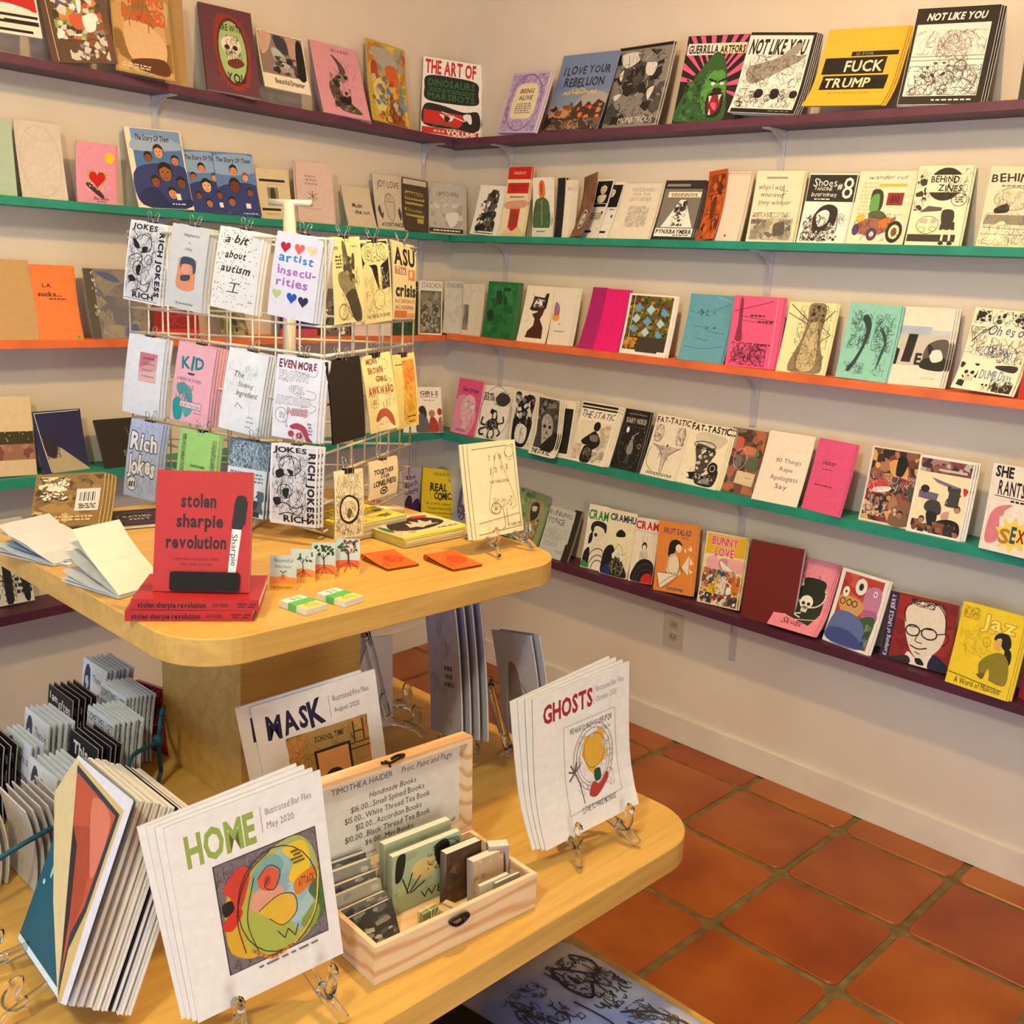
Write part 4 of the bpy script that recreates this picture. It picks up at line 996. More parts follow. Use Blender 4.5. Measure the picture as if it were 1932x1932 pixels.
A2 = '''
girls|zine|efe6d8|4|0|white zine with doubled GIRLS title and three standing women|t K nb 46 92 9 17 GIRLS;t R n 46 92 18 23 GIRLS;h G 54 28 84 30 1;P 5a5a58 34,99 38,66 50,56 62,70 66,99;e 50 50 9 9 K;P 2a1c1a 50,42 60,52 60,66 54,62;P a03028 66,99 68,72 76,64 88,78 88,99;e 74 58 8 8 b07a58;P a06050 90,99 90,72 98,66 99,99;e 94 54 6 8 a0302c|
skullp|zine|P|4|0|pink zine with a bald bespectacled head|P e898b0 2,40 40,30 90,60 70,98 3,98;t 3a1424 hbi 20 84 14 22 Solar System;P f0b8c4 30,40 46,28 70,30 82,44 78,66 62,82 44,80 30,62;e 44 46 10 7 W;o 8a3a54 1.4 44 46 10 6;e 72 48 9 7 W;o 8a3a54 1.4 72 48 9 6;s 8a3a54 0.9 60 32 30 80 80 10;r 44 80 62 90 f0b8c4;h 8a3a54 24 90 64 95 2|
octo|zine|f0eade|3|1|white zine with a black octopus and a mouse-like rider|o k 1.4 50 50 49 49;t k Bb 4 38 14 19 THE;t k Bb 6 42 20 28 ISSUE ONE;P 3a3836 46,22 62,12 86,16 94,26 80,36 60,36 50,30;s K 1.2 60 44 10 96 36 12;e 42 48 7 5 k;P k 44,48 56,46 62,62 46,66;P c 48,50 56,50 56,60 48,60;P k 26,72 40,62 60,62 70,74 56,82 34,82;L k 6 28,74 12,72 14,60;L k 6 30,78 10,84 14,92 24,92;L k 5 66,70 84,66 80,56;L k 5 42,80 40,94 46,97;L k 5 56,80 60,92 54,96;L k 5 66,76 78,86 72,92;s W 1 30 20 64 76 90 8|
swim|zine|efe8da|3|2|black and white zine with a patterned swimsuit figure|P k 10,8 30,4 46,20 60,6 90,10 84,40 88,60 70,96 20,94 10,60 16,40;P W 20,14 34,24 30,36 18,34;P W 62,22 80,14 78,34 62,34;b W,k,g 8 40 12 8 86 60;P W 26,64 50,58 72,66 66,90 30,88;o k 2 50 42 18 8;s k 1.6 80 10 8 90 96 10;l k 2 50,66 48,94|
static1|zine|efe8da|3|2|black and white STATIC zine with a pale face under branches|r 6 2 96 88 4a4846;b G,K,g 8 50 6 2 96 40;P b8b4ac 26,40 50,28 74,40 74,66 56,82 36,76;e 40 50 7 3 K;e 62 50 7 3 K;P K 50,56 56,62 48,62;l K 2 42,70 58,70;P k 60,70 96,56 96,88 40,88;s K 1.4 110 6 4 96 88 14;t k Bb 8 92 90 97 THE STATIC|curl=.02
static2|zine|e8dfd0|3|1|narrow sliver of white zine showing a black rectangle|r 30 14 82 92 k;s G 2 10 34 20 78 80 12;l K 2 96,2 94,98|
static3|zine|f0e8da|3|3|THE STATIC zine with a black nude figure against pale smoke|r 2 2 98 6 k;r 2 8 98 11 k;t k hi 5 95 14 25 THE STATIC;r 6 30 94 98 e6dcc6;b b8ae98,d8cebc 10 30 66 34 94 90;b b8ae98,cfc5b0 9 18 6 70 30 96;e 56 38 9 8 k;P k 44,50 54,46 68,54 74,66 60,76 46,70 32,70 24,64;P 77736c 44,54 62,52 66,62 48,62;P k 36,72 58,74 60,97 34,97;s g 1.6 14 38 74 58 96 14;s K 1 30 60 80 94 97 10|
space|zine|k|3|1|black zine with a ghostly girl among stars|d W 1 34 8 6 92 96;h g 12 6 88 9 1;r 10 13 90 24 K;t l/k Bb 12 48 14 22 BABY;t l/k Bb 54 90 14 22 HORSE;h G 8 27 90 29 1;e 26 34 6 5 W;l W 1.6 50,44 70,36;P 8a8884 46,50 56,52 62,68 50,74 38,68;e 52 46 5 4 8a8884;l g 2 46,74 44,88;l g 2 54,74 52,90;o W 1 84 58 5 4;o G 2 50 50 46 47|
fat1|zine|ece2d4|3|1|FAT-TASTIC zine with a drawing of patterned underwear|t k hb 4 99 3 12 FAT-TASTIC;s G 1.1 70 6 16 30 44 8;s G 1.1 70 70 16 94 44 8;o G 1.2 20 30 12 14;o G 1.2 82 30 12 14;p c8beb0 10,48 92,48 62,64 54,86 46,64;s G 0.9 60 34 48 66 70 6;P k 50,46 55,46 52,50;L K 1.6 10,48 30,52 44,66 52,92;L K 1.6 92,48 76,54 60,66 56,92;L K 1.3 10,52 4,66 10,82 30,92;h G 14 92 90 97 2|
fat2|zine|efe6cc|3|2|FAT-TASTIC zine with a leg in fishnet and laced boot|t k Bbh 4 99 2 12 FAT-TASTIC;P cfc6b0 22,16 60,14 96,20 70,40 28,36;P d8cfba 24,18 50,20 44,36 26,32;P 4a4640 26,34 60,36 76,42 66,62 60,78 40,78 34,60;b e8dfc8 5 22 28 38 70 74;o k 2 46 34 26 6;P k 12,84 40,78 56,80 54,90 20,90;P W 12,84 22,82 28,88 16,90;P K 44,88 70,78 92,70 88,96 50,97;P g 56,90 74,84 76,92 58,95;e 78 68 12 10 k;o W 1.2 78 68 6 5;s W 1 30 40 80 88 94 8;s k 1.2 70 24 36 76 78 8|
collage|zine|6a4a3c|2|0|dark collage zine with a pale gift tag shape|b 4a3428,8a5a40,b0664a,6f7068,3a2c24,98604a 14 90 0 0 99 99;P c06048 20,14 40,16 38,34 18,32;P c87850 46,26 76,28 74,38 44,36;P 8f9284 6,12 18,10 18,30 4,30;P 55604e 62,44 88,42 86,60 60,60;p d6c3a4 40,64 92,66 90,86 38,84;o L 1.4 40 46 18 16;h a08060 62 73 82 75 1|
things|zine|ece0d2|2|0|plain white zine titled 110 Things Rape Apologists Say|t G n 30 84 36 42 110 Things;t G n 42 70 48 54 Rape;t G n 26 86 60 67 Apologists;t G n 42 68 72 79 Say|
pinkz|zine|P|2|1|bright pink zine with white pages swung out at the right|h 6a1f3c 22 30 60 35 2;h 6a1f3c 26 40 54 42 1;h 6a1f3c 14 62 64 65 1|
people1|zine|e6d9cc|3|1|left of two photo-collage zines of faces, brown and red|r 4 2 99 97 6a4436;b 3a2a28,8a5a44,d8a868,7a3a34,2a2226,a87858 13 110 4 2 99 97;P d8a060 40,18 66,14 80,30 52,36;P k 58,8 76,14 70,34 56,32;P c03a38 6,48 40,42 46,58 12,60;P W 18,54 50,50 48,56 20,60;s W,e07880 1.3 60 4 34 96 60 14;P 7a5a44 66,74 90,76 96,97 60,97;P 44523e 84,50 97,46 95,66;s W 1.4 30 6 64 50 90 12;d d8a888 4 9 8 60 96 90;f a87858 2a2226 30 68 6;f c09070 3a2a28 52 64 6;f a87858 2a2226 80 84 7|
people2|zine|W|3|2|right of two photo-collage zines, cream ground with cut-out people|r 4 3 97 97 efe2bc;r 4 3 97 20 7a4048;b 5a3a44,8a5a54,3a2c2e,a87880,b8b4a8 8 30 4 3 97 20;r 38 14 90 17 c8c4b0;p 7a6f8a 28,26 80,34 76,38 40,32;p 6a6080 10,44 46,46 44,56 10,54;e 20 42 8 5 2a2226;b G,K,g 7 18 60 34 86 60;r 64 36 84 60 3c3a3e;P 3a363c 24,66 30,56 50,56 56,70 40,74;P 1e1a24 30,72 50,72 48,96 42,96;P c89a90 58,70 70,66 70,78 60,78;P k 50,82 72,76 92,80 92,97 50,97;b K,7a4a38,2a2430,a06048,8a5a50 7 50 6 82 94 97;r 4 97 96 99.6 W;f c0856a 2a2226 24 82 6;f c0856a 3a2226 84 62 6;P c03028 88,34 97,36 92,44|
sherants|zine|efe4da|3|1|white zine titled SHE RANTS with a pink figure and yellow burst|t k Bb 6 34 2 14 SHE;t k b 14 56 18 34 RANTS;l k 1.4 10,36 60,37;h k 34 38 60 42 1;P d8808c 8,60 20,48 40,44 30,52 24,60 28,84 14,92 6,86;e 24 54 6 5 d8808c;p f0d460 30,80 20,72 34,70 32,60 42,66 50,56 56,66 68,60 66,72 78,76 66,84 70,94 56,90 48,99 42,90 28,94 34,86;t b08028 Bb 28 44 72 88 S;t 2f4a78 Bb 46 54 68 86 E;t R Bb 56 68 70 84 X|
chicks|zine|c9b8cc|3|0|lilac zine titled The Beach Chicks half hidden behind the hanging card|t V hb 14 80 10 18 The;t V hb 10 90 22 32 Beach;t V hb 10 90 36 46 Chicks;P 4a3030 4,60 30,48 50,56 40,78 6,80;P V 40,70 90,60 96,97 20,97;P 6a4434 10,70 24,66 24,84 8,88|
yellowc|zine|E|2|1|yellow zine of REAL COMICS hand-lettering behind the small display stand|r 0 0 99.8 99.8 y;t 3a3410 h 30 76 8 14 THE SEARCH;t 3a3410 hb 76 92 16 25 $30;t 2c2808 Bbh 24 72 30 44 REAL;t 2c2808 Bbh 36 92 47 60 COMICS;t 4a4210 h 14 84 66 71 A comic must;t 4a4210 h 20 88 75 80 hopelessly;t 4a4210 h 14 92 84 89 unconventional;t 4a4210 h 30 80 92 97 cover|
greyblue|zine|a9b4bc|2|0|blue-grey comic with a purple character beside the yellow zine|P 6a5a80 20,30 60,20 80,50 60,90 24,80;P c8c0d8 36,36 56,34 54,60 38,60;s K 2 60 8 8 90 96 12;d W 3 12 8 70 90 96|
greenz|zine|8ca06c|4|1|green and tan patterned zine left of RUNNING YONGE|b 6a8a50,a8b080,5a7040 8 40 0 0 60 98;r 46 12 90 96 b0a070;P 3a3428 50,22 74,18 80,40 60,52;P d8d0a8 56,26 70,24 70,32 58,34;b 6a5a3c,c0b080,8a7a50 6 30 46 44 90 96;o 8a7a50 2 68 54 20 40|
yonge|zine|c4c8c6|2|0|grey-white zine titled RUNNING YONGE with a faint city sketch|t G h 4 92 6 16 RUNNING;t G h 4 70 20 32 YONGE;s 8a8e8c 0.8 130 8 40 92 66 12;h 9a9e9c 60 82 90 88 3;h a4a8a6 10 68 70 78 3|
yonge2|zine|2a241e|3|0|dark booklet edge just right of RUNNING YONGE|l C 4 90,2 90,98|
cra1|comic_book|efe9dc|2|0|first CRAMHURST comic, green title, woman in hat and record|t 2f8a3c Bb 3 99 8 22 CRAM;P 1f1c1c 24,30 50,24 90,26 99,34 99,40 30,42;P e8dcc8 38,36 60,32 90,38 84,54 50,56;e 50 46 8 3 K;P k 20,48 34,42 36,56 20,62;P e8e0d0 34,62 80,58 99,70 99,84 40,88;P k 8,74 30,68 34,96 6,92;o k 4 76 96 52 30;o k 4 80 98 42 22;o k 4 82 99 30 15;P 2f8a3c 3,90 24,90 40,98 3,98|
cra2|comic_book|ece4c4|3|0|second CRAMHURST comic, dark blue title, youth with black record|t B Bb 8 99 6 16 CRAMHU;P f0e6cc 40,34 66,34 66,46 52,50 42,44;P k 38,34 52,28 68,32 68,38 40,40;L G 1.4 50,50 44,62 70,66 84,60;L G 1.4 50,50 66,56 70,66;P k 4,64 30,54 50,70 66,72 96,99 4,99;s c8c0a0 1.6 40 30 66 92 97 16;P W 34,68 46,60 52,64 40,74;P B 12,88 30,84 40,99 12,99;P W 60,62 70,72 66,76|
cra3|comic_book|ece2d6|3|0|third CRAMHURST comic, red title, red-centred record|t r Bb 5 99 5 17 CRAM;l K 1.2 6,20 96,22;e 50 44 11 7 k;e 50 46 8 5 e8d8cc;l G 1.6 40,28 44,38;l G 1.6 58,28 56,36;P d8d0c4 36,52 66,52 68,66 36,66;s G 1 30 36 52 66 66 8;P k 12,99 20,76 46,64 80,64 99,74 99,99;o 6a6460 1.4 70 100 50 30;o 6a6460 1.2 72 100 38 22;e 80 98 28 14 r|
fruit|comic_book|e08a3c|3|1|orange spiral-edged comic titled FRUIT SALAD|t V bi 14 84 9 17 FRUIT SALAD;t V b 60 78 19 22 VOL 2;P k 30,40 34,28 50,24 64,30 58,38 46,42 44,50 32,50;e 56 36 8 6 f0dcc0;P e08a3c 64,40 60,44 66,42;P ecdcc0 34,48 54,46 62,64 66,72 50,76 30,70;o K 1.2 47 60 16 14;p f0e6d4 68,62 84,44 86,72;p f0e6d4 6,74 60,74 18,96;L K 1.3 60,74 40,78 18,90;L K 1.3 60,74 64,62 70,68;p f0e6d4 86,46 97,54 88,58;p f0e6d4 86,62 97,66 90,70;p f0e6d4 80,36 88,30 90,38;p f0e6d4 70,38 74,34 76,42;L K 1 6,74 60,74 18,96 6,74;t V bh 36 78 91 96 Scott Norman|
bunny|comic_book|efdfb4|3|1|crowded cartoon comic titled BUNNY LOVE in red letters|r 3 2 98 30 e6b428;t e04878/W Bb 16 80 5 16 BUNNY;t e04878/W Bb 26 72 20 31 LOVE;P e8b0b8 8,38 30,32 40,48 16,54;P e8b0b8 60,34 96,34 94,52 66,50;P c890a0 40,36 60,34 58,48 42,48;P W 42,38 56,42 76,50 70,56 50,48;b e6b428,b0763c,W,6a5a40,d0683a,c8b49c,4a5a78 8 120 3 50 97 97;P e8d8c8 46,64 60,58 64,72 60,86 44,84;P d07a30 80,66 96,62 96,78 82,80;P e6b428 20,74 40,70 42,86 22,88;b 2a3450,6a6a48,W,a83a30,3a3428 6 60 3 84 97 98;s K 1 120 4 48 96 98 8;d K 1.4 30 6 54 94 96|
maroon|book|6a1c1a|14|0|plain maroon hardback left of the pink skull prints||
pskull|comic_book|e88ca4|2|2|pink magazine with a horned skull on black|P d87890 4,4 40,10 30,40 10,70;s f4b8c8 1.6 30 4 4 96 40 16;p 1c1f18 36,38 92,36 94,70 80,88 20,80;o e8e4d0 3.4 64 46 30 18;P 1c1f18 44,26 84,26 88,38 66,50 46,40;S W 1c1f18 58 58 14;l W 2.6 24,74 56,80;l W 2.6 24,80 54,74;l c8d0b8 2 50,84 94,78;t 7a2034 hi 24 66 84 92 Skulls;l 2a1a1c 1.6 40,24 44,34;l 2a1a1c 1.6 70,20 74,30|curl=.03;bow=.002
eyes|comic_book|W|3|1|white-bordered magazine with floating eyeballs over a blue dome|r 8 4 92 96 b8403c;b b8403c,a03030,c85a50 14 30 8 4 92 40;P c080a8 60,20 91,16 91,56 66,58;P b06090 56,48 91,44 91,60;P d0a060 12,34 60,38 56,56 20,56;e 48 18 12 11 W;e 48 18 5 5 3a4a44;e 48 18 2.6 2.6 k;e 20 29 7 7 W;e 20 29 2 2 k;e 80 22 4 4 W;e 80 22 1.6 1.6 k;o 3a2a28 2 18 42 5 4;o 3a2a28 2 32 42 5 4;o 3a2a28 2 44 42 5 4;P 3a5a38 60,60 91,52 91,80 80,76;P 5a6ea8 8,96 8,62 30,54 60,58 78,72 84,96;P 3a4a8c 8,96 8,80 50,78 82,90 84,96;b 2c4a34,6a8a68 6 10 78 62 91 90|
uncle|paperback|8a2424|6|0|red and navy paperback with an ink portrait of a man in round glasses|r 0 0 14 99.6 2c2346;t d8d0dc ub 4 10 4 96 Kampung of UNCLE JERRY;b a03030,7a1e20,982a2a 16 30 14 2 99 98;P e8dccb 30,16 44,6 66,4 82,14 88,40 86,62 74,80 58,90 44,80 34,60 28,36;P f0e6d8 40,82 56,90 74,80 80,99 40,99;s K 1.6 30 34 4 82 14 14;L k 1.6 30,40 27,20 44,7 68,5 84,20 88,44;o k 2.2 42 50 10 8;o k 2.2 66 50 11 8;l k 2 52,48 55,48;l k 1.8 77,48 90,44;L k 1.4 52,52 48,64 58,66;L k 2 42,72 54,75 66,71;L k 1.4 50,80 58,82;P k 52,90 60,88 66,96 56,97;P 1e2440 78,78 99,90 99,99.5 72,99.5;P 2a2c30 14,97 40,88 44,99.5 14,99.5;L k 1.4 88,44 94,50 90,60 86,62;l k 1.4 36,45 48,44;l k 1.4 60,44 72,43|
jazz|comic_book|y|3|2|yellow comic titled Jaz with a figure in an olive sweater|t fae66a/b89a10 b 36 90 8 24 Jaz;s b89a10 1 60 4 4 30 18 10;s c8a818 0.9 60 6 24 60 60 16;e 62 38 9 9 y;o c8a818 1.4 50 40 6 6;P k 60,34 66,26 82,26 88,38 80,44 70,38;P k 80,42 90,44 92,58 84,60;P e0b060 64,34 72,32 72,46 62,44;P 8a7c1c 50,80 46,66 58,54 76,48 90,58 92,84 60,82;P y 58,82 62,70 66,82;P 6a5f14 46,80 58,76 56,84;l K 1.4 2,86 90,91;t 2a2408 h 14 88 89 96 A World of Musicians|gloss
redlow|book|9a2a28|6|0|dark red book at the right edge of the bottom shelf|P k 4,2 20,2 10,40|
farl|magazine|f0e6d2|4|0|white magazine with red and black print at the top left corner|p r 46,0 96,0 98,64 40,58;P W 44,58 60,56 90,62 70,66;r 2 70 98 74 k;r 2 80 60 84 k;r 50 78 98 84 k;P k 2,50 20,52 12,60;r 2 92 88 96 k|
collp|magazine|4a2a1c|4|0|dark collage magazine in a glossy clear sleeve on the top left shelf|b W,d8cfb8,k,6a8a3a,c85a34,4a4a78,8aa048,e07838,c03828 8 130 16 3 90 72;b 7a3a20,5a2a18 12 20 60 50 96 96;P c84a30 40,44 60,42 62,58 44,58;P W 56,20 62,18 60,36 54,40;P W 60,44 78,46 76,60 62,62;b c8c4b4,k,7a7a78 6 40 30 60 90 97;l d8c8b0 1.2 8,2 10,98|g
damag|magazine|b08a50|4|0|tan magazine with dripping orange DAMAGED lettering|b c8a068,a07a40,c0a878,8a6a34 20 50 2 10 98 98;P d8b084 20,44 60,40 90,60 80,86 30,84;t d0582c hB 10 90 4 18 SOMETHING;t d0582c hB 18 92 22 38 DAMAGED;l c05028 2 30,36 30,46;l c05028 2 62,38 62,50;P 5a3018 30,84 84,78 90,96 40,94;h d8c8a8 10 88 60 94 2|g
damag2|magazine|a88858|6|0|brown magazine edge beside the DAMAGED cover|l 6a5030 3 14,2 14,98|
skully|art_book|5f3440|8|0|purple book with a skull in a green oval|s 8a3a34 3 120 24 8 88 96 10;P 8a3028 30,14 54,8 80,18 90,50 82,86 56,96 34,84 22,50;e 56 51 29 40 5a2420;e 56 51 26 36 9fb878;t 2a3020 hb 34 78 20 27 ARE WITH;S e0d8c4 2a1c1a 54 44 19;P 6a2a24 46,62 66,58 76,64 60,70 46,68;s 3a2c26 1.2 40 38 32 72 60 8;t k hb 40 76 76 86 YOU|
dreamer|magazine|ece2cc|3|1|photo book with a pale curled shape, titled Beautiful Dreamer|r 2 2 98 74 8a7a70;P c8a894 4,4 30,4 22,30 6,40;P b8988a 60,6 92,10 96,60 82,66;P 3a3a44 34,6 60,8 64,34 44,30;P b4bab8 28,28 46,30 66,56 56,68 34,50;b 4a4644,a89a90,2a2624 8 30 20 40 96 72;P k 84,10 97,14 97,72 80,70;t 1c1818 b 26 90 80 89 Beautiful Dreamer|
river|zine|d898a8|3|3|pink zine with a winding dark river|P 55483c 40,14 56,22 66,34 58,46 46,56 54,72 86,92 60,94 40,90 28,74 26,56 40,46 52,38 50,26;b 2a221c,8a7a68 7 26 30 40 70 92;P k 42,74 60,72 66,80 48,84;P 2a221c 34,52 46,50 44,60;t 6a4048 hi 40 80 6 10 LIKE A RIVER;s 8a5a60 0.9 50 26 20 90 90 10|
goldt|art_book|c0a040|3|2|painted cover with an orange tree on gold and grey|b c8a83c,a89a80,d8b848,8a8a78,b87838 14 70 2 2 98 40;P a8a49a 10,10 60,8 80,26 40,30;P c8602c 46,30 74,26 80,46 60,52;P b04020 10,28 24,26 26,50 12,50;P 9a4a20 54,50 66,48 70,80 90,99 40,99 52,78;P d8c878 14,52 38,46 44,72 30,90 16,84;P 8a9a48 76,48 96,46 94,62 78,60;P 7a9ab8 80,66 96,64 94,84 82,80;P c03a28 92,8 99,10 98,20;b d8b040,8a6030,b8b490,6a7a8a,c87030 7 60 4 40 96 98;s 5a3018 1.4 60 40 60 92 98 14|bow=.007
sage|zine|a8bca4|3|0|plain sage green zine at the left edge||
lace|zine|d0c4b8|4|0|pale grey zine with faint lace pattern|o b4a89c 1.2 50 50 44 46;s b4a89c 0.7 120 6 4 94 96 12|
heart|zine|e89ab4|3|2|pink zine with a red jewelled heart and yellow sticker|P 4a2a2c 24,70 36,66 66,84 62,90;H c8a070 52 58 27;d e8d8c0 1.6 40 28 44 78 80;H c81818 52 58 21;e 84 22 12 9 y;t 3a1424 b 42 80 88 93 Elna Castro;h 3a1424 48 95 76 97 1|
story1|comic_book|f0e8d4|5|2|largest of three blue comics crowded with painted faces|r 10 1 98 96 4a78b4;r 10 1 98 24 7a9ccc;P 9ab4d4 12,14 50,8 96,16 96,24 12,28;t k bi 16 76 8 15 The Story Of Them;P 2a3a78 10,50 98,46 98,96 10,96;f e0a07c 3a2018 54 28 10;f 8a5038 1c1414 34 36 8;f c8805c 2a1a18 82 38 8;f 9a6038 1a1210 60 54 14;f 8a4a30 2a1812 40 66 9;f 7a4a38 1c1414 86 66 9;f d89068 241a1c 66 80 9;P 1e2a5c 12,78 40,74 60,92 96,86 96,96 12,96;r 72 80 80 88 W;h c8d4e8 60 92 90 95 1|
story2|comic_book|5a80b8|2|2|middle of three blue face-crowded comics|P 8aa8d0 2,6 98,4 98,30 2,34;t k bi 6 92 8 15 The Story Of Them;P 2a3a78 2,56 98,50 98,99 2,99;f d89068 1c1414 46 28 11;f a8684c 241a1c 20 42 9;f dca070 6a2a1c 76 42 9;f e8b488 171313 50 56 15;f 8a4a38 2a1812 24 72 9;f 8a5038 3a2a28 80 70 9;f b87850 2a2020 48 84 10;r 74 82 84 90 W|
story3|comic_book|5a80b8|2|0|right-hand of three blue face-crowded comics|P 8aa8d0 2,6 98,4 98,30 2,34;t k bi 6 92 8 15 The Story Of Them;P 2a3a78 2,56 98,50 98,99 2,99;f d89068 1c1414 46 28 11;f e0a888 8a3428 74 38 9;f 6a3a24 241818 44 52 15;f 8a5038 2a2020 80 62 9;f a8684c 241a1c 30 78 10;r 64 80 76 88 W;h c8d4e8 50 95 90 98 1|
beige|zine|d8c8a4|2|1|beige zine with two dark bars and a small figure|r 8 20 88 25 K;h a89878 30 29 80 31 1;r 30 36 64 66 8a8470;P 3a3a30 40,40 52,38 54,62 40,62;r 8 78 66 83 K;h a89878 16 87 60 92 2|
spstar|notebook|d8bcb4|3|1|pinkish spiral notebook with a star doodle|l 8a7068 2 4,2 4,98;h a89890 26 20 60 38 3;l G 1.6 46,46 46,64;l G 1.6 34,50 58,60;l G 1.6 34,60 58,50;l G 1.2 40,46 52,64;h b8a49c 20 74 70 78 1|
madecut|zine|d4c6b0|4|1|small plain zine handwritten Made the cut|t K hb 28 62 40 50 Made;t K hb 32 86 56 66 the cut|
joy|zine|d4c8b4|3|1|zine with JOY LOVE ACCEPTANCE lettering around a raised fist|t 3a3430 h 14 86 10 22 JOY LOVE;P cdbfa8 38,36 50,32 62,38 66,50 60,76 40,76 34,52;L K 1.6 40,76 34,52 38,38 50,33 62,38 66,50 60,76 50,82 40,76;l K 1.2 44,36 44,46;l K 1.2 52,34 52,46;l K 1.2 38,48 64,48;P 5a5048 8,64 16,56 20,70 26,66 20,80;P 5a5048 74,66 80,58 86,70 80,80;l K 1.2 16,54 20,82;l K 1.2 82,54 78,82;t K hb 14 84 86 93 ACCEPTANCE|
stripes|zine|4a4030|3|2|dark zine with torn yellow paper strips|r 2 2 98 12 c8bca4;p b8a050 12,24 84,26 84,32 10,30;p b8a050 10,34 90,36 90,41 12,40;p b8a050 12,44 86,46 84,51 12,49;p b8a050 10,56 80,58 82,63 10,61;p b8a050 14,66 88,67 88,73 14,71;h 4a4030 14 25 84 70 6;p b8a050 60,74 86,75 84,84 60,83|
tan|book|c09a68|6|0|plain tan book lying against the wall at the left edge||
lasucks|zine|e87c3c|3|1|orange zine titled L.A. sucks|t 5a1a10 Bb 24 46 24 29 L.A.;t 5a1a10 Bb 12 66 35 41 sucks...;h 5a1a10 36 43 76 46 1;e 92 96 4 2.6 5a9a20|bow=.008
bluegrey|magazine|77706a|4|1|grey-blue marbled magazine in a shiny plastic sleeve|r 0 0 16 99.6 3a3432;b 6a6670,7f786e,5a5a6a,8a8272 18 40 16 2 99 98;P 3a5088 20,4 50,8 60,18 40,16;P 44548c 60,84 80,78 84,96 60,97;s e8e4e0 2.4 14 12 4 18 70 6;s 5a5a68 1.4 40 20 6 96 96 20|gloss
honey|book|8a1a1e|6|0|dark red book with honeycomb pattern seen through the rack|o b04848 1.6 30 30 14 10;o b04848 1.6 62 30 14 10;o b04848 1.6 46 48 14 10;o b04848 1.6 78 48 14 10;o b04848 1.6 30 66 14 10;o b04848 1.6 62 66 14 10;r 0 82 99.6 99.6 c8201c|
olive|zine|7a7452|4|1|olive zine seen through the wire rack|b 5a5a3c,9a9270,3a3828 12 30 4 4 96 96|
purple|book|3a2458|5|1|dark purple book seen through the wire rack|h 8a78a8 12 60 60 66 1;r 0 84 99.6 99.6 c0485a|
bw2|zine|6a645c|4|1|black and white zine seen through the wire rack|b K,c,G,8a8478 10 40 4 4 96 96;s K 2 40 4 4 96 96 16|
whitepk|zine|dcc8bc|5|2|pale pink-white zine seen through the wire rack|h b8a49c 20 20 80 30 2|
dkgreen|zine|2c4a2c|4|0|dark green leafy zine right of the rack|b 1c3a1c,3a5a38,244424 10 30 4 4 96 96|
landsc|book|e0c8a0|7|0|wide book with a banded dusk landscape at the left edge|r 0 44 99.6 60 38371f;d e8e0c8 1 20 4 44 96 58;r 0 60 99.6 80 9a6a5a;b b07a68,7a4a40 12 14 0 60 99 80;r 0 80 99.6 99.6 dcc09c|
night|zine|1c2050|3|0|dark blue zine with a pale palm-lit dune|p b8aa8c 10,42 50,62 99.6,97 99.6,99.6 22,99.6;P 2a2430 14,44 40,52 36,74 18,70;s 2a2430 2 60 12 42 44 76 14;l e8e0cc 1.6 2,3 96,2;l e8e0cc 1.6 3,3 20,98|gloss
sear|book|1e1814|6|0|black book lettered SEAR in green|t 5a8a3a b 50 99 66 78 SEAR;l a8946a 1 70,20 78,60|
bwlow|book|d8ccb4|5|0|black and white patterned book under the table's left corner|P k 50,20 62,18 60,96 46,96;P k 80,50 92,48 94,94 82,94;s K 2.4 90 4 10 97 96 20;h K 66 60 98 90 4|
'''
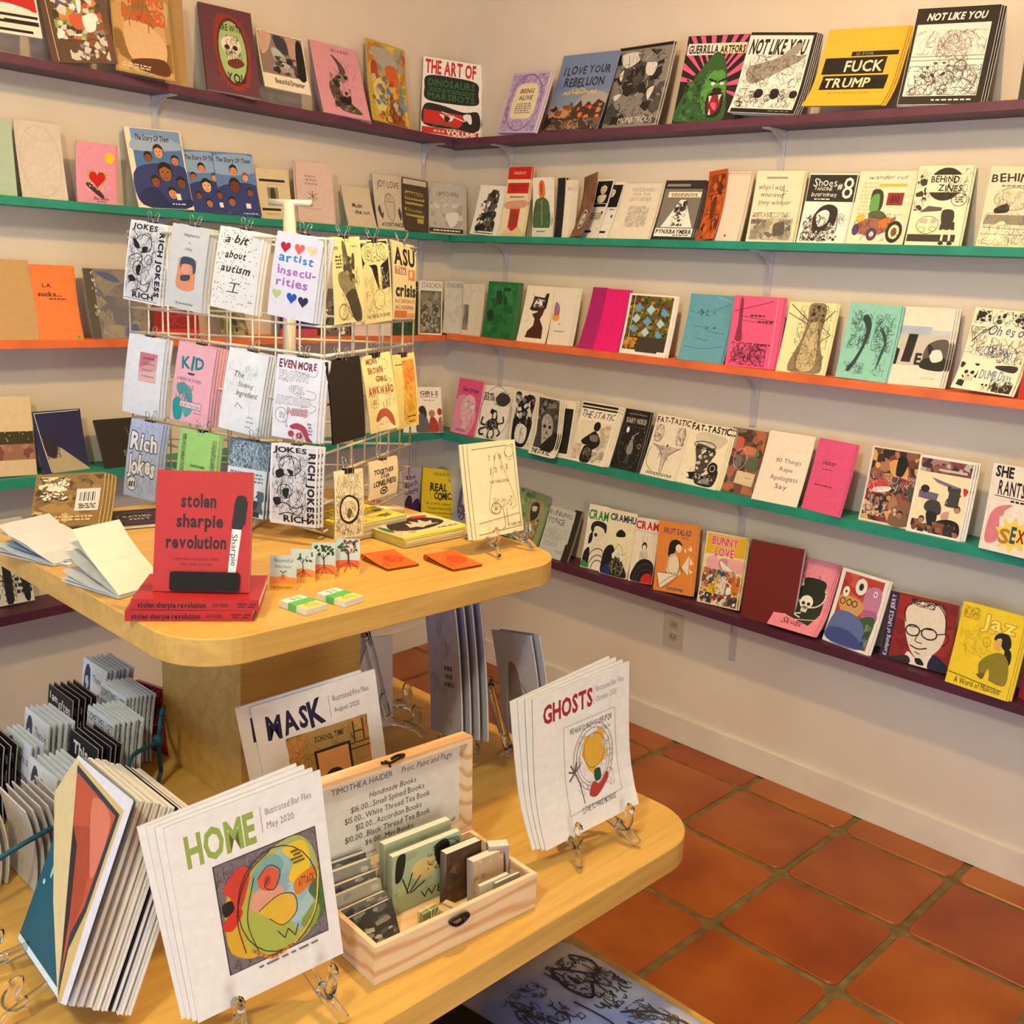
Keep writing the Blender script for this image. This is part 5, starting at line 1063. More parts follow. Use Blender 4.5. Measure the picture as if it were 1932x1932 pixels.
A3 = '''
w_jokes|zine|ecebee|3|2|doodle-covered JOKES zine at the top left of the wire rack|r 3 3 95 95 dcdbe0;r 3 3 95 95.5 dcdbe0;t k Bbh 8 74 3 10 JOKES;t k vBb 82 95 10 90 RICH JOKESS;t k Bb 24 80 88 95 RICH;L k 1.6 30,24 44,14 60,18 62,34 48,36;o k 1.8 42 27 22 11;P k 14,22 30,28 32,34 18,32;P k 40,32 54,30 52,36 42,38;o k 1.8 34 58 14 9;P k 30,56 42,54 38,66 30,64;o k 1.6 60 46 10 6;L k 2 14,44 30,40 44,46 36,52;L k 2 12,78 30,72 50,78 70,74 60,86 40,84 20,88;P k 10,70 22,68 30,74 16,76;s k 1.1 150 6 12 78 88 12;s k 2.2 20 8 14 76 88 10;l k 1.2 3,97 92,97|
w_imag|zine|d6d6d4|3|2|grey zine with a small photo of a dark-moustached face on the rack|t G bi 34 74 9 12.5 Imagination;t G b 48 53 19 21 in;t G b 42 60 26 29 6 Acts;r 28 39 76 74 c8a08a;P e0946c 34,44 66,44 74,74 28,74;P 3c4458 36,38 68,38 76,50 70,56 64,46 40,46 34,52;P 3c4458 38,60 52,58 62,58 60,64 40,66;e 50 52 12 6 e0a080;t K i 30 76 91 94 By Jonathan Eisner|
w_autism|zine|ece8e4|3|2|white dotted zine handwritten a bit about autism|d 4a4448 1.1 170 3 3 92 95;t K hbi 16 66 8 18 a bit;t K hbi 20 66 27 36 about;t K hbi 14 80 44 54 autism;l K 3 51,66 48,77;l K 2 40,66.5 62,66;l K 2 36,77.5 60,77|
w_artist|zine|e6e2ec|3|3|white zine with coloured hearts and artist insecurities in marker|H b3123c 22 17 11;H e8605c 52 17 11;H e8cfa0 79 17 10;t 2a80d0 hb 12 86 24 34 artist;t a868b8 hb 12 94 39 49 insecu-;t a868b8 hb 12 80 53 63 rities;H b4cc80 16 73 10;H 1a50b8 49 75 11;H 2a2848 74 77 11|
w_woman|zine|f0e4a8|2|2|yellow-lit zine with a grey statue-like woman on the right panel|l C 1.6 70,4 60,18;l C 1.6 80,6 70,20;l C 1.6 88,8 78,22;h 5a5030 8 10 24 14 2;h 5a5030 8 20 30 36 4;P 6a6448 38,4 48,8 52,20 60,30 66,46 76,66 90,84 92,98 70,98 56,76 44,60 34,40 36,20;b 4a4632,8a8460,a8a078 8 30 34 18 74 70;P 4a4632 40,66 66,60 84,78 88,98 66,96 50,80;P 8a8460 16,42 40,40 60,56 40,64 20,56;s K 1.2 60 26 10 86 96 14;o 5a5030 1.4 30 86 16 9|
w_gak|zine|f0e4a8|2|1|black and yellow zine with GAK! in a speech bubble|r 3 2 96 60 k;P f0e4a8 10,6 90,5 94,22 70,30 56,38 50,30 12,28;t f0e4a8/K Bbh 14 86 9 24 GAK!;P f0e4a8 3,34 30,32 42,46 60,62 96,60 96,99 3,99;P f0e4a8 54,30 64,30 66,60 58,60;s W 1.6 10 66 34 92 56 10;s 8a8050 1 90 6 44 94 90 16;o 8a8050 1.2 54 72 20 12;t K h 8 92 90 94 THE VERGE OF DEMISE|
w_asu|zine|f2e8b4|2|2|zine lettered ASU crisis in heavy black with orange blocks|t k Bb 4 96 8 29 ASU;r 6 32 56 42 e07a50;t W/k Bb 10 50 33 41 This;r 64 34 96 48 e8904c;r 72 36 84 44 f2e8b4;t k Bb 8 97 54 70 crisis;t d88040 n 8 94 74 79 IN CORPORATE;t c8583c n 8 92 82 87 ACADEMIA;r 6 89 60 98 e07a3c;r 62 92 96 98 e8a060|
w_redsq|zine|e8eaf0|3|2|white zine with a small washed-red square on the rack|r 36 20 84 57 d9a0a8;p c87888 36,20 84,21 60,34 36,40;p e4b8b4 36,46 84,40 84,57 36,57;h 8a4858 44 25 76 29 1;t 8a4858 i 46 76 32 35 Afternoon;t 8a4858 i 46 74 40 43 Document;h a86878 42 48 78 51 1|
w_kid|zine|f0b0bc|3|4|pink zine titled KID with teal brush lettering and palm|t 1c7f8c hB 14 74 16 32 KID;e 44 38 10 1.6 2a4a5a;t 3a5a6a n 8 74 44 48 A SERIES OF STORIES;P 5a9a9a 10,56 24,50 40,54 52,64 54,74 44,76 38,66 30,64 18,66;l 3a7a80 3 36,64 34,80;s 3a8a8c 1.6 40 10 52 54 72 12;P 1c9a98 4,76 20,70 30,80 28,97 10,98;P 4aa8a4 30,80 46,78 56,84 40,94;r 22 73 80 82 3a6a8a;r 23 73.8 79 81.2 f4ccd2;t 3a5a7a n 26 76 75.5 79.8 Ep #5: The Cabin;h a86878 60 85 84 87 1|
w_cursive|zine|e8eaee|3|4|white zine with looping script title over faint botanical lines|s a8b0b4 0.8 70 6 16 80 60 14;s 8fb4bc 1 16 46 18 80 28 8;t 3a3040 i 20 46 26 33 The;t 3a3040 i 36 72 38 44 Stinking;t 3a3040 i 34 86 48 55 Ingredient;l 5a5458 1.6 36,70 40,64;l 5a5458 1.6 40,64 54,70;l b8b8bc 0.8 70,60 74,80;h 8a8a90 66 78 86 80 1;h 8a8a90 64 84 86 86 1;h 8a8a90 66 90 80 92 1|
w_evenmore|zine|e8e8f0|3|2|white zine with EVEN MORE BROWN GIRL AWKWARDNESS in crayon lettering|t 7a3040 Bbh 6 88 5 14 EVEN MORE;t e8e8f0/6a5060 Bbh 8 72 19 29 BROWN;t e8e8f0/6a5060 Bbh 32 66 35 43 GIRL;t e8e8f0/6a5060 Bbh 6 82 49 58 AWKWARD;t d8a0a8/6a5060 Bbh 32 76 62 70 NESS;L 8a7a88 1 40,16 84,21 92,12;L 8a7a88 1 70,38 90,40 88,48 50,46;L 8a7a88 1 82,54 96,58 80,66;o 8a8898 1.2 20 72 14 9;h a8a8b8 12 68 28 76 3;L 8a8898 1 28,80 34,86 32,78;P a83c54 40,84 56,79 76,83 84,94 92,99 78,99 70,90 50,88;P ecdcd8 42,88 66,88 72,99 38,99;e 44 93 7 4 a83c54;e 62 94 7 4 a83c54;h 8a8898 78 76 92 92 4|
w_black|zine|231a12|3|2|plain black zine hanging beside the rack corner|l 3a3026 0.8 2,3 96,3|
w_more|zine|f2e4a4|2|1|yellow-lit zine lettered MORE BROWN GIRL AWKWARDNESS with a half face|t a85030 Bbh 16 54 4 11 MORE;t a85030 Bbh 18 68 16 24 BROWN;t a85030 Bbh 40 80 28 35 GIRL;t a85030 Bbh 10 97 41 51 AWKWARD;L b08850 1 60,6 86,10 84,20 60,18;L b08850 1 76,32 96,36 60,42;o a89058 1.2 26 60 14 8;h a89058 18 57 34 64 3;P b05a34 24,84 40,72 66,72 84,82 90,96 76,92 60,82 36,86;P f0d8a8 34,86 60,82 68,99 30,99;l K 1.4 36,90 48,91;l K 1.4 56,90 66,89;l b05a34 1.6 54,62 58,72;l b05a34 1.6 66,60 66,72;s b08850 1 20 66 52 96 70 8|
w_hug|zine|f4dc8c|2|1|yellow and orange painted zine at the rack's right end|h K 8 12 50 15 1;r 40 8 94 96 f0a850;r 40 40 94 96 f0c050;s d86828 1.8 80 44 10 92 50 16;s d8a020 2 80 36 44 92 90 20;h K 50 84 88 87 1;h K 52 91 86 94 1|
w_rich1|zine|b4c0dc|3|2|blue-hatched zine titled Rich Jokes in fat white letters|s 7a88ac 1 330 2 2 96 98 9;s dfe6f4 1 90 2 2 96 98 9;t W/1a1c2c Bbh 8 88 16 36 Rich;t W/1a1c2c Bbh 6 90 46 68 Jokes;e 24 83 16 9.5 1a1c2c;e 24 83 14.5 8.6 W;t k b 13 35 79 87 #1|
w_green|zine|a4d878|3|1|pale green zine with speckled side bars on the rack|r 8 6 18 99 8cb068;s 3a4a30 1.2 90 8 6 18 99 5;r 84 8 96 99 8cb068;s 3a4a30 1.2 90 84 8 96 99 5;t k b 34 72 42 46 I should probably;t k b 38 66 54 58 be working.|
w_waves|zine|4a6074|3|2|dark blue-grey zine with a pale wave pattern behind the red book|s c8dce8 1.6 90 2 2 98 36 20;s 8aa4b4 1.4 60 2 2 98 36 20;r 2 36 98 99 d0dce4;h 6a7888 8 40 90 54 3;b 4a6074,c8d4dc,2a3440 14 26 4 56 96 98|
w_jokes2|zine|e4e2e6|3|2|doodle-covered JOKES zine at the bottom of the rack|r 4 2 97 95 d4d2d8;t k Bbh 6 76 3 9 JOKES;t k vBb 82 96 8 96 RICH JOKESS;t k Bb 30 84 88 96 RICH;o k 1.8 42 26 24 12;L k 1.6 20,18 40,12 50,22;P k 12,34 26,30 30,38 16,42;P k 36,30 50,32 46,38;o k 1.8 32 58 15 9;P k 28,56 42,54 38,66 30,64;L k 2 14,78 30,72 54,78 72,74 64,86 40,84 20,88;P k 8,68 22,66 24,74 12,76;s k 1.1 160 6 10 80 88 12;s k 2.2 22 8 12 80 88 10|
w_totem|zine|efe2b8|2|1|narrow cream zine with a hatched oval emblem hanging low|s 6a5c38 1.2 200 4 4 96 38 10;s 2a2418 1.6 240 4 36 96 98 10;P 2a2418 50,36 82,44 88,58 80,74 52,80 24,72 16,56 24,42;P efe2b8 50,39 76,46 82,58 74,70 52,76 30,70 22,56 30,44;s 6a5c38 1.8 50 28 46 76 70 12;P 6a5c38 50,56 62,62 52,72 42,66|
w_togeth|zine|f0dcb4|2|3|small cream card lettered in black with a rosette, low on the rack|t K hB 14 84 22 34 TOGETHER;t K hB 36 68 38 48 OVER;t K hB 12 92 52 66 LONELINESS;o K 3 50 82 12 9;e 50 82 4 3 K;l K 1.6 40,78 60,86;l K 1.6 40,86 60,78|
sharpie|paperback|b3262a|9|0|red paperback with a marker pen on its cover, upright on the stack|t 2a1216 Bb 26 62 19 30 stolen;t 2a1216 Bb 22 70 36 46.5 sharpie;t 2a1216 Bb 12 74 53.5 64 revolution;t 5a1418 n 20 68 72 74 A DIY RESOURCE FOR ZINES;t 5a1418 n 28 60 76.5 78.5 AND ZINE CULTURE;P 1c1618 83,22 88,19.5 94,22 93,34 90,48 80,48 81,32;p 1c1618 93,23 95.5,25 93.5,44 91,44;p e6ded8 80,47.5 90,48 85,86 81,88 77,86;t k vh 80 86 52 78 Sharpie|bow=0
tinyjoys|zine|f4e6b8|2|2|cream zine titled TINY JOYS on a clear stand at the table's far corner|l K 1 8,6 94,5;l K 1 94,5 96,94;l K 1 96,94 6,96;t 8a6a40 n 40 44 14 20 T;t 8a6a40 n 52 54 14 20 I;t 8a6a40 n 62 67 13 19 N;t 8a6a40 n 74 79 12 18 Y;t 8a6a40 n 40 44 27 33 J;t 8a6a40 n 51 56 27 33 O;t 8a6a40 n 63 68 26 32 Y;t 8a6a40 n 75 79 25 31 S;t 8a7850 n 38 78 41 44 THE THIRD ISSUE;L a89868 0.9 56,12 44,40 32,70 46,76;L a89868 0.9 60,12 76,40 90,68 78,74;L 8a7850 1 60,70 62,90 54,94;L 8a7850 1 68,72 68,90;l 8a7850 1 8,84 94,80;o 8a7850 1.2 46 71 10 6;h 8a7850 40 69 52 73 2;s 8a7850 0.8 30 40 60 84 70 10;P f4e6b8 76,8 86,4 94,10 88,20 78,18;o 8a7850 0.9 84 12 9 6;h 6a5830 30 93 50 95 1;t 6a5830 n 66 94 89 92 OCTOBER 2019|bow=.001;dx=-.007
dvd|cd_booklet|8a6a34|5|3|clear-sleeved booklets with a rock face photo and barcode|b a07a3c,7a5a28,c8a468,8a6a34,5a3c1c 14 60 2 4 98 98;b e8d0a4,f0dcb8 8 24 4 6 50 50;s 2a1a10 2 40 4 8 50 56 12;P c8702c 4,86 24,80 30,97 4,97;r 62 30 96 72 e0d0bc;r 66 36 92 54 e8dccc;l k 1.4 68,37 68,53;l k 0.8 70.5,37 70.5,53;l k 2 74,37 74,53;l k 1 77,37 77,53;l k 1.8 80,37 80,53;l k 0.8 83,37 83,53;l k 2 86,37 86,53;l k 1 89,37 89,53;h K 66 58 92 68 3;h d8b878 34 80 90 92 2|gloss
card1|mini_card|c4d4d4|1|0|first tiny card, titled Bountiful Harvest with a seedling|r 0 0 99 60 c8d2d0;P e88a3c 0,64 30,62 50,54 70,62 99,66 99,99 0,99;P f0a83c 0,82 99,82 99,99 0,99;t 5a5a5a h 18 86 9 20 Bountiful;t 5a5a5a h 20 80 27 36 Harvest;l N 2.4 50,60 50,48;L 2f5a2c 4 50,50 40,44;L 2f5a2c 4 50,50 62,44;L 8a3418 2 50,60 40,70;L 8a3418 2 50,60 60,70;l 8a3418 2 50,60 50,72;t 8a4a1c hi 14 86 88 94 by Rachel Bard|bow=0
card2|mini_card|c4d4d4|1|0|second tiny card, a thin young tree with orange roots|r 0 0 99 60 c8d4d2;P e88a3c 0,66 50,58 99,66 99,99 0,99;P f0b848 0,84 99,84 99,99 0,99;L 4a2a1c 4 52,62 50,44 52,30;L 4a2a1c 3 51,44 34,26;L 4a2a1c 3 52,36 70,20;d 3a5a30 5 5 26 16 44 34;d 3a5a30 5 6 60 12 90 36;L 9a3418 3 52,62 36,72 22,80;L 9a3418 3 52,62 66,72 82,80;L 9a3418 3 52,62 50,74 42,86;L 9a3418 3 52,64 60,78|bow=0
card3|mini_card|c4d4d4|1|0|third tiny card, a leafy tree with spreading red roots|r 0 0 99 62 c8d4d2;P e0743c 0,64 50,60 99,64 99,99 0,99;P f0b848 0,86 99,86 99,99 0,99;L 4a2420 6 54,66 52,48 50,34;L 4a2420 4 52,48 30,26;L 4a2420 4 52,44 76,24;d 34502c 6 28 14 8 92 36;L a02c18 3 54,66 30,74 14,86;L a02c18 3 54,66 76,74 92,84;L a02c18 3 54,66 48,80 40,90;L a02c18 3 54,66 64,82|bow=0
card4|mini_card|c4d4d4|1|0|fourth and tallest tiny card, fruit tree with red roots|r 0 0 99 58 b8ccd0;P d8582c 0,58 99,58 99,78 0,80;P f0b040 0,78 99,76 99,99 0,99;L 5a1e18 9 54,62 52,44 48,30;L 5a1e18 5 52,44 26,24;L 5a1e18 5 52,40 80,24;d 34502c 7 26 12 5 92 34;d d8482c 5 9 16 6 88 34;d e8c040 4 3 66 24 90 40;L a02418 4 54,62 26,70 8,84;L a02418 4 54,62 80,70 94,80;L a02418 4 54,62 44,78 36,88;L a02418 4 54,62 64,80|bow=0
home|magazine|efe8e2|2|3|large white magazine titled HOME with a colourful swirl drawing|t 94a84e B 10 53 8 23 HOME;l c89a9a 0.7 58,7 58,20;t 8a8078 n 61 92 8.5 12 Illustrated Bar Flies;t 8a8078 n 61 79 15.5 19 May 2020;r 24 27 92 84 3a3234;r 24.8 27.5 91.4 83.5 77696c;s 4a4044,9a8a8c 0.7 420 25 28 91 83 7;P d8a428 26,60 30,44 44,34 48,60 44,80 28,74;P b4b04a 40,78 36,56 44,38 60,30 80,28 90,42 88,66 78,80 58,83;P 98b4b4 54,46 64,32 82,31 88,46 84,66 74,76 60,72 52,60;b a8c0bc,8aa8ac 6 26 56 44 84 72;P a8b04c 40,62 52,56 62,64 70,76 56,82 42,76;P c83c28 28,40 40,32 46,36 42,46 36,54 30,52 32,46;P k 26,48 32,47 33,52 27,54;P d03020 24,58 34,52 38,55 30,62;P 7aa49c 48,38 60,32 68,38 62,46 52,50 46,46;P d89a80 44,50 56,46 66,52 60,60 46,58;P d85a38 50,42 58,38 64,42 60,50 52,48;P b8403c 54,43 58,42 58,46 55,47;P e0b038 48,58 62,54 72,58 70,68 60,70 54,64;P e8c030 68,32 82,31 86,40 84,48 76,52 70,48 74,40;P d87a28 74,50 88,47 86,54 74,58;t 8a2a1c hb 76 87 50 54 ATTACK;P 4a6a34 82,58 90,54 91,70 84,76 80,70 86,66;P 88963c 74,74 84,66 88,70 82,78;o 2a2422 0.7 62 56 27 27;L 2a2422 0.7 36,76 34,56 44,38 60,30;L 2a2422 0.6 44,78 40,60 48,40;L 2a2422 0.6 50,42 58,37 65,42 60,50 54,47 57,43;L 2a2422 0.6 54,64 62,70 72,66 72,57 62,54 48,58;L d87a28 2 40,76 52,84 66,82;L e8c860 1.2 90,50 84,70 68,82;l 2a2422 0.7 58,72 62,77;l 2a2422 0.7 62,77 65,73;l 2a2422 0.7 65,73 69,78;l 2a2422 0.7 69,78 72,73;h 6a5a2c 72 34 82 42 4;h 6a5a50 40 85.5 84 87 1|bow=.002;dx=-.007;dz=.004;ro=-.012
ghosts|magazine|efe8de|2|3|large white magazine titled GHOSTS with a yellow cloud figure|t a0282a Bb 10 60 8 20 GHOSTS;l b8a8a0 0.6 62,7 62,20;t 9a9088 n 64 94 8 12 Illustrated Bar Flies;t 9a9088 n 64 86 15 19 October 2020;l b0a498 0.6 30,28 84,28;l b0a498 0.6 84,28 86,86;l b0a498 0.6 86,86 30,88;l b0a498 0.6 30,88 30,28;t 4a4440 hi 36 80 31 35 WE HAVE SO MUCH TO GIVE UP ON;o 9a9088 0.8 60 56 18 20;o 9a9088 0.8 60 56 21 23;o b0a498 0.7 60 57 15 17;s 8a8078 0.5 130 42 36 80 80 4;P e0ac38 50,46 52,40 60,42 66,38 72,42 70,50 74,56 70,62 62,64 60,68 54,64 52,58 48,52;o 5a4020 0.5 61 52 11 12;P 2a4a2c 60,66 66,66 66,73 60,73;P b03a2c 52,80 58,73 64,76 72,70 74,74 66,80 58,83;L K 0.8 46,84 44,70 40,62;L 6a5a50 1.6 40,62 34,60;L 6a5a50 1.6 40,62 36,56;L 6a5a50 1.6 40,62 42,55;L 6a5a50 1.6 40,62 46,58;L 6a5a50 1.6 40,62 34,66;t 4a4440 hi 42 78 86 89.5 I LOVE TO MAKE MISTAKES|bow=.003;curl=.02;dx=-.009;dz=.004;ro=-.02
mask|magazine|e6dcd4|2|1|white magazine titled MASK behind the wooden box|t 1c1838 Bbh 9 54 9 25 MASK;l a8988c 0.6 60,8 60,24;t 6a6058 n 63 93 9 13 Illustrated Fire Flies;t 6a6058 n 63 84 17.5 21 August 2020;r 22 29 88 96 c08440;P a8884c 36,33 64,30 78,34 82,60 40,64;s 9a7434 1 60 22 29 88 60 20;t K hb 44 68 34 38 SCHOOL TIME;r 42 44 72 80 K;r 44 46 70 80 d89858;e 56 66 8 6 K;l K 1.2 76,31 76,46;l K 1.2 84,31 84,46;l K 1.2 76,39 84,39;l K 1.2 72,47 88,47;l K 1.2 72,51 88,51|bow=.001;dx=-.022;dz=.004
'''
# ------------------------------------------------------------ setting
ANG = 0.05637
NL = Vector((cos(ANG), sin(ANG), 0))
UL = Vector((sin(ANG), -cos(ANG), 0))
SR = [1.9155, 1.590, 1.243, 0.876, 0.5135]
SL = [1.920, 1.590, 1.236, 0.880, 0.5135]
SHELF_C = ['5e3247', '1f8c78', 'e2703c', '1f8c78', '4f2238']


def wall_mat(name, c1, c2, bump=0.35):
    m, nt, bs = nodes_mat(name, 0.85, 0.2)
    noise_col(nt, bs, c1, c2, 2.5, 6, bump=0, lo=0.3, hi=0.7)
    tc = nt.nodes.new('ShaderNodeTexCoord')
    nz = nt.nodes.new('ShaderNodeTexNoise')
    nz.inputs['Scale'].default_value = 45
    nz.inputs['Detail'].default_value = 5
    bp = nt.nodes.new('ShaderNodeBump')
    bp.inputs['Strength'].default_value = bump
    bp.inputs['Distance'].default_value = 0.002
    nt.links.new(tc.outputs['Object'], nz.inputs[0])
    nt.links.new(nz.outputs[0], bp.inputs['Height'])
    nt.links.new(bp.outputs[0], bs.inputs['Normal'])
    return m


WALL = wall_mat('cream_plaster', 'd6cabb', 'e0d5c8')


def struct(name, bm, mat, **kw):
    o = obj(name, bm, mat, **kw)
    o['kind'] = 'structure'
    return o


bm = bmesh.new()
box(bm, 0.0, 0, 0, 5.6, 0.12, 2.75)
struct('wall_back', bm, WALL)
bm = bmesh.new()
W3 = Matrix(((UL.x, -NL.x, 0, 0), (UL.y, -NL.y, 0, 0), (0, 0, 1, 0), (0, 0, 0, 1)))   # along wall, into wall, up
for q in ((-0.13, 2.95, 0, 2.75), (4.2, 5.5, 0, 2.75), (2.95, 4.2, 0, 0.8), (2.95, 4.2, 2.05, 2.75)):
    box(bm, q[0], 0, q[2], q[1], 0.12, q[3], W3)
struct('wall_left', bm, WALL)
bm = bmesh.new()
for q in ((-0.0, 0, 1.7, 2.75), (3.5, 0, 5.6, 2.75), (1.7, 2.15, 3.5, 2.75)):
    box(bm, q[0], -5.42, q[1], q[2], -5.3, q[3])
struct('wall_front', bm, WALL)
bm = bmesh.new()
for q in ((-5.4, 0, -3.5, 2.75), (-2.5, 0, 0.12, 2.75), (-3.5, 2.2, -2.5, 2.75)):
    box(bm, 5.5, q[0], q[1], 5.62, q[2], q[3])
struct('wall_right', bm, WALL)
bm = bmesh.new()
box(bm, -0.2, -5.42, 2.75, 5.6, 0.12, 2.85)
struct('ceiling', bm, WALL)
bm = bmesh.new()
for x0, x1, z0, z1 in ((1.7, 3.5, 0.0, 0.06), (1.7, 3.5, 2.08, 2.15), (1.7, 1.77, 0.06, 2.08), (3.43, 3.5, 0.06, 2.08), (2.56, 2.64, 0.06, 2.08)):
    box(bm, x0, -5.38, z0, x1, -5.33, z1)
struct('door_1', bm, flat('eeeae4'))
bm = bmesh.new()
for u0, u1, z0, z1 in ((2.95, 4.2, 0.8, 0.86), (2.95, 4.2, 1.99, 2.05), (2.95, 3.01, 0.86, 1.99), (4.14, 4.2, 0.86, 1.99), (3.55, 3.6, 0.86, 1.99)):
    box(bm, u0, 0.03, z0, u1, 0.08, z1, W3)
struct('window_1', bm, flat('eeeae4'))


def tile_mat():
    m, nt, bs = nodes_mat('saltillo_clay', 0.36, 0.5)
    tc = nt.nodes.new('ShaderNodeTexCoord')
    oi = nt.nodes.new('ShaderNodeObjectInfo')
    ad = nt.nodes.new('ShaderNodeVectorMath')
    ad.operation = 'ADD'
    nz = nt.nodes.new('ShaderNodeTexNoise')
    nz.inputs['Scale'].default_value = 5
    nz.inputs['Detail'].default_value = 5
    rp = nt.nodes.new('ShaderNodeValToRGB')
    e = rp.color_ramp.elements
    e[0].position, e[1].position = 0.3, 0.72
    e[0].color, e[1].color = hexc('94480a'), hexc('b4681a')
    mx = nt.nodes.new('ShaderNodeMix')
    mx.data_type = 'RGBA'
    mx.blend_type = 'MULTIPLY'
    mx.inputs[0].default_value = 0.8
    r2 = nt.nodes.new('ShaderNodeValToRGB')
    r2.color_ramp.elements[0].color = hexc('d8a890')
    r2.color_ramp.elements[1].color = hexc('ffffff')
    L = nt.links.new
    L(tc.outputs['Object'], ad.inputs[0])
    L(oi.outputs['Location'], ad.inputs[1])
    L(ad.outputs[0], nz.inputs[0])
    L(nz.outputs[0], rp.inputs[0])
    L(rp.outputs[0], mx.inputs[6])
    L(oi.outputs['Random'], r2.inputs[0])
    L(r2.outputs[0], mx.inputs[7])
    L(mx.outputs[2], bs.inputs['Base Color'])
    bp = nt.nodes.new('ShaderNodeBump')
    bp.inputs['Strength'].default_value = 0.25
    bp.inputs['Distance'].default_value = 0.004
    L(nz.outputs[0], bp.inputs['Height'])
    L(bp.outputs[0], bs.inputs['Normal'])
    return m


GROUT, nt_, bs_ = nodes_mat('grout', 0.9, 0.2)
noise_col(nt_, bs_, '6a5a38', '83714a', 30, 5, bump=0.4)
bm = bmesh.new()
box(bm, -0.3, -5.42, -0.06, 5.62, 0.12, -0.005)
floor = struct('floor', bm, GROUT)
TILE = tile_mat()
TP = 0.3175
tile_me = {}


def tile_mesh(d):
    if d not in tile_me:
        bm = bmesh.new()
        hw = 0.1495
        pl = round_rect(-hw, -d / 2, hw, d / 2, min(0.022, d / 4), 3)
        prism(bm, pl, -0.008, 0.0)
        bmesh.ops.bevel(bm, geom=[e for e in bm.edges if all(abs(v.co.z) < 1e-6 for v in e.verts)], offset=0.003, segments=1, affect='EDGES')
        bmesh.ops.recalc_face_normals(bm, faces=bm.faces)
        me = bpy.data.meshes.new('tile')
        bm.to_mesh(me)
        bm.free()
        me.materials.append(TILE)
        tile_me[d] = me
    return tile_me[d]


rnd = random.Random(3)
for i in range(-4, 12):
    for j in range(0, 13):
        if j == 0:
            d, yc = 0.117, -0.0605
        else:
            d, yc = 0.299, -(0.1257 + (j - 0.5) * TP)
        xc = 1.205 + (i + 0.5) * TP
        if xc < 0.2 - 0.05 * j * 0 and xc < 0.02 + abs(yc) * 0.056:
            continue
        o = link('tile', tile_mesh(d), parent=floor)
        o.location = (xc + rnd.uniform(-.0015, .0015), yc + rnd.uniform(-.0015, .0015), rnd.uniform(-0.001, 0.0008))
        o.rotation_euler = (rnd.uniform(-.003, .003), rnd.uniform(-.003, .003), rnd.uniform(-.006, .006) + (pi if rnd.random() < .5 and j else 0))

BASE, nt_, bs_ = nodes_mat('baseboard_paint', 0.6, 0.3)
noise_col(nt_, bs_, 'd8cfc0', 'e4dccf', 6, 4)
bm = bmesh.new()
box(bm, 0.012, -0.014, 0.0, 5.5, 0, 0.085)
struct('baseboard_back', bm, BASE, bevel=0.003)
bm = bmesh.new()
box(bm, 0.014, -0.014, 0.0, 5.3, 0, 0.085, W3)
struct('baseboard_left', bm, BASE, bevel=0.003)


# wall outlet with two sockets
out = empty('wall_outlet', (1.150, -0.0, 0.366))
tag(out, 'beige double wall outlet under the bottom shelf of the back wall', 'outlet')
bm = bmesh.new()
box(bm, -0.036, -0.006, -0.058, 0.036, 0, 0.058)
obj('cover_plate', bm, flat('cdbfa6', 0.4), out, bevel=0.002)
for q in (-0.02, 0.02):
    bm = bmesh.new()
    prism(bm, [(x, z) for x, z in round_rect(-0.015, -0.012, 0.015, 0.012, 0.007, 3)], 0, 0.002)
    for v in bm.verts:
        v.co = Vector((v.co.x, -0.006 - v.co.z, v.co.y + q))
    s_ = obj('socket', bm, flat('b9aa90', 0.4), out)
    bm = bmesh.new()
    for x in (-0.006, 0.006):
        box(bm, x - 0.001, -0.0086, q - 0.004, x + 0.001, -0.0079, q + 0.005)
    obj('slot', bm, flat('4a4238'), s_)


# ------------------------------------------------------------ shelves with metal brackets
def bracket_mesh():
    bm = bmesh.new()
    box(bm, -0.011, -0.004, -0.155, 0.011, 0, 0)
    box(bm, -0.011, -0.098, -0.004, 0.011, 0, 0)
    # ribbed gusset
    for x in (-0.0015,):
        lo = [(-0.004, -0.075), (-0.012, -0.045), (-0.03, -0.02), (-0.07, -0.004), (-0.004, -0.004)]
        A_ = [bm.verts.new((x, y, z)) for y, z in lo]
        B_ = [bm.verts.new((x + 0.003, y, z)) for y, z in lo]
        bm.faces.new(A_)
        bm.faces.new(B_[::-1])
        for k in range(5):
            bm.faces.new((A_[k], A_[(k + 1) % 5], B_[(k + 1) % 5], B_[k]))
    for z in (-0.06, -0.14):
        bmesh.ops.create_uvsphere(bm, u_segments=8, v_segments=5, radius=0.004, matrix=Matrix.Translation((0, -0.004, z)) @ Matrix.Scale(0.5, 4, (0, 1, 0)))
    bmesh.ops.recalc_face_normals(bm, faces=bm.faces)
    me = bpy.data.meshes.new('bracket')
    bm.to_mesh(me)
    bm.free()
    me.materials.append(flat('d6d0d0', 0.35, 0.3))
    return me


BRK = bracket_mesh()
LEV = ['top', 'second', 'middle', 'fourth', 'lowest']
CN = ['plum', 'teal green', 'orange', 'teal green', 'dark plum']


def shelf_paint(col):
    m, nt, bs = nodes_mat('shelf_paint', 0.5, 0.4)
    h = hexc(col)
    noise_col(nt, bs, col, col, 9, 6, stretch=(1, 1, 1), bump=0.1)
    rp = [n for n in nt.nodes if n.type == 'VALTORGB'][0]
    rp.color_ramp.elements[0].color = tuple(x * 0.82 for x in h[:3]) + (1,)
    rp.color_ramp.elements[1].color = tuple(min(1, x * 1.1) for x in h[:3]) + (1,)
    return m


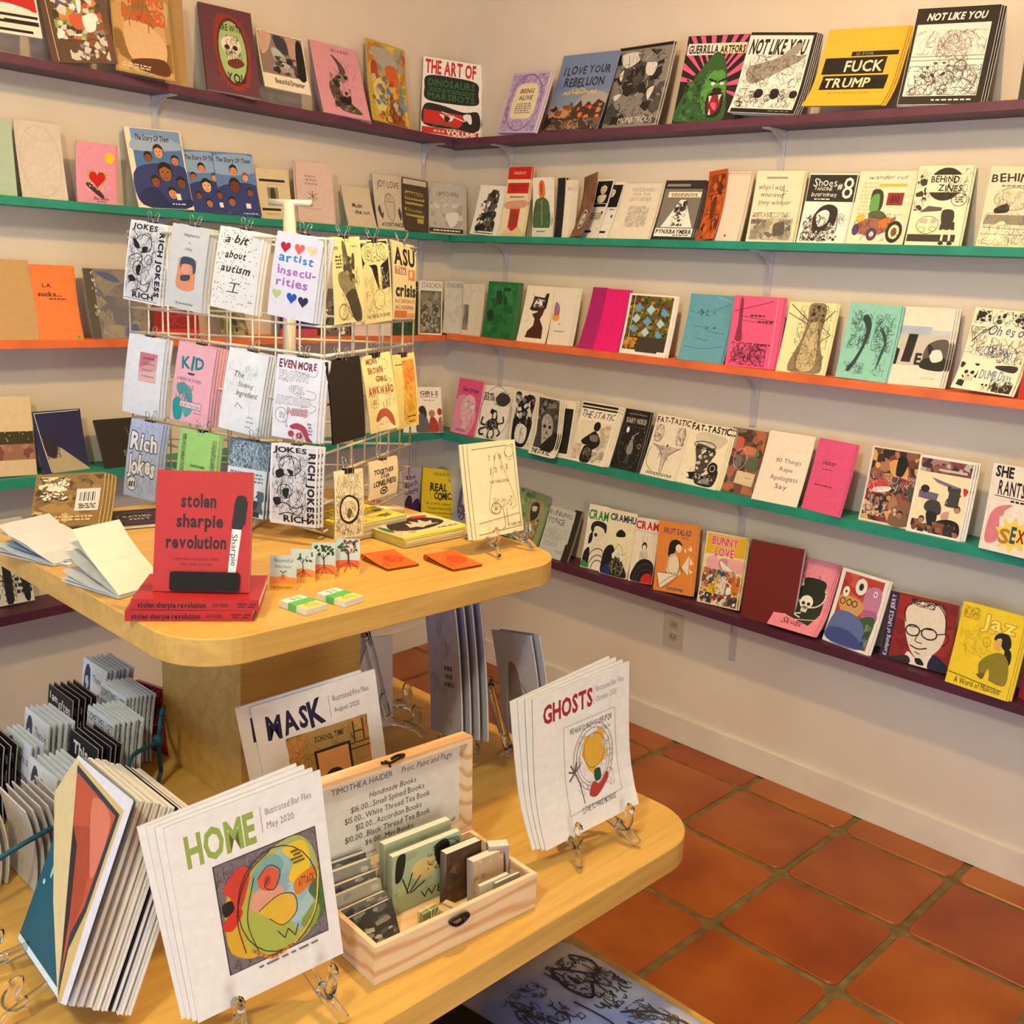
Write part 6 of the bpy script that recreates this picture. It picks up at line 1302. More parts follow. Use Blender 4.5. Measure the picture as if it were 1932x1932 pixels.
D = 0.115
for k in range(5):
    mat = shelf_paint(SHELF_C[k])
    th = 0.021 if k < 3 else 0.026
    bm = bmesh.new()
    prism(bm, [(0.002, -0.0005), (3.9, -0.0005), (3.9, -D), (D + 0.007, -D)], SR[k] - th, SR[k])
    s_ = obj('wall_shelf', bm, mat, bevel=0.0015, seg=1)
    tag(s_, f'{CN[k]} painted board, {LEV[k]} shelf of five on the back wall', 'shelf')
    for x in ((0.30, 1.358, 2.42, 3.4) if k < 4 else (0.30, 1.372, 2.42, 3.4)):
        b_ = link('bracket', BRK, parent=s_)
        b_.location = (x, -0.0005, SR[k] - th - 0.0005)
    bm = bmesh.new()
    pts = [NL * 0.0005 + UL * 0.002, NL * 0.0005 + UL * 2.7, NL * D + UL * 2.7, Vector((D + 0.005, -D - 0.001, 0))]
    prism(bm, [(p.x, p.y) for p in pts], SL[k] - th, SL[k])
    s_ = obj('wall_shelf', bm, mat, bevel=0.0015, seg=1)
    tag(s_, f'{CN[k]} painted board, {LEV[k]} shelf of five on the left wall', 'shelf')
    for u in (0.155, 1.205, 2.25):
        b_ = link('bracket', BRK, parent=s_)
        b_.location = UL * u + NL * 0.0006 + Vector((0, 0, SL[k] - th - 0.0005))
        b_.rotation_euler = (0, 0, pi / 2 + ANG)

# ------------------------------------------------------------ tiered table
tab = empty('tiered_display_table', (1.48, -1.7, 0))
tag(tab, 'pale birch two-tier display table with rounded corners in the middle of the room', 'table')


def tpart(name, bm, mat=BIRCH, bevel=0.0, seg=2):
    bmesh.ops.translate(bm, verts=bm.verts, vec=-tab.location)
    return obj(name, bm, mat, tab, bevel=bevel, seg=seg)


ZU, ZL, ZB = 0.95, 0.50, 0.16
bm = bmesh.new()
prism(bm, round_rect(0.915, -2.035, 1.735, -1.235, 0.10, 10), ZU - 0.043, ZU)
tpart('upper_top', bm, bevel=0.002, seg=1)
bm = bmesh.new()
prism(bm, round_rect(0.90, -2.75, 2.05, -1.172, 0.11, 10), ZL - 0.05, ZL)
tpart('lower_top', bm, bevel=0.002, seg=1)
bm = bmesh.new()
box(bm, 1.17, -1.785, ZL, 1.455, -1.52, ZU - 0.043)
tpart('upper_pillar', bm, bevel=0.002)
bm = bmesh.new()
box(bm, 1.16, -2.3, ZB, 1.75, -1.5, ZL - 0.05)
tpart('lower_pillar', bm)
bm = bmesh.new()
prism(bm, round_rect(0.7, -2.85, 2.62, -1.224, 0.08, 8), ZB - 0.04, ZB)
tpart('base_deck', bm, bevel=0.002, seg=1)
for x, y in ((0.85, -1.4), (2.45, -1.4), (0.85, -2.7), (2.45, -2.7), (1.65, -2.05)):
    bm = bmesh.new()
    box(bm, x - 0.04, y - 0.04, 0.001, x + 0.04, y + 0.04, ZB - 0.04)
    tpart('foot', bm)

# ------------------------------------------------------------ wire spinner rack
WIRE = flat('e6ddc8', 0.3, 0.2, 0.6)
CB = Vector((1.366, -1.550, 0))
DLp = Vector((-0.98719, -0.15957, 0))
DRp = Vector((-0.47492, 0.88003, 0))
EL, ER = CB + DLp * 0.585, CB + DRp * 0.45
RC = (CB + EL + ER) / 3
rack = empty('wire_spinner_rack', (RC.x, RC.y, ZU))
tag(rack, 'white three-sided wire spinner rack standing on the upper table tier', 'rack')


def rpart(name, bm, parent=rack, mat=WIRE):
    bmesh.ops.translate(bm, verts=bm.verts, vec=-rack.location)
    return obj(name, bm, mat, parent, smooth=True)


def zv(p, z):
    return Vector((p.x, p.y, z))


RAILS = (1.512, 1.355, 1.302, 1.21, 1.118, 1.072, 1.02, 0.965)
for A_, B_, n in ((CB, EL, 9), (CB, ER, 7), (ER, EL, 9)):
    bm = bmesh.new()
    for z in RAILS:
        thick = 0.0034 if z in (1.512, 1.302, 1.072) else 0.0024
        tube(bm, [zv(A_, z), zv(B_, z)], thick, 6)
    for i in range(n + 1):
        p = A_.lerp(B_, i / n)
        tube(bm, [zv(p, 0.965), zv(p, 1.512)], 0.0022, 6)
    # short pocket wires sticking out
    rpart('grid_panel', bm)
bm = bmesh.new()
tube(bm, [zv(RC, 0.962), zv(RC, 1.585)], 0.0135, 12)
rpart('centre_pole', bm)
bm = bmesh.new()
tube(bm, [zv(RC, 1.585) + Vector((-0.045, -0.02, 0)), zv(RC, 1.585) + Vector((0.045, 0.02, 0))], 0.007, 8)
rpart('top_bar', bm)
bm = bmesh.new()
for q in (CB, EL, ER):
    for z in (1.50, 0.985):
        tube(bm, [zv(RC, z), zv(q, z)], 0.003, 6)
rpart('spokes', bm)
for an in (-0.95, 0.75, 2.3, -2.7):
    bm = bmesh.new()
    d_ = Vector((cos(an), sin(an), 0))
    tube(bm, [zv(RC, 0.975), zv(RC, 0.972) + d_ * 0.05, zv(RC, 0.958) + d_ * 0.2, zv(RC, 0.958) + d_ * 0.25], 0.0075, 8)
    rpart('leg', bm)

# ------------------------------------------------------------ binder clips
CLIPB = flat('17130f', 0.3, 0.0, 0.6)
CHROME = flat('d0cdc8', 0.15, 1.0)


def make_clip():
    root = empty('binder_clip', (0, 0, 0))
    bm = bmesh.new()
    for s_ in (-1, 1):
        A_ = [(-0.0105, s_ * 0.0045, 0.006), (0.0105, s_ * 0.0045, 0.006), (0.0105, s_ * 0.0022, -0.008), (-0.0105, s_ * 0.0022, -0.008)]
        vs_ = [bm.verts.new(p) for p in A_] + [bm.verts.new((p[0], p[1] + s_ * 0.0006, p[2])) for p in A_]
        for f in ((0, 1, 2, 3), (7, 6, 5, 4), (0, 4, 5, 1), (1, 5, 6, 2), (2, 6, 7, 3), (3, 7, 4, 0)):
            bm.faces.new([vs_[i] for i in f])
    box(bm, -0.0105, -0.0051, 0.0055, 0.0105, 0.0051, 0.0062)
    obj('clip_body', bm, CLIPB, root)
    for s_ in (-1, 1):
        bm = bmesh.new()
        pts = [(-0.005, s_ * 0.0046, -0.006), (-0.006, s_ * 0.006, 0.006), (-0.0035, s_ * 0.011, 0.016), (-0.0045, s_ * 0.013, 0.022), (0, s_ * 0.0145, 0.0255), (0.0045, s_ * 0.013, 0.022), (0.0035, s_ * 0.011, 0.016), (0.006, s_ * 0.006, 0.006), (0.005, s_ * 0.0046, -0.006)]
        tube(bm, smooth_path(pts, 3), 0.0008, 5)
        obj('wire_handle', bm, CHROME, root, smooth=True)
    return root


CLIP0 = make_clip()
clip_used = False


def clip_at(M, label):
    global clip_used
    if not clip_used:
        clip_used = True
        CLIP0.matrix_world = M
        tag(CLIP0, label, 'binder clip')
        return CLIP0
    return copy_thing(CLIP0, M, label)


# ------------------------------------------------------------ all flat-faced zines
CATS = dict(zine='zine', comic_book='comic', paperback='book', book='book', art_book='book', magazine='magazine', notebook='notebook',
            cd_booklet='booklet', mini_card='card')
ITEMS = {}


def build_items(src):
    for line in src.strip().split('\n'):
        f = line.split('|')
        key, name, base, t, n, label, art = f[:7]
        opts = dict(x.split('=') if '=' in x else (x, '1') for x in (f[7].split(';') if len(f) > 7 and f[7] else []))
        p = P[key]
        book = name in ('book', 'paperback', 'art_book')
        bow = float(opts.get('bow', 0.0 if book else 0.003))
        if key.startswith('w_'):
            bow = float(opts.get('bow', -0.003))
        t = float(t) / 1000
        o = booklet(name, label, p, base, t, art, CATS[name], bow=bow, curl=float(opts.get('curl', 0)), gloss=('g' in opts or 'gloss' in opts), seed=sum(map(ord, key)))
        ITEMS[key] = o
        n = int(n)
        short = ' '.join(label.split()[:11])
        for i in range(n):
            M = o.matrix_world @ Matrix.Translation((float(opts.get('dx', 0.005)) * (i + 1) * (0.8 if n > 2 else 1), (t + 0.0012) * (i + 1), float(opts.get('dz', 0)) * (i + 1) + 0.0012 * (i % 2))) @ Matrix.Rotation(float(opts.get('ro', 0)) * (i + 1), 4, 'Y')
            c_ = copy_thing(o, M, ['first', 'second', 'third', 'fourth', 'fifth'][i] + ' copy behind the ' + short, 'copies behind the ' + ' '.join(short.split()[:7]))
        if key.startswith('w_'):
            Mc = o.matrix_world @ Matrix.Translation((0.003, t * (n + 1) * 0.5 + 0.001, p[7] - 0.003))
            clip_at(Mc, 'binder clip holding up the ' + ' '.join(label.split()[:10]))


build_items(A1)
build_items(A2)
build_items(A3)  # pale right-panel rack papers carry the lamp's yellow in their base colour


# ------------------------------------------------------------ clear easels
def make_easel(s=1.0, k=0.0):
    root = empty('acrylic_easel', (0, 0, 0))
    for q in (-1, 1):
        bm = bmesh.new()
        # front view x, depth y (minus = front), height z
        pts = [(q * 0.052, -0.052, 0.006), (q * 0.047, -0.044, 0.014), (q * 0.043, -0.030, 0.021), (q * 0.040, -0.014, 0.026), (q * 0.037, 0.004, 0.034), (q * 0.031, 0.012, 0.06), (q * 0.022, 0.022, 0.10), (q * 0.012, 0.034, 0.15), (q * 0.006, 0.042, 0.18)]
        tube(bm, smooth_path([Vector((p[0], p[1] + k * max(0, p[2] - 0.03), p[2])) * s for p in pts], 4), [0.0045 * s] * (4 * 8 + 1), 8, flatten=1.5)
        obj('side_arm', bm, ACRYL, root, smooth=True)
        bm = bmesh.new()
        pts = [(q * 0.043, -0.020, 0.024), (q * 0.044, -0.034, 0.026), (q * 0.045, -0.040, 0.037), (q * 0.046, -0.037, 0.048), (q * 0.0465, -0.040, 0.056)]
        tube(bm, smooth_path([Vector((p[0], p[1] + k * max(0, p[2] - 0.03), p[2])) * s for p in pts], 4), 0.0045 * s, 8, flatten=1.6)
        obj('lip_hook', bm, ACRYL, root, smooth=True)
    bm = bmesh.new()
    pts = [(-0.036, 0.006, 0.04), (-0.02, 0.010, 0.056), (0, 0.012, 0.062), (0.02, 0.010, 0.056), (0.036, 0.006, 0.04)]
    tube(bm, smooth_path([Vector((p[0], p[1] + k * max(0, p[2] - 0.03), p[2])) * s for p in pts], 4), 0.004 * s, 8, flatten=1.5)
    obj('cross_bar', bm, ACRYL, root, smooth=True)
    bm = bmesh.new()
    pts = [(0, 0.04, 0.17), (0, 0.062, 0.10), (0, 0.088, 0.03), (0, 0.095, 0.004)]
    tube(bm, smooth_path([Vector((p[0], p[1] + k * max(0, p[2] - 0.03), p[2])) * s for p in pts], 4), 0.0045 * s, 8, flatten=2.0)
    obj('back_leg', bm, ACRYL, root, smooth=True)
    return root


def easel_for(P_, z, label, s=1.0, first=[None]):
    M = Matrix.Translation((P_[0], P_[1], z)) @ Matrix.Rotation(P_[3], 4, 'Z') @ Matrix.Translation((0, 0.006, 0)) @ Matrix.Scale(s, 4)
    if first[0] is None:
        first[0] = make_easel()
        first[0].matrix_world = M
        tag(first[0], label, 'easel')
        return first[0]
    return copy_thing(first[0], M, label)


easel_for(P['home'], ZL + 0.001, 'clear acrylic easel under the HOME magazine', 1.35)
easel_for(P['ghosts'], ZL + 0.001, 'clear acrylic easel under the GHOSTS magazine', 1.3)
easel_for(P['mask'], ZL + 0.001, 'clear acrylic easel hidden under the MASK magazine', 1.3)
easel_for(P['tinyjoys'], ZU + 0.001, 'small clear easel under the cream TINY JOYS zine', 0.95)


def panel(name, parent, M, w, h, base, art, seed=1, mat=None, sheet=True, lim=(0.4, 99.6)):
    """Flat printed sheet: local x across, z up, print facing -y; M is relative to the parent."""
    A = Art(w, h, seed)
    A.lim = lim
    if sheet:
        A.put([(0, 0), (100, 0), (100, 100), (0, 100)], [(0, 1, 2), (0, 2, 3)], base)
    A.run(art)
    me = bpy.data.meshes.new(name)
    me.from_pydata([tuple(M @ Vector(((x - 0.5) * w, -z * 0.000035, (1 - y) * h))) for x, y, z in A.V], [], A.F)
    ca = me.color_attributes.new('Col', 'FLOAT_COLOR', 'CORNER')
    buf = []
    for c_ in A.C:
        buf += list(hexc(c_)) * 3
    ca.data.foreach_set('color', buf)
    me.validate()
    return link(name, me, mat or PRINT, parent)


TR = Matrix.Translation
RZ = lambda a_: Matrix.Rotation(a_, 4, 'Z')
RX = lambda a_: Matrix.Rotation(a_, 4, 'X')


def group_root(name, label, cat, M, group=None):
    r = bpy.data.objects.new(name, None)
    r.empty_display_size = 0.03
    COL.objects.link(r)
    r.matrix_world = M
    return tag(r, label, cat, group)


def bx(parent, name, x0, y0, z0, x1, y1, z1, mat, bevel=0.0, seg=2):
    bm = bmesh.new()
    box(bm, x0, y0, z0, x1, y1, z1)
    return obj(name, bm, mat, parent, bevel=bevel, seg=seg)


# ---- two red paperbacks lying under the upright one
REDC = flat('a82024', 0.45)
for i, (dx, z, lab) in enumerate(((0.0, ZU, 'red paperback at the bottom of the stack by the table corner'), (0.008, ZU + 0.0162, 'red paperback lying on top of its twin, under the upright red book'))):
    M = TR((1.6345 + dx * 0.4, -1.9765 + dx, z)) @ RZ(0.927 - 0.03 * i)
    r = group_root('paperback', lab, 'book', M)
    bx(r, 'pages', -0.089, 0.002, 0.001, 0.089, 0.124, 0.0150, PAPER)
    bx(r, 'back_cover', -0.0905, 0.0, 0.0, 0.0905, 0.127, 0.0009, REDC)
    bx(r, 'front_cover', -0.0905, 0.0, 0.0151, 0.0905, 0.127, 0.0160, REDC)
    panel('spine', r, TR((0, -0.0002, 0)), 0.181, 0.016, 'b02428', 't 2a1216 Bb 5 58 26 78 stolen sharpie revolution;t 2a1216 b 63 76 36 68 ALEX WREKK;h 5a1418 82 26 98 76 2')

# ---- black display stand holding the upright red book
Ms = pose_matrix(P['sharpie'])
r = group_root('book_stand', 'black metal book stand clasping the bottom of the upright red book', 'stand', Ms)
BLK = flat('16110f', 0.35, 0.3)
bm = bmesh.new()
prism(bm, round_rect(-0.051, 0.0, 0.051, 0.029, 0.004, 4), 0, 0.0018)
for v in bm.verts:
    v.co = Vector((v.co.x + 0.006, -0.006 + v.co.z, v.co.y + 0.001))
obj('front_lip', bm, BLK, r)
bx(r, 'rear_plate', -0.03, 0.012, 0.002, 0.04, 0.0135, 0.12, BLK)

# ---- banded packs of tiny cards
for (x, y, ya, lab) in ((1.683, -1.8125, 0.13, 'green-banded pack of tiny cards nearer the red books'), (1.686, -1.745, 0.16, 'green-banded pack of tiny cards farther from the red books')):
    r = group_root('card_pack', lab, 'card pack', TR((x, y, ZU)) @ RZ(ya))
    for j in range(4):
        e_ = 0.0006 * (j % 2)
        bx(r, 'card', -0.031 + e_, -0.021, 0.0004 + 0.0026 * j, 0.031 + e_, 0.021, 0.0026 + 0.0026 * j, flat('e9e2d4'))
    panel('top_print', r, TR((0, -0.021, 0.0106)) @ RX(-pi / 2) @ Matrix.Scale(1, 4), 0.062, 0.042, 'e8e2d2', 'r 0 0 34 99 cfe0dc;h 8a9a70 6 20 30 70 2;r 60 0 99 99 f0d070;h e0a030 66 20 95 80 3;r 44 55 70 60 K', seed=4)
    bx(r, 'paper_band', -0.010, -0.0215, 0.0, 0.008, 0.0215, 0.0112, flat('58b45c'))

# ---- folded orange booklets
for (x, y, ya, lab) in ((1.566, -1.544, -0.10, 'folded orange booklet with a red peach drawing, nearer the tiny cards'), (1.634, -1.452, -0.08, 'folded orange booklet with a red peach drawing, nearer the clear easel')):
    r = group_root('folded_booklet', lab, 'booklet', TR((x, y, ZU)) @ RZ(ya))
    ORG = flat('e8641c', 0.5)
    for nm, z0, z1, mt in (('back_cover', 0.0005, 0.0015, ORG), ('inner_pages', 0.004, 0.0030, flat('b0762c')), ('front_cover', 0.0115, 0.0042, ORG)):
        bm = bmesh.new()
        vs_ = []
        for th in (0, -0.0007):
            for k in range(5):
                u = k / 4
                xx = -0.042 + 0.084 * u
                zz = z0 + (z1 - z0) * u - 0.002 * sin(pi * u) * (1 if nm != 'back_cover' else 0) + th * 0.5 + 0.0004
                vs_.append((bm.verts.new((xx, -0.034, max(zz, 0.0002))), bm.verts.new((xx, 0.034, max(zz, 0.0002)))))
        for k in range(4):
            bm.faces.new((vs_[k][0], vs_[k + 1][0], vs_[k + 1][1], vs_[k][1]))
            bm.faces.new((vs_[5 + k][0], vs_[5 + k][1], vs_[6 + k][1], vs_[6 + k][0]))
        bm.faces.new((vs_[0][0], vs_[0][1], vs_[5][1], vs_[5][0]))
        bm.faces.new((vs_[4][0], vs_[9][0], vs_[9][1], vs_[4][1]))
        obj(nm, bm, mt, r)
    bm = bmesh.new()
    tube(bm, [(-0.042, -0.034, 0.006), (-0.042, 0.034, 0.006)], 0.0058, 8)
    obj('fold', bm, flat('b04a18'), r)
    Mp = TR((0.0, -0.034, 0.0085)) @ Matrix.Rotation(0.087, 4, 'Y') @ RX(-pi / 2)
    panel('peach_print', r, Mp, 0.08, 0.068, 'w', 'o c8321c 2.4 50 42 20 26;o c8321c 1.6 50 42 15 20;s c8321c 1.6 26 36 26 64 58 10;h c8421c 50 78 88 84 1', sheet=False)

# ---- yellow zine piles beside the rack
def pile(label0, x, y, z, ya, w, h, n, art, group, skew=0.02, t=0.006, seed=5):
    rr = random.Random(seed)
    for i in range(n):
        P_ = (x + rr.uniform(-.003, .003), y + rr.uniform(-.003, .003), z + (i + 1) * (t + 0.0006), ya + rr.uniform(-skew, skew), pi / 2, 0, w, h)
        top = i == n - 1
        lab = label0 if top else f'yellow-spined zine under the {" ".join(label0.split()[:8])}, layer {["one", "two", "three", "four"][i]}'
        booklet('zine', lab, P_, 'f0d83a', t - 0.001, art if top else '', 'zine', group, bow=0.0, seed=seed)


pile('top zine of the pile with a black jagged cover and yellow fold', 1.505, -1.372, ZU, pi / 2, 0.178, 0.14, 3,
     'r 1 1 98 88 d8ccae;P 2a2420 12,56 26,24 50,10 84,26 90,56 60,74 30,74;p c8c0b0 40,50 44,38 50,46 54,30 60,44 68,30 70,46 80,42 72,56 80,60 60,62 50,68 46,60 36,60;P c03028 70,10 90,14 84,24 68,20;P 3a6a3c 4,40 10,34 12,60 4,66;s c03028 2 12 4 64 30 84 10;h K 60 78 92 84 1', 'yellow zine pile by the rack')
pile('top zine of the farther yellow pile behind the wire rack corner', 1.405, -1.44, ZU, pi / 2 + 0.12, 0.16, 0.13, 4,
     'b d8ccae,e0d090,6a6a5a 12 30 2 2 98 90;s K 1.4 60 4 4 96 90 16', 'farther yellow zine pile', seed=9, t=0.0075)

# ---- dark flat zine behind the red book
booklet('zine', 'dark purple-brown zine lying flat behind the upright red book', (1.105, -1.775, ZU + 0.0075, 1.35, pi / 2, 0, 0.10, 0.13), '2a1a20', 0.006, 'o 8a7a80 1.4 50 50 40 34;t b8a8a8 b 22 78 38 48 RATHER;t b8a8a8 b 30 70 56 66 NOT', 'zine', bow=0)
ITEMS['flat'] = None


# ---- booklets lying open, leaves fanned up
def fan(label, B, C_, L, angs, cols, prints, M0=None):
    """Leaves hinged on the edge B-C; each rises by its own angle."""
    B, C_ = Vector(B), Vector(C_)
    d = (C_ - B)
    wd = d.length
    d.normalize()
    out = Vector((-d.y, d.x, 0))
    r = group_root('open_booklet', label, 'booklet', TR(B))
    for i, an in enumerate(angs):
        a_ = math.radians(an)
        bm = bmesh.new()
        rows = []
        for k in range(5):
            u = k / 4
            rad = L * u
            cur = a_ + math.radians(7) * sin(pi * u) * (1 if i % 2 else -0.6) * (1 if an > 6 else 0.1)
            p = out * rad * cos(cur) + Vector((0, 0, 0.0015 + 0.0009 * i + rad * sin(max(cur, 0.002 * i))))
            rows.append((bm.verts.new(p), bm.verts.new(p + d * wd)))
        for k in range(4):
            bm.faces.new((rows[k][0], rows[k][1], rows[k + 1][1], rows[k + 1][0]))
        me_o = obj('leaf', bm, flat(cols[i % len(cols)], 0.6), r)
        md = me_o.modifiers.new('thick', 'SOLIDIFY')
        md.thickness = 0.0005
        if i in prints:
            ux, uy = d, out * cos(a_) + Vector((0, 0, sin(a_)))
            nz = ux.cross(uy)
            Mp = Matrix(((ux.x, -nz.x, uy.x, 0), (ux.y, -nz.y, uy.y, 0), (ux.z, -nz.z, uy.z, 0), (0, 0, 0, 1)))
            Mp = TR(d * wd / 2 + nz * 0.0022 + Vector((0, 0, 0.0015 + 0.0009 * i))) @ Mp
            panel('leaf_print', r, Mp, wd * 0.94, L * 0.94, 'w', prints[i], seed=i + 3, sheet=False)
    return r


fan('open picture booklet with blue water scene at the far left of the upper table', (1.262, -2.018, ZU), (1.222, -1.915, ZU), 0.135, (1, 3, 7, 15, 21), ('e6e2dc', 'd8dbe0', 'e2e4ea', 'cfd0d6', 'c9cbd2'),
    {2: 'r 4 6 96 96 8fb0cc;b 6a90b8,a8c4d8,88a8c4 14 20 6 8 94 94;p 34464a 50,30 96,40 96,52 60,50 56,60 40,56', 0: 's g 1.2 60 6 6 94 90 10'})
fan('open booklet with many fanned leaves beside the upright red book', (1.484, -2.012, ZU), (1.462, -1.925, ZU), 0.135, (1, 3, 8, 15, 22, 30, 40), ('eceef4', 'dfe4ec', 'e4e4e6', 'd2d2d4', 'dcdcd8', 'd0d0ce', 'dcd8cc'),
    {1: 'r 4 6 96 96 8fb8dc;b c8708c,6a9cd0,e8e8ea,5a88c8 12 18 6 8 94 94', 3: 'l g 1 20,30 20,60;l g 1 40,30 40,60;r 50 40 62 44 k;s g 1 30 50 50 92 80 10', 5: 'h g 10 14 84 84 6'})
booklet('zine', 'small booklet with pink and blue bands under the fanned leaves', (1.262, -1.972, ZU + 0.004, 2.0, pi / 2, 0, 0.06, 0.075), 'ece8e4', 0.003, 'r 10 10 90 46 e88a7c;r 10 46 90 84 4a68b8', 'booklet', bow=0)

# ---- hinged wooden box with price sheet
BM = TR((1.987, -1.901, ZL)) @ RZ(1.498)
bxr = group_root('wooden_box', 'open pine box with price list in its raised lid, full of tiny handmade books', 'box', BM)
LX, DY, HZ, TW = 0.304, 0.165, 0.060, 0.008
bx(bxr, 'bottom_panel', 0.001, 0.001, 0.0005, LX - 0.001, DY - 0.001, 0.006, PINE)
bx(bxr, 'front_panel', 0, 0, 0.0005, LX, TW, HZ, PINE, 0.0015)
bx(bxr, 'rear_panel', 0, DY - TW, 0.0005, LX, DY, HZ, PINE, 0.0015)
bx(bxr, 'end_panel', 0.0002, TW, 0.0006, TW, DY - TW, HZ - 0.0002, PINE, 0.001)
bx(bxr, 'end_panel', LX - TW, TW, 0.0006, LX - 0.0002, DY - TW, HZ - 0.0002, PINE, 0.001)
LIDM = TR((0, DY - 0.004, HZ + 0.001)) @ RX(-0.06)
bm = bmesh.new()
box(bm, 0, 0.020, 0, LX, 0.026, DY, LIDM)
box(bm, 0, 0.0, DY - 0.010, LX, 0.020, DY, LIDM)
box(bm, 0, 0.0, 0.0, LX, 0.020, 0.009, LIDM)
box(bm, 0, 0.0, 0.009, 0.009, 0.020, DY - 0.010, LIDM)
box(bm, LX - 0.009, 0.0, 0.009, LX, 0.020, DY - 0.010, LIDM)
lid = obj('lid', bm, PINE, bxr)
panel('price_sheet', lid, LIDM @ TR((LX / 2, 0.0195, 0.011)), LX - 0.024, DY - 0.024, 'dcd4c8',
      't 4a4440 n 12 52 8 15 TIMOTHEA HAIDER;t 4a4440 i 58 94 8 15 Print, Paint and Page;t 4a4440 i 36 68 24 31 Handmade Books;t 4a4440 n 24 74 35 42 $16.00...Small Spined Books;t 4a4440 n 20 78 46 53 $15.00...White Thread Tea Book;t 4a4440 n 27 72 57 64 $12.00...Accordion Books;t 4a4440 n 20 78 68 75 $10.00...Black Thread Tea Book;t 4a4440 n 33 66 79 85 $6.00...Mini Books;t 6a625c i 4 40 92 97 timotheahaiderprint.com;t 6a625c i 44 68 92 97 @timopetchetboll;t 6a625c i 72 96 92 97 timopenhelholl', seed=3)
BRZ = flat('2a2018', 0.35, 0.6)
bm = bmesh.new()
tube(bm, smooth_path([LIDM @ Vector(p) for p in ((0.125, 0.004, DY + 0.003), (0.135, -0.006, DY + 0.003), (0.150, -0.004, DY + 0.004), (0.162, 0.0, DY + 0.004), (0.170, 0.006, DY + 0.003), (0.160, 0.010, DY + 0.003), (0.146, 0.006, DY + 0.003))], 4), 0.0022, 7)
tube(bm, smooth_path([LIDM @ Vector(p) for p in ((0.132, 0.004, DY + 0.003), (0.128, -0.012, DY + 0.008), (0.124, -0.022, DY + 0.006))], 3), 0.002, 7)
obj('latch_hook', bm, BRZ, bxr, smooth=True)
bm = bmesh.new()
tube(bm, smooth_path([(0.128, -0.004, 0.049), (0.140, -0.006, 0.053), (0.156, -0.006, 0.053), (0.162, -0.005, 0.047), (0.152, -0.006, 0.042), (0.138, -0.006, 0.041)], 4, True), 0.0026, 7, closed=True)
bmesh.ops.create_uvsphere(bm, u_segments=8, v_segments=6, radius=0.0045, matrix=TR((0.152, -0.007, 0.048)))
obj('latch_plate', bm, BRZ, bxr, smooth=True)


def in_box(name, label, u, v, w, h, t, base, art='', lean=0.08, yaw=0.0, z=0.007, cat='book', roll=0.0, **kw):
    p = BM @ Vector((u, v, z))
    return booklet(name, label, (p.x, p.y, p.z, 1.498 + yaw, lean, roll, w, h), base, t, art, cat, bow=0.0, **kw)


MARB = 'b 8a8c80,5a5c5c,b8b8a8,3a3c44 14 26 2 2 98 98'
for i in range(6):
    M_ = in_box('handmade_book', ['rearmost', 'second', 'third', 'fourth', 'fifth', 'frontmost'][i] + ' of the dark marbled books at the left end of the box', 0.051, 0.148 - i * 0.0165, 0.082, 0.088 - 0.008 * i + 0.004 * (i % 2), 0.011, ['4a4c50', '8a8a7c', '5c5a58', 'a09c8c', '6a6862', '3c3c3a'][i], MARB, lean=0.20 + 0.05 * i, yaw=-0.05 + 0.02 * i, group='tea books at the left end of the box')
in_box('accordion_book', 'accordion-folded book with tan tea-stained edges, tallest in the box', 0.175, 0.135, 0.130, 0.104, 0.014, 'b8bc98', 'b a8a888,c8c8a8 10 10 2 2 98 98', lean=0.04)
in_box('handmade_book', 'pale green book with black leaf pattern standing in the box', 0.172, 0.108, 0.132, 0.098, 0.012, 'a8b890', 'b 9aa880,b4c49c 14 20 2 2 98 98;P 1c1c18 6,6 18,4 14,40 4,46;e 46 40 20 18 d8c078;P 1c1c18 60,10 80,6 84,50 66,44;L 1c1c18 2 20,70 28,40;L 1c1c18 2 22,72 14,44;L 1c1c18 2 24,72 40,50;L 1c1c18 2 26,74 46,62;s K 1.4 60 50 4 96 50 8;r 20 74 98 98 a8b890;t 3a4a30 n 40 90 78 92 WEIL', lean=0.03)
in_box('handmade_book', 'thick cream-paged book with dark brown cover right of the green one', 0.222, 0.078, 0.070, 0.088, 0.016, '4a3220', 'b 5a3c22,3a2616,6a4a2c 14 16 2 2 98 98;s 8a7048 1 20 50 50 96 96 8', lean=0.05)
in_box('handmade_book', 'tan book with ragged floral edges at the right of the box', 0.252, 0.052, 0.062, 0.074, 0.016, 'c8a880', 'b d8bc94,a8886a,c09a70 10 20 2 2 98 98', lean=0.08)
in_box('mini_book', 'small white book at the front right of the box', 0.240, 0.026, 0.060, 0.052, 0.006, 'e6dcc4', '', lean=0.03)
in_box('mini_book', 'small grey-edged book leaning at the front right of the box', 0.262, 0.020, 0.052, 0.050, 0.005, 'a8a490', '', lean=0.03)
in_box('mini_book', 'stack of tiny books with a red-haired portrait at the box corner', 0.276, 0.060, 0.034, 0.080, 0.020, 'b8a090', 'r 4 4 96 96 a89488;P 5a3020 20,20 50,8 80,20 84,70 60,60 40,60 18,70;e 50 44 20 18 d8b098;P 4a2418 24,20 50,14 76,22 60,30 36,34', lean=0.02, yaw=-0.5)
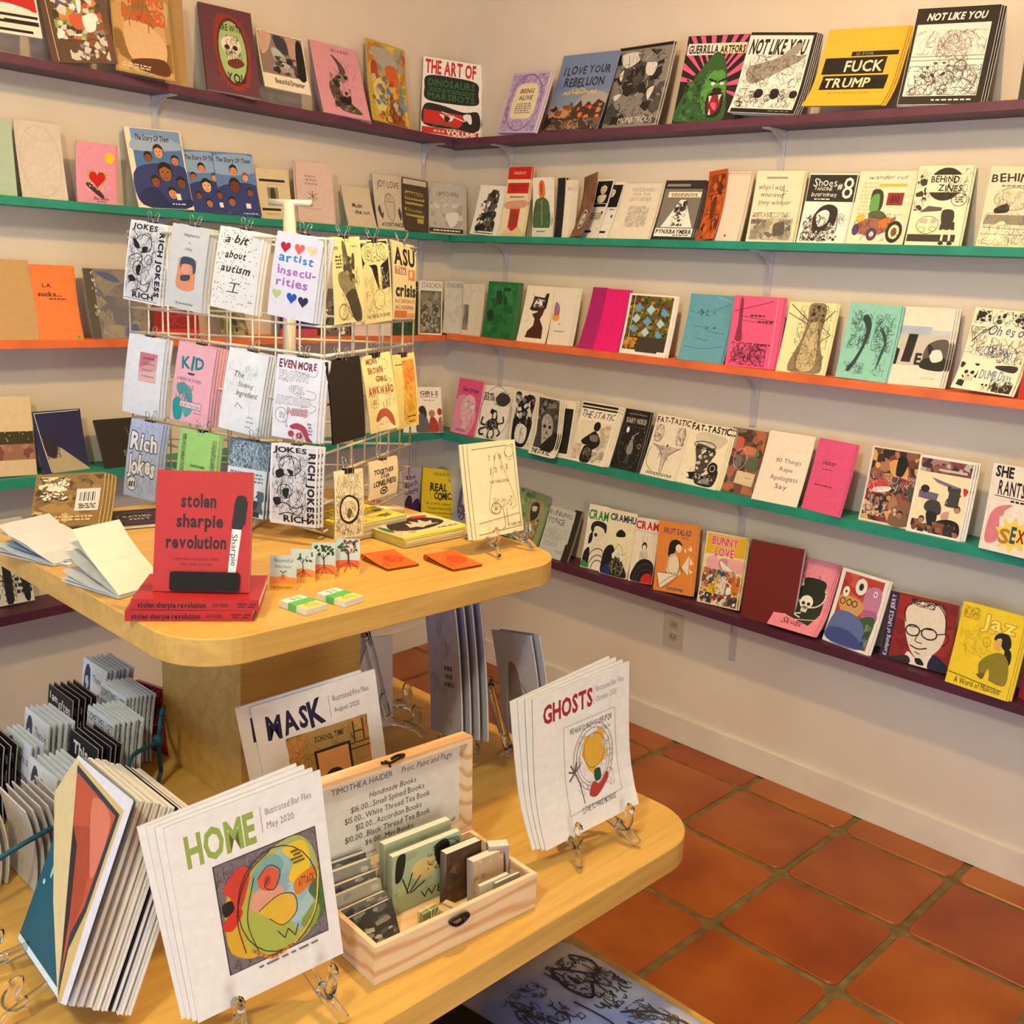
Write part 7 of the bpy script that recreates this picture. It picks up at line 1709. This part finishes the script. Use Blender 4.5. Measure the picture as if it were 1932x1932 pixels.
for u_, v_, ya, nm, lab in ((0.128, 0.046, 0.1, 'a', 'straw-tied bundle of tiny books at the front of the box'), (0.158, 0.040, 0.3, 'b', 'string-tied pair of tiny speckled books beside the straw-tied bundle')):
    Mb = BM @ TR((u_, v_, 0.0066)) @ RZ(ya)
    r = group_root('book_bundle', lab, 'book', Mb)
    if nm == 'a':
        Mq = RX(0.35)
        for j in range(2):
            bm = bmesh.new()
            box(bm, -0.015, -0.004 + 0.007 * j, 0.002, 0.015, 0.0015 + 0.007 * j, 0.036, TR((0, 0, 0)))
            obj('mini_book', bm, flat(('8a9a68', 'c8b888')[j]), r)
        bm = bmesh.new()
        tube(bm, [(0, -0.0055, 0.002), (0, -0.0055, 0.037), (0, 0.0095, 0.037), (0, 0.0095, 0.002)], 0.0008, 5, closed=True)
        tube(bm, [(-0.016, -0.0055, 0.018), (0.016, -0.0055, 0.018), (0.016, 0.0095, 0.018), (-0.016, 0.0095, 0.018)], 0.0008, 5, closed=True)
        for p in ((-0.011, -0.010, 0.03), (0.009, -0.010, 0.034), (-0.008, -0.012, 0.006), (0.010, -0.011, 0.008), (0.001, -0.012, 0.042)):
            tube(bm, [(0, -0.006, 0.018), p], 0.0007, 5)
        obj('straw_tie', bm, flat('e8dca8'), r)
    else:
        for j in range(3):
            bm = bmesh.new()
            box(bm, -0.014, -0.012, 0.0005 + 0.011 * j, 0.014, 0.012, 0.0102 + 0.011 * j)
            obj('mini_book', bm, flat(('c8b490', 'd8c8a0', 'c0a878')[j]), r)
        bm = bmesh.new()
        tube(bm, [(0, -0.0128, 0.0), (0, -0.0128, 0.0338), (0, 0.0128, 0.0338), (0, 0.0128, 0.0)], 0.0007, 5, closed=True)
        obj('string_tie', bm, flat('5a4a38'), r)

# ---- zines in clear sleeves standing toward the back wall
def easel_at(x, y, z, ya, s, label):
    easel_for((x, y, z, ya), z, label, s)


for key, (x, y, z, ya, le, ro, w, h), n, lab in (('s1', (1.560, -1.385, 0.535, -0.42, 0.0, -0.30, 0.20, 0.262), 3, 'pale grey magazine facing away on an easel, nearer the pillar'),
                                                 ('s2', (1.655, -1.262, 0.535, -0.30, -0.05, -0.26, 0.17, 0.215), 1, 'pale blue-grey magazine facing away on an easel, nearer the tier end')):
    art = 'b b4b0c4,c8c4d4,bcb8c8 16 20 2 2 98 98;s 6a5a58 1 9 40 30 80 80 14;h 5a5050 50 46 80 64 3' if key == 's1' else 'P 8a7a78 30,36 46,30 56,44 60,98 20,98;s 7a6a6c 1.2 60 26 40 56 96 10;L K 1.4 58,48 76,60 90,78;L K 1 60,56 70,74'
    o = booklet('magazine', lab, (x, y, z, ya, le, ro, w, h), 'c6c6d6', 0.003, art, 'magazine', bow=0.004)
    for i in range(n):
        copy_thing(o, o.matrix_world @ TR((0.012 * (i + 1), 0.013 * (i + 1), 0.002 * (i % 2))), ['first', 'second', 'third'][i] + ' copy standing behind the ' + ' '.join(lab.split()[:9]), 'copies behind the ' + ' '.join(lab.split()[:4]))
easel_at(1.585, -1.355, ZL + 0.001, -0.42, 1.0, 'clear easel under the pale grey magazine beside the pillar')
easel_at(1.665, -1.255, ZL + 0.001, -0.30, 0.9, 'clear easel under the pale blue-grey magazine by the tier end')
easel_at(1.36, -1.36, ZL + 0.001, 2.6, 1.3, 'empty clear easel standing right behind the pillar')
booklet('magazine', 'magazine with a red streaked cover mostly hidden behind the pillar', (1.335, -1.42, 0.505, 1.2, 0.1, 0, 0.14, 0.2), 'e6d8d4', 0.004, 'r 0 0 40 99 c8506a;s R 3 14 2 10 40 90 14', 'magazine', bow=0)

# ---- teal and orange magazines on an easel at the left front
PT = (1.711, -2.244, 0.53, -0.155, 0.405, -0.125, 0.202, 0.262)
mt = booklet('magazine', 'dark teal magazine on an easel at the bottom left, cover folded open', PT, '17586a', 0.003, 's 8ad0b0 1.4 6 4 20 30 40 6;e 18 58 2 4 9ad8b0;e 30 50 1.6 4 9ad8b0;e 10 66 2 1.4 c8e8e0;e 40 34 1.4 2 c8e8e0;l c8d8e0 1 34,30 44,38;r 0 96.5 99.6 99.6 e6f0f0', 'magazine', bow=0.001)
panel('turned_leaf', mt, TR((0, -0.014, 0)), PT[6], PT[7], 'w', 'p e0c890 12.6,-2.2 -6.1,22.4 52.4,64.2 107.3,95.4 72,58.4 43.6,28.6;p e8e0e4 12.6,-2.2 118.5,-2.7 120.2,92.8 107.3,95.4 72,58.4 43.6,28.6;p d8b870 16,0 110,4 109,58 112,94 107.3,95.4 72,58.4 43.6,28.6;p 26303a 17,2 106,7 105,54 98,74 106,94 72,58.4 43.6,28.6;p c0502c 20,5 101,9 100,53 93,68 100,86 72,57 44,28;p a84424 44,28 80,20 96,52 93,68 72,57;P d8785c 60,10 96,12 98,40 80,30;p 2c1c14 44,28 60,34 84,62 98,84 74,59;p 5a6a24 88,76 101,90 106,94 90,78',
      sheet=False, seed=2, lim=(-30, 140))
for i in range(8):
    col = ['efe8e4', 'efe6de', 'e8dcd8', 'ece2d8', 'efe8e4', '1c1c34', 'efe8f0', 'e6dcd4'][i]
    Pm = list(PT)
    Mx = pose_matrix(PT) @ TR((0.004 * i + 0.004, 0.009 * (i + 1), 0.001 * (i % 3)))
    o = booklet('magazine', 'magazine %s behind the folded-open teal one, %s' % (['first', 'second', 'third', 'fourth', 'fifth', 'sixth', 'seventh', 'last'][i], 'navy cover' if i == 5 else 'pale cover edge showing'), PT, col, 0.0055, '', 'magazine', bow=0.001)
    o.matrix_world = Mx
ez = make_easel(1.25, 0.42)
ez.matrix_world = TR((PT[0] - 0.015, PT[1] + 0.004, ZL + 0.001)) @ RZ(PT[3])
tag(ez, 'clear easel under the dark teal magazine at the bottom left', 'easel')

# ---- rows of mini zines strapped together
A_THERE = 'P 3a4058 6,60 10,20 20,6 32,14 34,40 30,60;P cfe0f0 12,30 22,24 28,34 20,44;s 2a3048 1.4 60 6 8 34 60 8;s 2a3048 1.2 50 4 52 34 98 12;t 3a4468 h 44 90 16 28 There is;t 2a3050 hb 42 92 40 52 something;l 2a3050 1.2 44,57 94,57;t 3a4468 h 44 86 62 72 I need;h 3a4468 44 78 90 94 2'
A_ANGRY = 't 3a4458 n 5 95 6 17 SOMETIMES I GET;t 3a4458 n 4 96 22 35 INORDINARILY ANGRY;s 4a5470 1.2 40 4 40 96 70 18;s 7a86a0 1 90 4 62 96 98 20'
A_OFTEN = 't e8e8ee hb 8 40 8 18 I am;t e8e8ee hb 44 92 10 24 often;t e8e8ee hb 26 92 34 50 fearful;t e8e8ee hb 60 86 58 70 of;s 8a8a9a 1 20 6 74 94 96 12'
A_THIS = 't f0f0f4 Bb 14 66 10 26 This;t e8e8ee hb 30 56 40 54 is;s 6a6a7a 1 20 6 60 94 96 12'
ORD = ['second', 'third', 'fourth', 'fifth', 'sixth', 'seventh', 'eighth', 'ninth', 'tenth']


def minis(x, y, n, base, art, label, dy=0.0085, lean=0.05, jit=0.003, h=0.14, w=0.108, ya=0.0, z=0.002, bow=-0.003):
    rr = random.Random(int(x * 1000))
    o = booklet('mini_zine', label, (x + w / 2, y - h * sin(lean), ZL + z, ya, lean, 0, w, h), base, 0.0022, art, 'zine', bow=bow)
    for i in range(n):
        M = TR((rr.uniform(-jit, jit) + 0.002 * i, dy * (i + 1), 0)) @ o.matrix_world @ RX(-0.012 * (i + 1) * 0.5) @ RZ(rr.uniform(-.03, .03))
        copy_thing(o, M, ORD[i] + ' mini zine behind the ' + ' '.join(label.split()[:10]), 'mini zines behind the ' + ' '.join(label.split()[:8]))
    return o


WB = 'dfe6ee'
minis(0.922, -1.831, 6, WB, A_THERE, 'There is something mini zine in the farthest row', 0.0075)
minis(1.067, -1.861, 7, WB, A_ANGRY, 'SOMETIMES I GET ANGRY mini zine in the rear row', 0.0065)
minis(1.160, -1.928, 6, WB, A_ANGRY, 'SOMETIMES I GET ANGRY mini zine in the nearer row', 0.0075)
minis(1.238, -1.994, 4, '1a1c24', A_THIS, 'black mini zine lettered This is in the middle', 0.009)
minis(1.298, -2.088, 5, WB, A_THERE, 'There is something mini zine nearest the orange painting', 0.009)
minis(1.018, -1.942, 4, '17141a', A_OFTEN, 'black often fearful mini zine in the left rows', 0.010)
minis(1.098, -2.018, 4, WB, A_THERE, 'There is something mini zine left of the black This zine', 0.009)
minis(1.160, -2.074, 2, WB, A_THERE, 'There is something mini zine at the frame edge', 0.008)
minis(1.130, -2.128, 4, '17141a', A_OFTEN, 'black often fearful mini zine at the left frame edge', 0.009)
o = minis(1.365, -2.165, 5, 'd9d0cc', 's 6a5a60 1 40 4 6 60 96 14', 'crumpled pale mini zine at the lower left', 0.010, lean=-0.06, bow=0.008)
o = minis(1.31, -2.235, 4, 'dcd4cc', 's 6a7080 1 30 4 6 60 96 14', 'bowed pale mini zine at the lower left corner', 0.010, lean=-0.10, bow=0.01)
minis(1.40, -2.30, 3, '17141a', A_OFTEN, 'black mini zine at the lower left corner', 0.010, lean=-0.06)
strap_pts = [(1.60, -2.40, 0.565), (1.524, -2.30, 0.575), (1.50, -2.20, 0.60), (1.46, -2.09, 0.60), (1.42, -1.99, 0.605), (1.352, -1.935, 0.615), (1.30, -1.86, 0.60), (1.235, -1.826, 0.60), (1.19, -1.80, 0.60), (1.10, -1.775, 0.58)]
bm = bmesh.new()
tube(bm, smooth_path(strap_pts, 5), 0.0036, 8, flatten=1.3)
kn = group_root('teal_cord', 'dark teal cord looped round the rows of mini zines', 'cord', TR((0, 0, 0)))
obj('cord', bm, flat('10546a', 0.6), kn, smooth=True)
bm = bmesh.new()
for p, q in (((1.300, -1.862, 0.60), (1.292, -1.850, 0.645)), ((1.292, -1.850, 0.645), (1.278, -1.838, 0.655)), ((1.300, -1.862, 0.60), (1.285, -1.85, 0.53)), ((1.285, -1.85, 0.53), (1.29, -1.86, 0.508))):
    tube(bm, [p, q], 0.0042, 7)
bmesh.ops.create_uvsphere(bm, u_segments=10, v_segments=8, radius=0.011, matrix=TR((1.300, -1.862, 0.603)))
obj('knot', bm, flat('0f4a60', 0.6), kn, smooth=True)
booklet('pouch', 'red patterned pouch tucked behind the mini zines beside the pillar', (1.150, -1.795, 0.503, 0.25, 0.05, 0, 0.11, 0.135), '8a1420', 0.006, 's e0c8c8 2 40 4 4 96 60 14;P 1a1a2a 10,10 40,6 30,40 8,44;s 2a2030 3 20 4 40 96 96 20', 'pouch', bow=0)

# ---- printed cushion and black bag on the base deck
CUSH, nt_, bs_ = nodes_mat('cushion_cloth', 0.8, 0.2)
nzz, rpp = noise_col(nt_, bs_, '7c92d8', 'd8d8d4', 3.2, 4, bump=0.3, bdist=0.004, lo=0.38, hi=0.6)
cu = group_root('floor_cushion', 'blue-grey cushion printed with ink sketches on the low base deck', 'cushion', TR((2.13, -1.437, ZB)) @ RZ(0.0))
CW, CH_, CT = 0.66, 0.335, 0.05


def cush_z(u, v, top=True):
    a_ = max(0.0, 1 - abs(2 * u - 1) ** 3.2) * max(0.0, 1 - abs(2 * v - 1) ** 3.2)
    b_ = 0.006 * sin(9 * u + 4 * v) * a_
    return 0.018 + (CT * a_ ** 0.45 * 0.75 + b_ if top else -0.017 * min(1, a_ * 3))


bm = bmesh.new()
N_ = 26
gg = {}
for s_ in (0, 1):
    for i in range(N_ + 1):
        for j in range(N_ + 1):
            u, v = i / N_, j / N_
            pin = 0.02 * (abs(2 * u - 1) ** 2) * (abs(2 * v - 1) ** 2)
            ux = (u - 0.5) * CW * (1 - pin - 0.03 * (1 - abs(2 * v - 1) ** 2) * 0)
            gg[s_, i, j] = bm.verts.new((ux, (v - 0.5) * CH_, cush_z(u, v, s_ == 1)))
for s_ in (0, 1):
    for i in range(N_):
        for j in range(N_):
            f = [gg[s_, i, j], gg[s_, i + 1, j], gg[s_, i + 1, j + 1], gg[s_, i, j + 1]]
            bm.faces.new(f if s_ else f[::-1])
bmesh.ops.remove_doubles(bm, verts=bm.verts, dist=0.0003)
body_c = obj('cushion_body', bm, CUSH, cu, smooth=True)
A = Art(CW, CH_, 11)
A.run('L 2a2420 1 8,14 14,8 20,16 14,26 10,34 18,40 26,36 22,26;s 3a3430 0.9 90 8 8 34 40 5;s 4a4038 0.7 80 36 14 60 34 5;L 3a3430 0.9 36,34 44,20 56,14 62,26 54,34 40,38;L 3a3430 0.8 24,46 36,44 50,50 58,44;s 3a3430 0.8 120 64 8 92 40 5;o 2a2420 0.9 78 20 12 9;o 2a2420 0.8 78 22 8 6;s 3a3430 0.7 60 10 50 30 80 6;L 2a2420 0.8 62,50 74,60 90,56;s 4a4038 0.7 60 60 50 96 80 6')
me = bpy.data.meshes.new('ink_print')
me.from_pydata([((x - 0.5) * CW * 0.95, (0.5 - y) * CH_ * 0.95, cush_z(0.5 + (x - 0.5) * 0.95, 0.5 + (0.5 - y) * 0.95) + 0.0018 + z * 0.00002) for x, y, z in A.V], [], A.F)
ca = me.color_attributes.new('Col', 'FLOAT_COLOR', 'CORNER')
buf = []
for c_ in A.C:
    buf += list(hexc(c_)) * 3
ca.data.foreach_set('color', buf)
link('ink_print', me, PRINT, cu)
bag = group_root('black_bag', 'black bag with a metal ring pushed under the edge of the lower tier', 'bag', TR((1.985, -1.735, ZB)) @ RZ(0.12))
bm = bmesh.new()
prism(bm, round_rect(-0.15, -0.12, 0.13, 0.095, 0.04, 5), 0.001, 0.13)
obj('bag_body', bm, flat('0e0b0c', 0.45), bag, bevel=0.015, seg=3)
bm = bmesh.new()
tube(bm, smooth_path([(0.05, 0.08, 0.135), (0.12, 0.11, 0.13), (0.18, 0.08, 0.08), (0.19, 0.0, 0.04), (0.16, -0.06, 0.02)], 5), 0.010, 8, flatten=0.6)
obj('shoulder_strap', bm, flat('141012', 0.6), bag, smooth=True)
bm = bmesh.new()
tube(bm, [(0.085 + 0.012 * cos(t * pi / 6), 0.105, 0.135 + 0.012 * sin(t * pi / 6)) for t in range(12)], 0.002, 6, closed=True)
obj('metal_ring', bm, CHROME, bag, smooth=True)
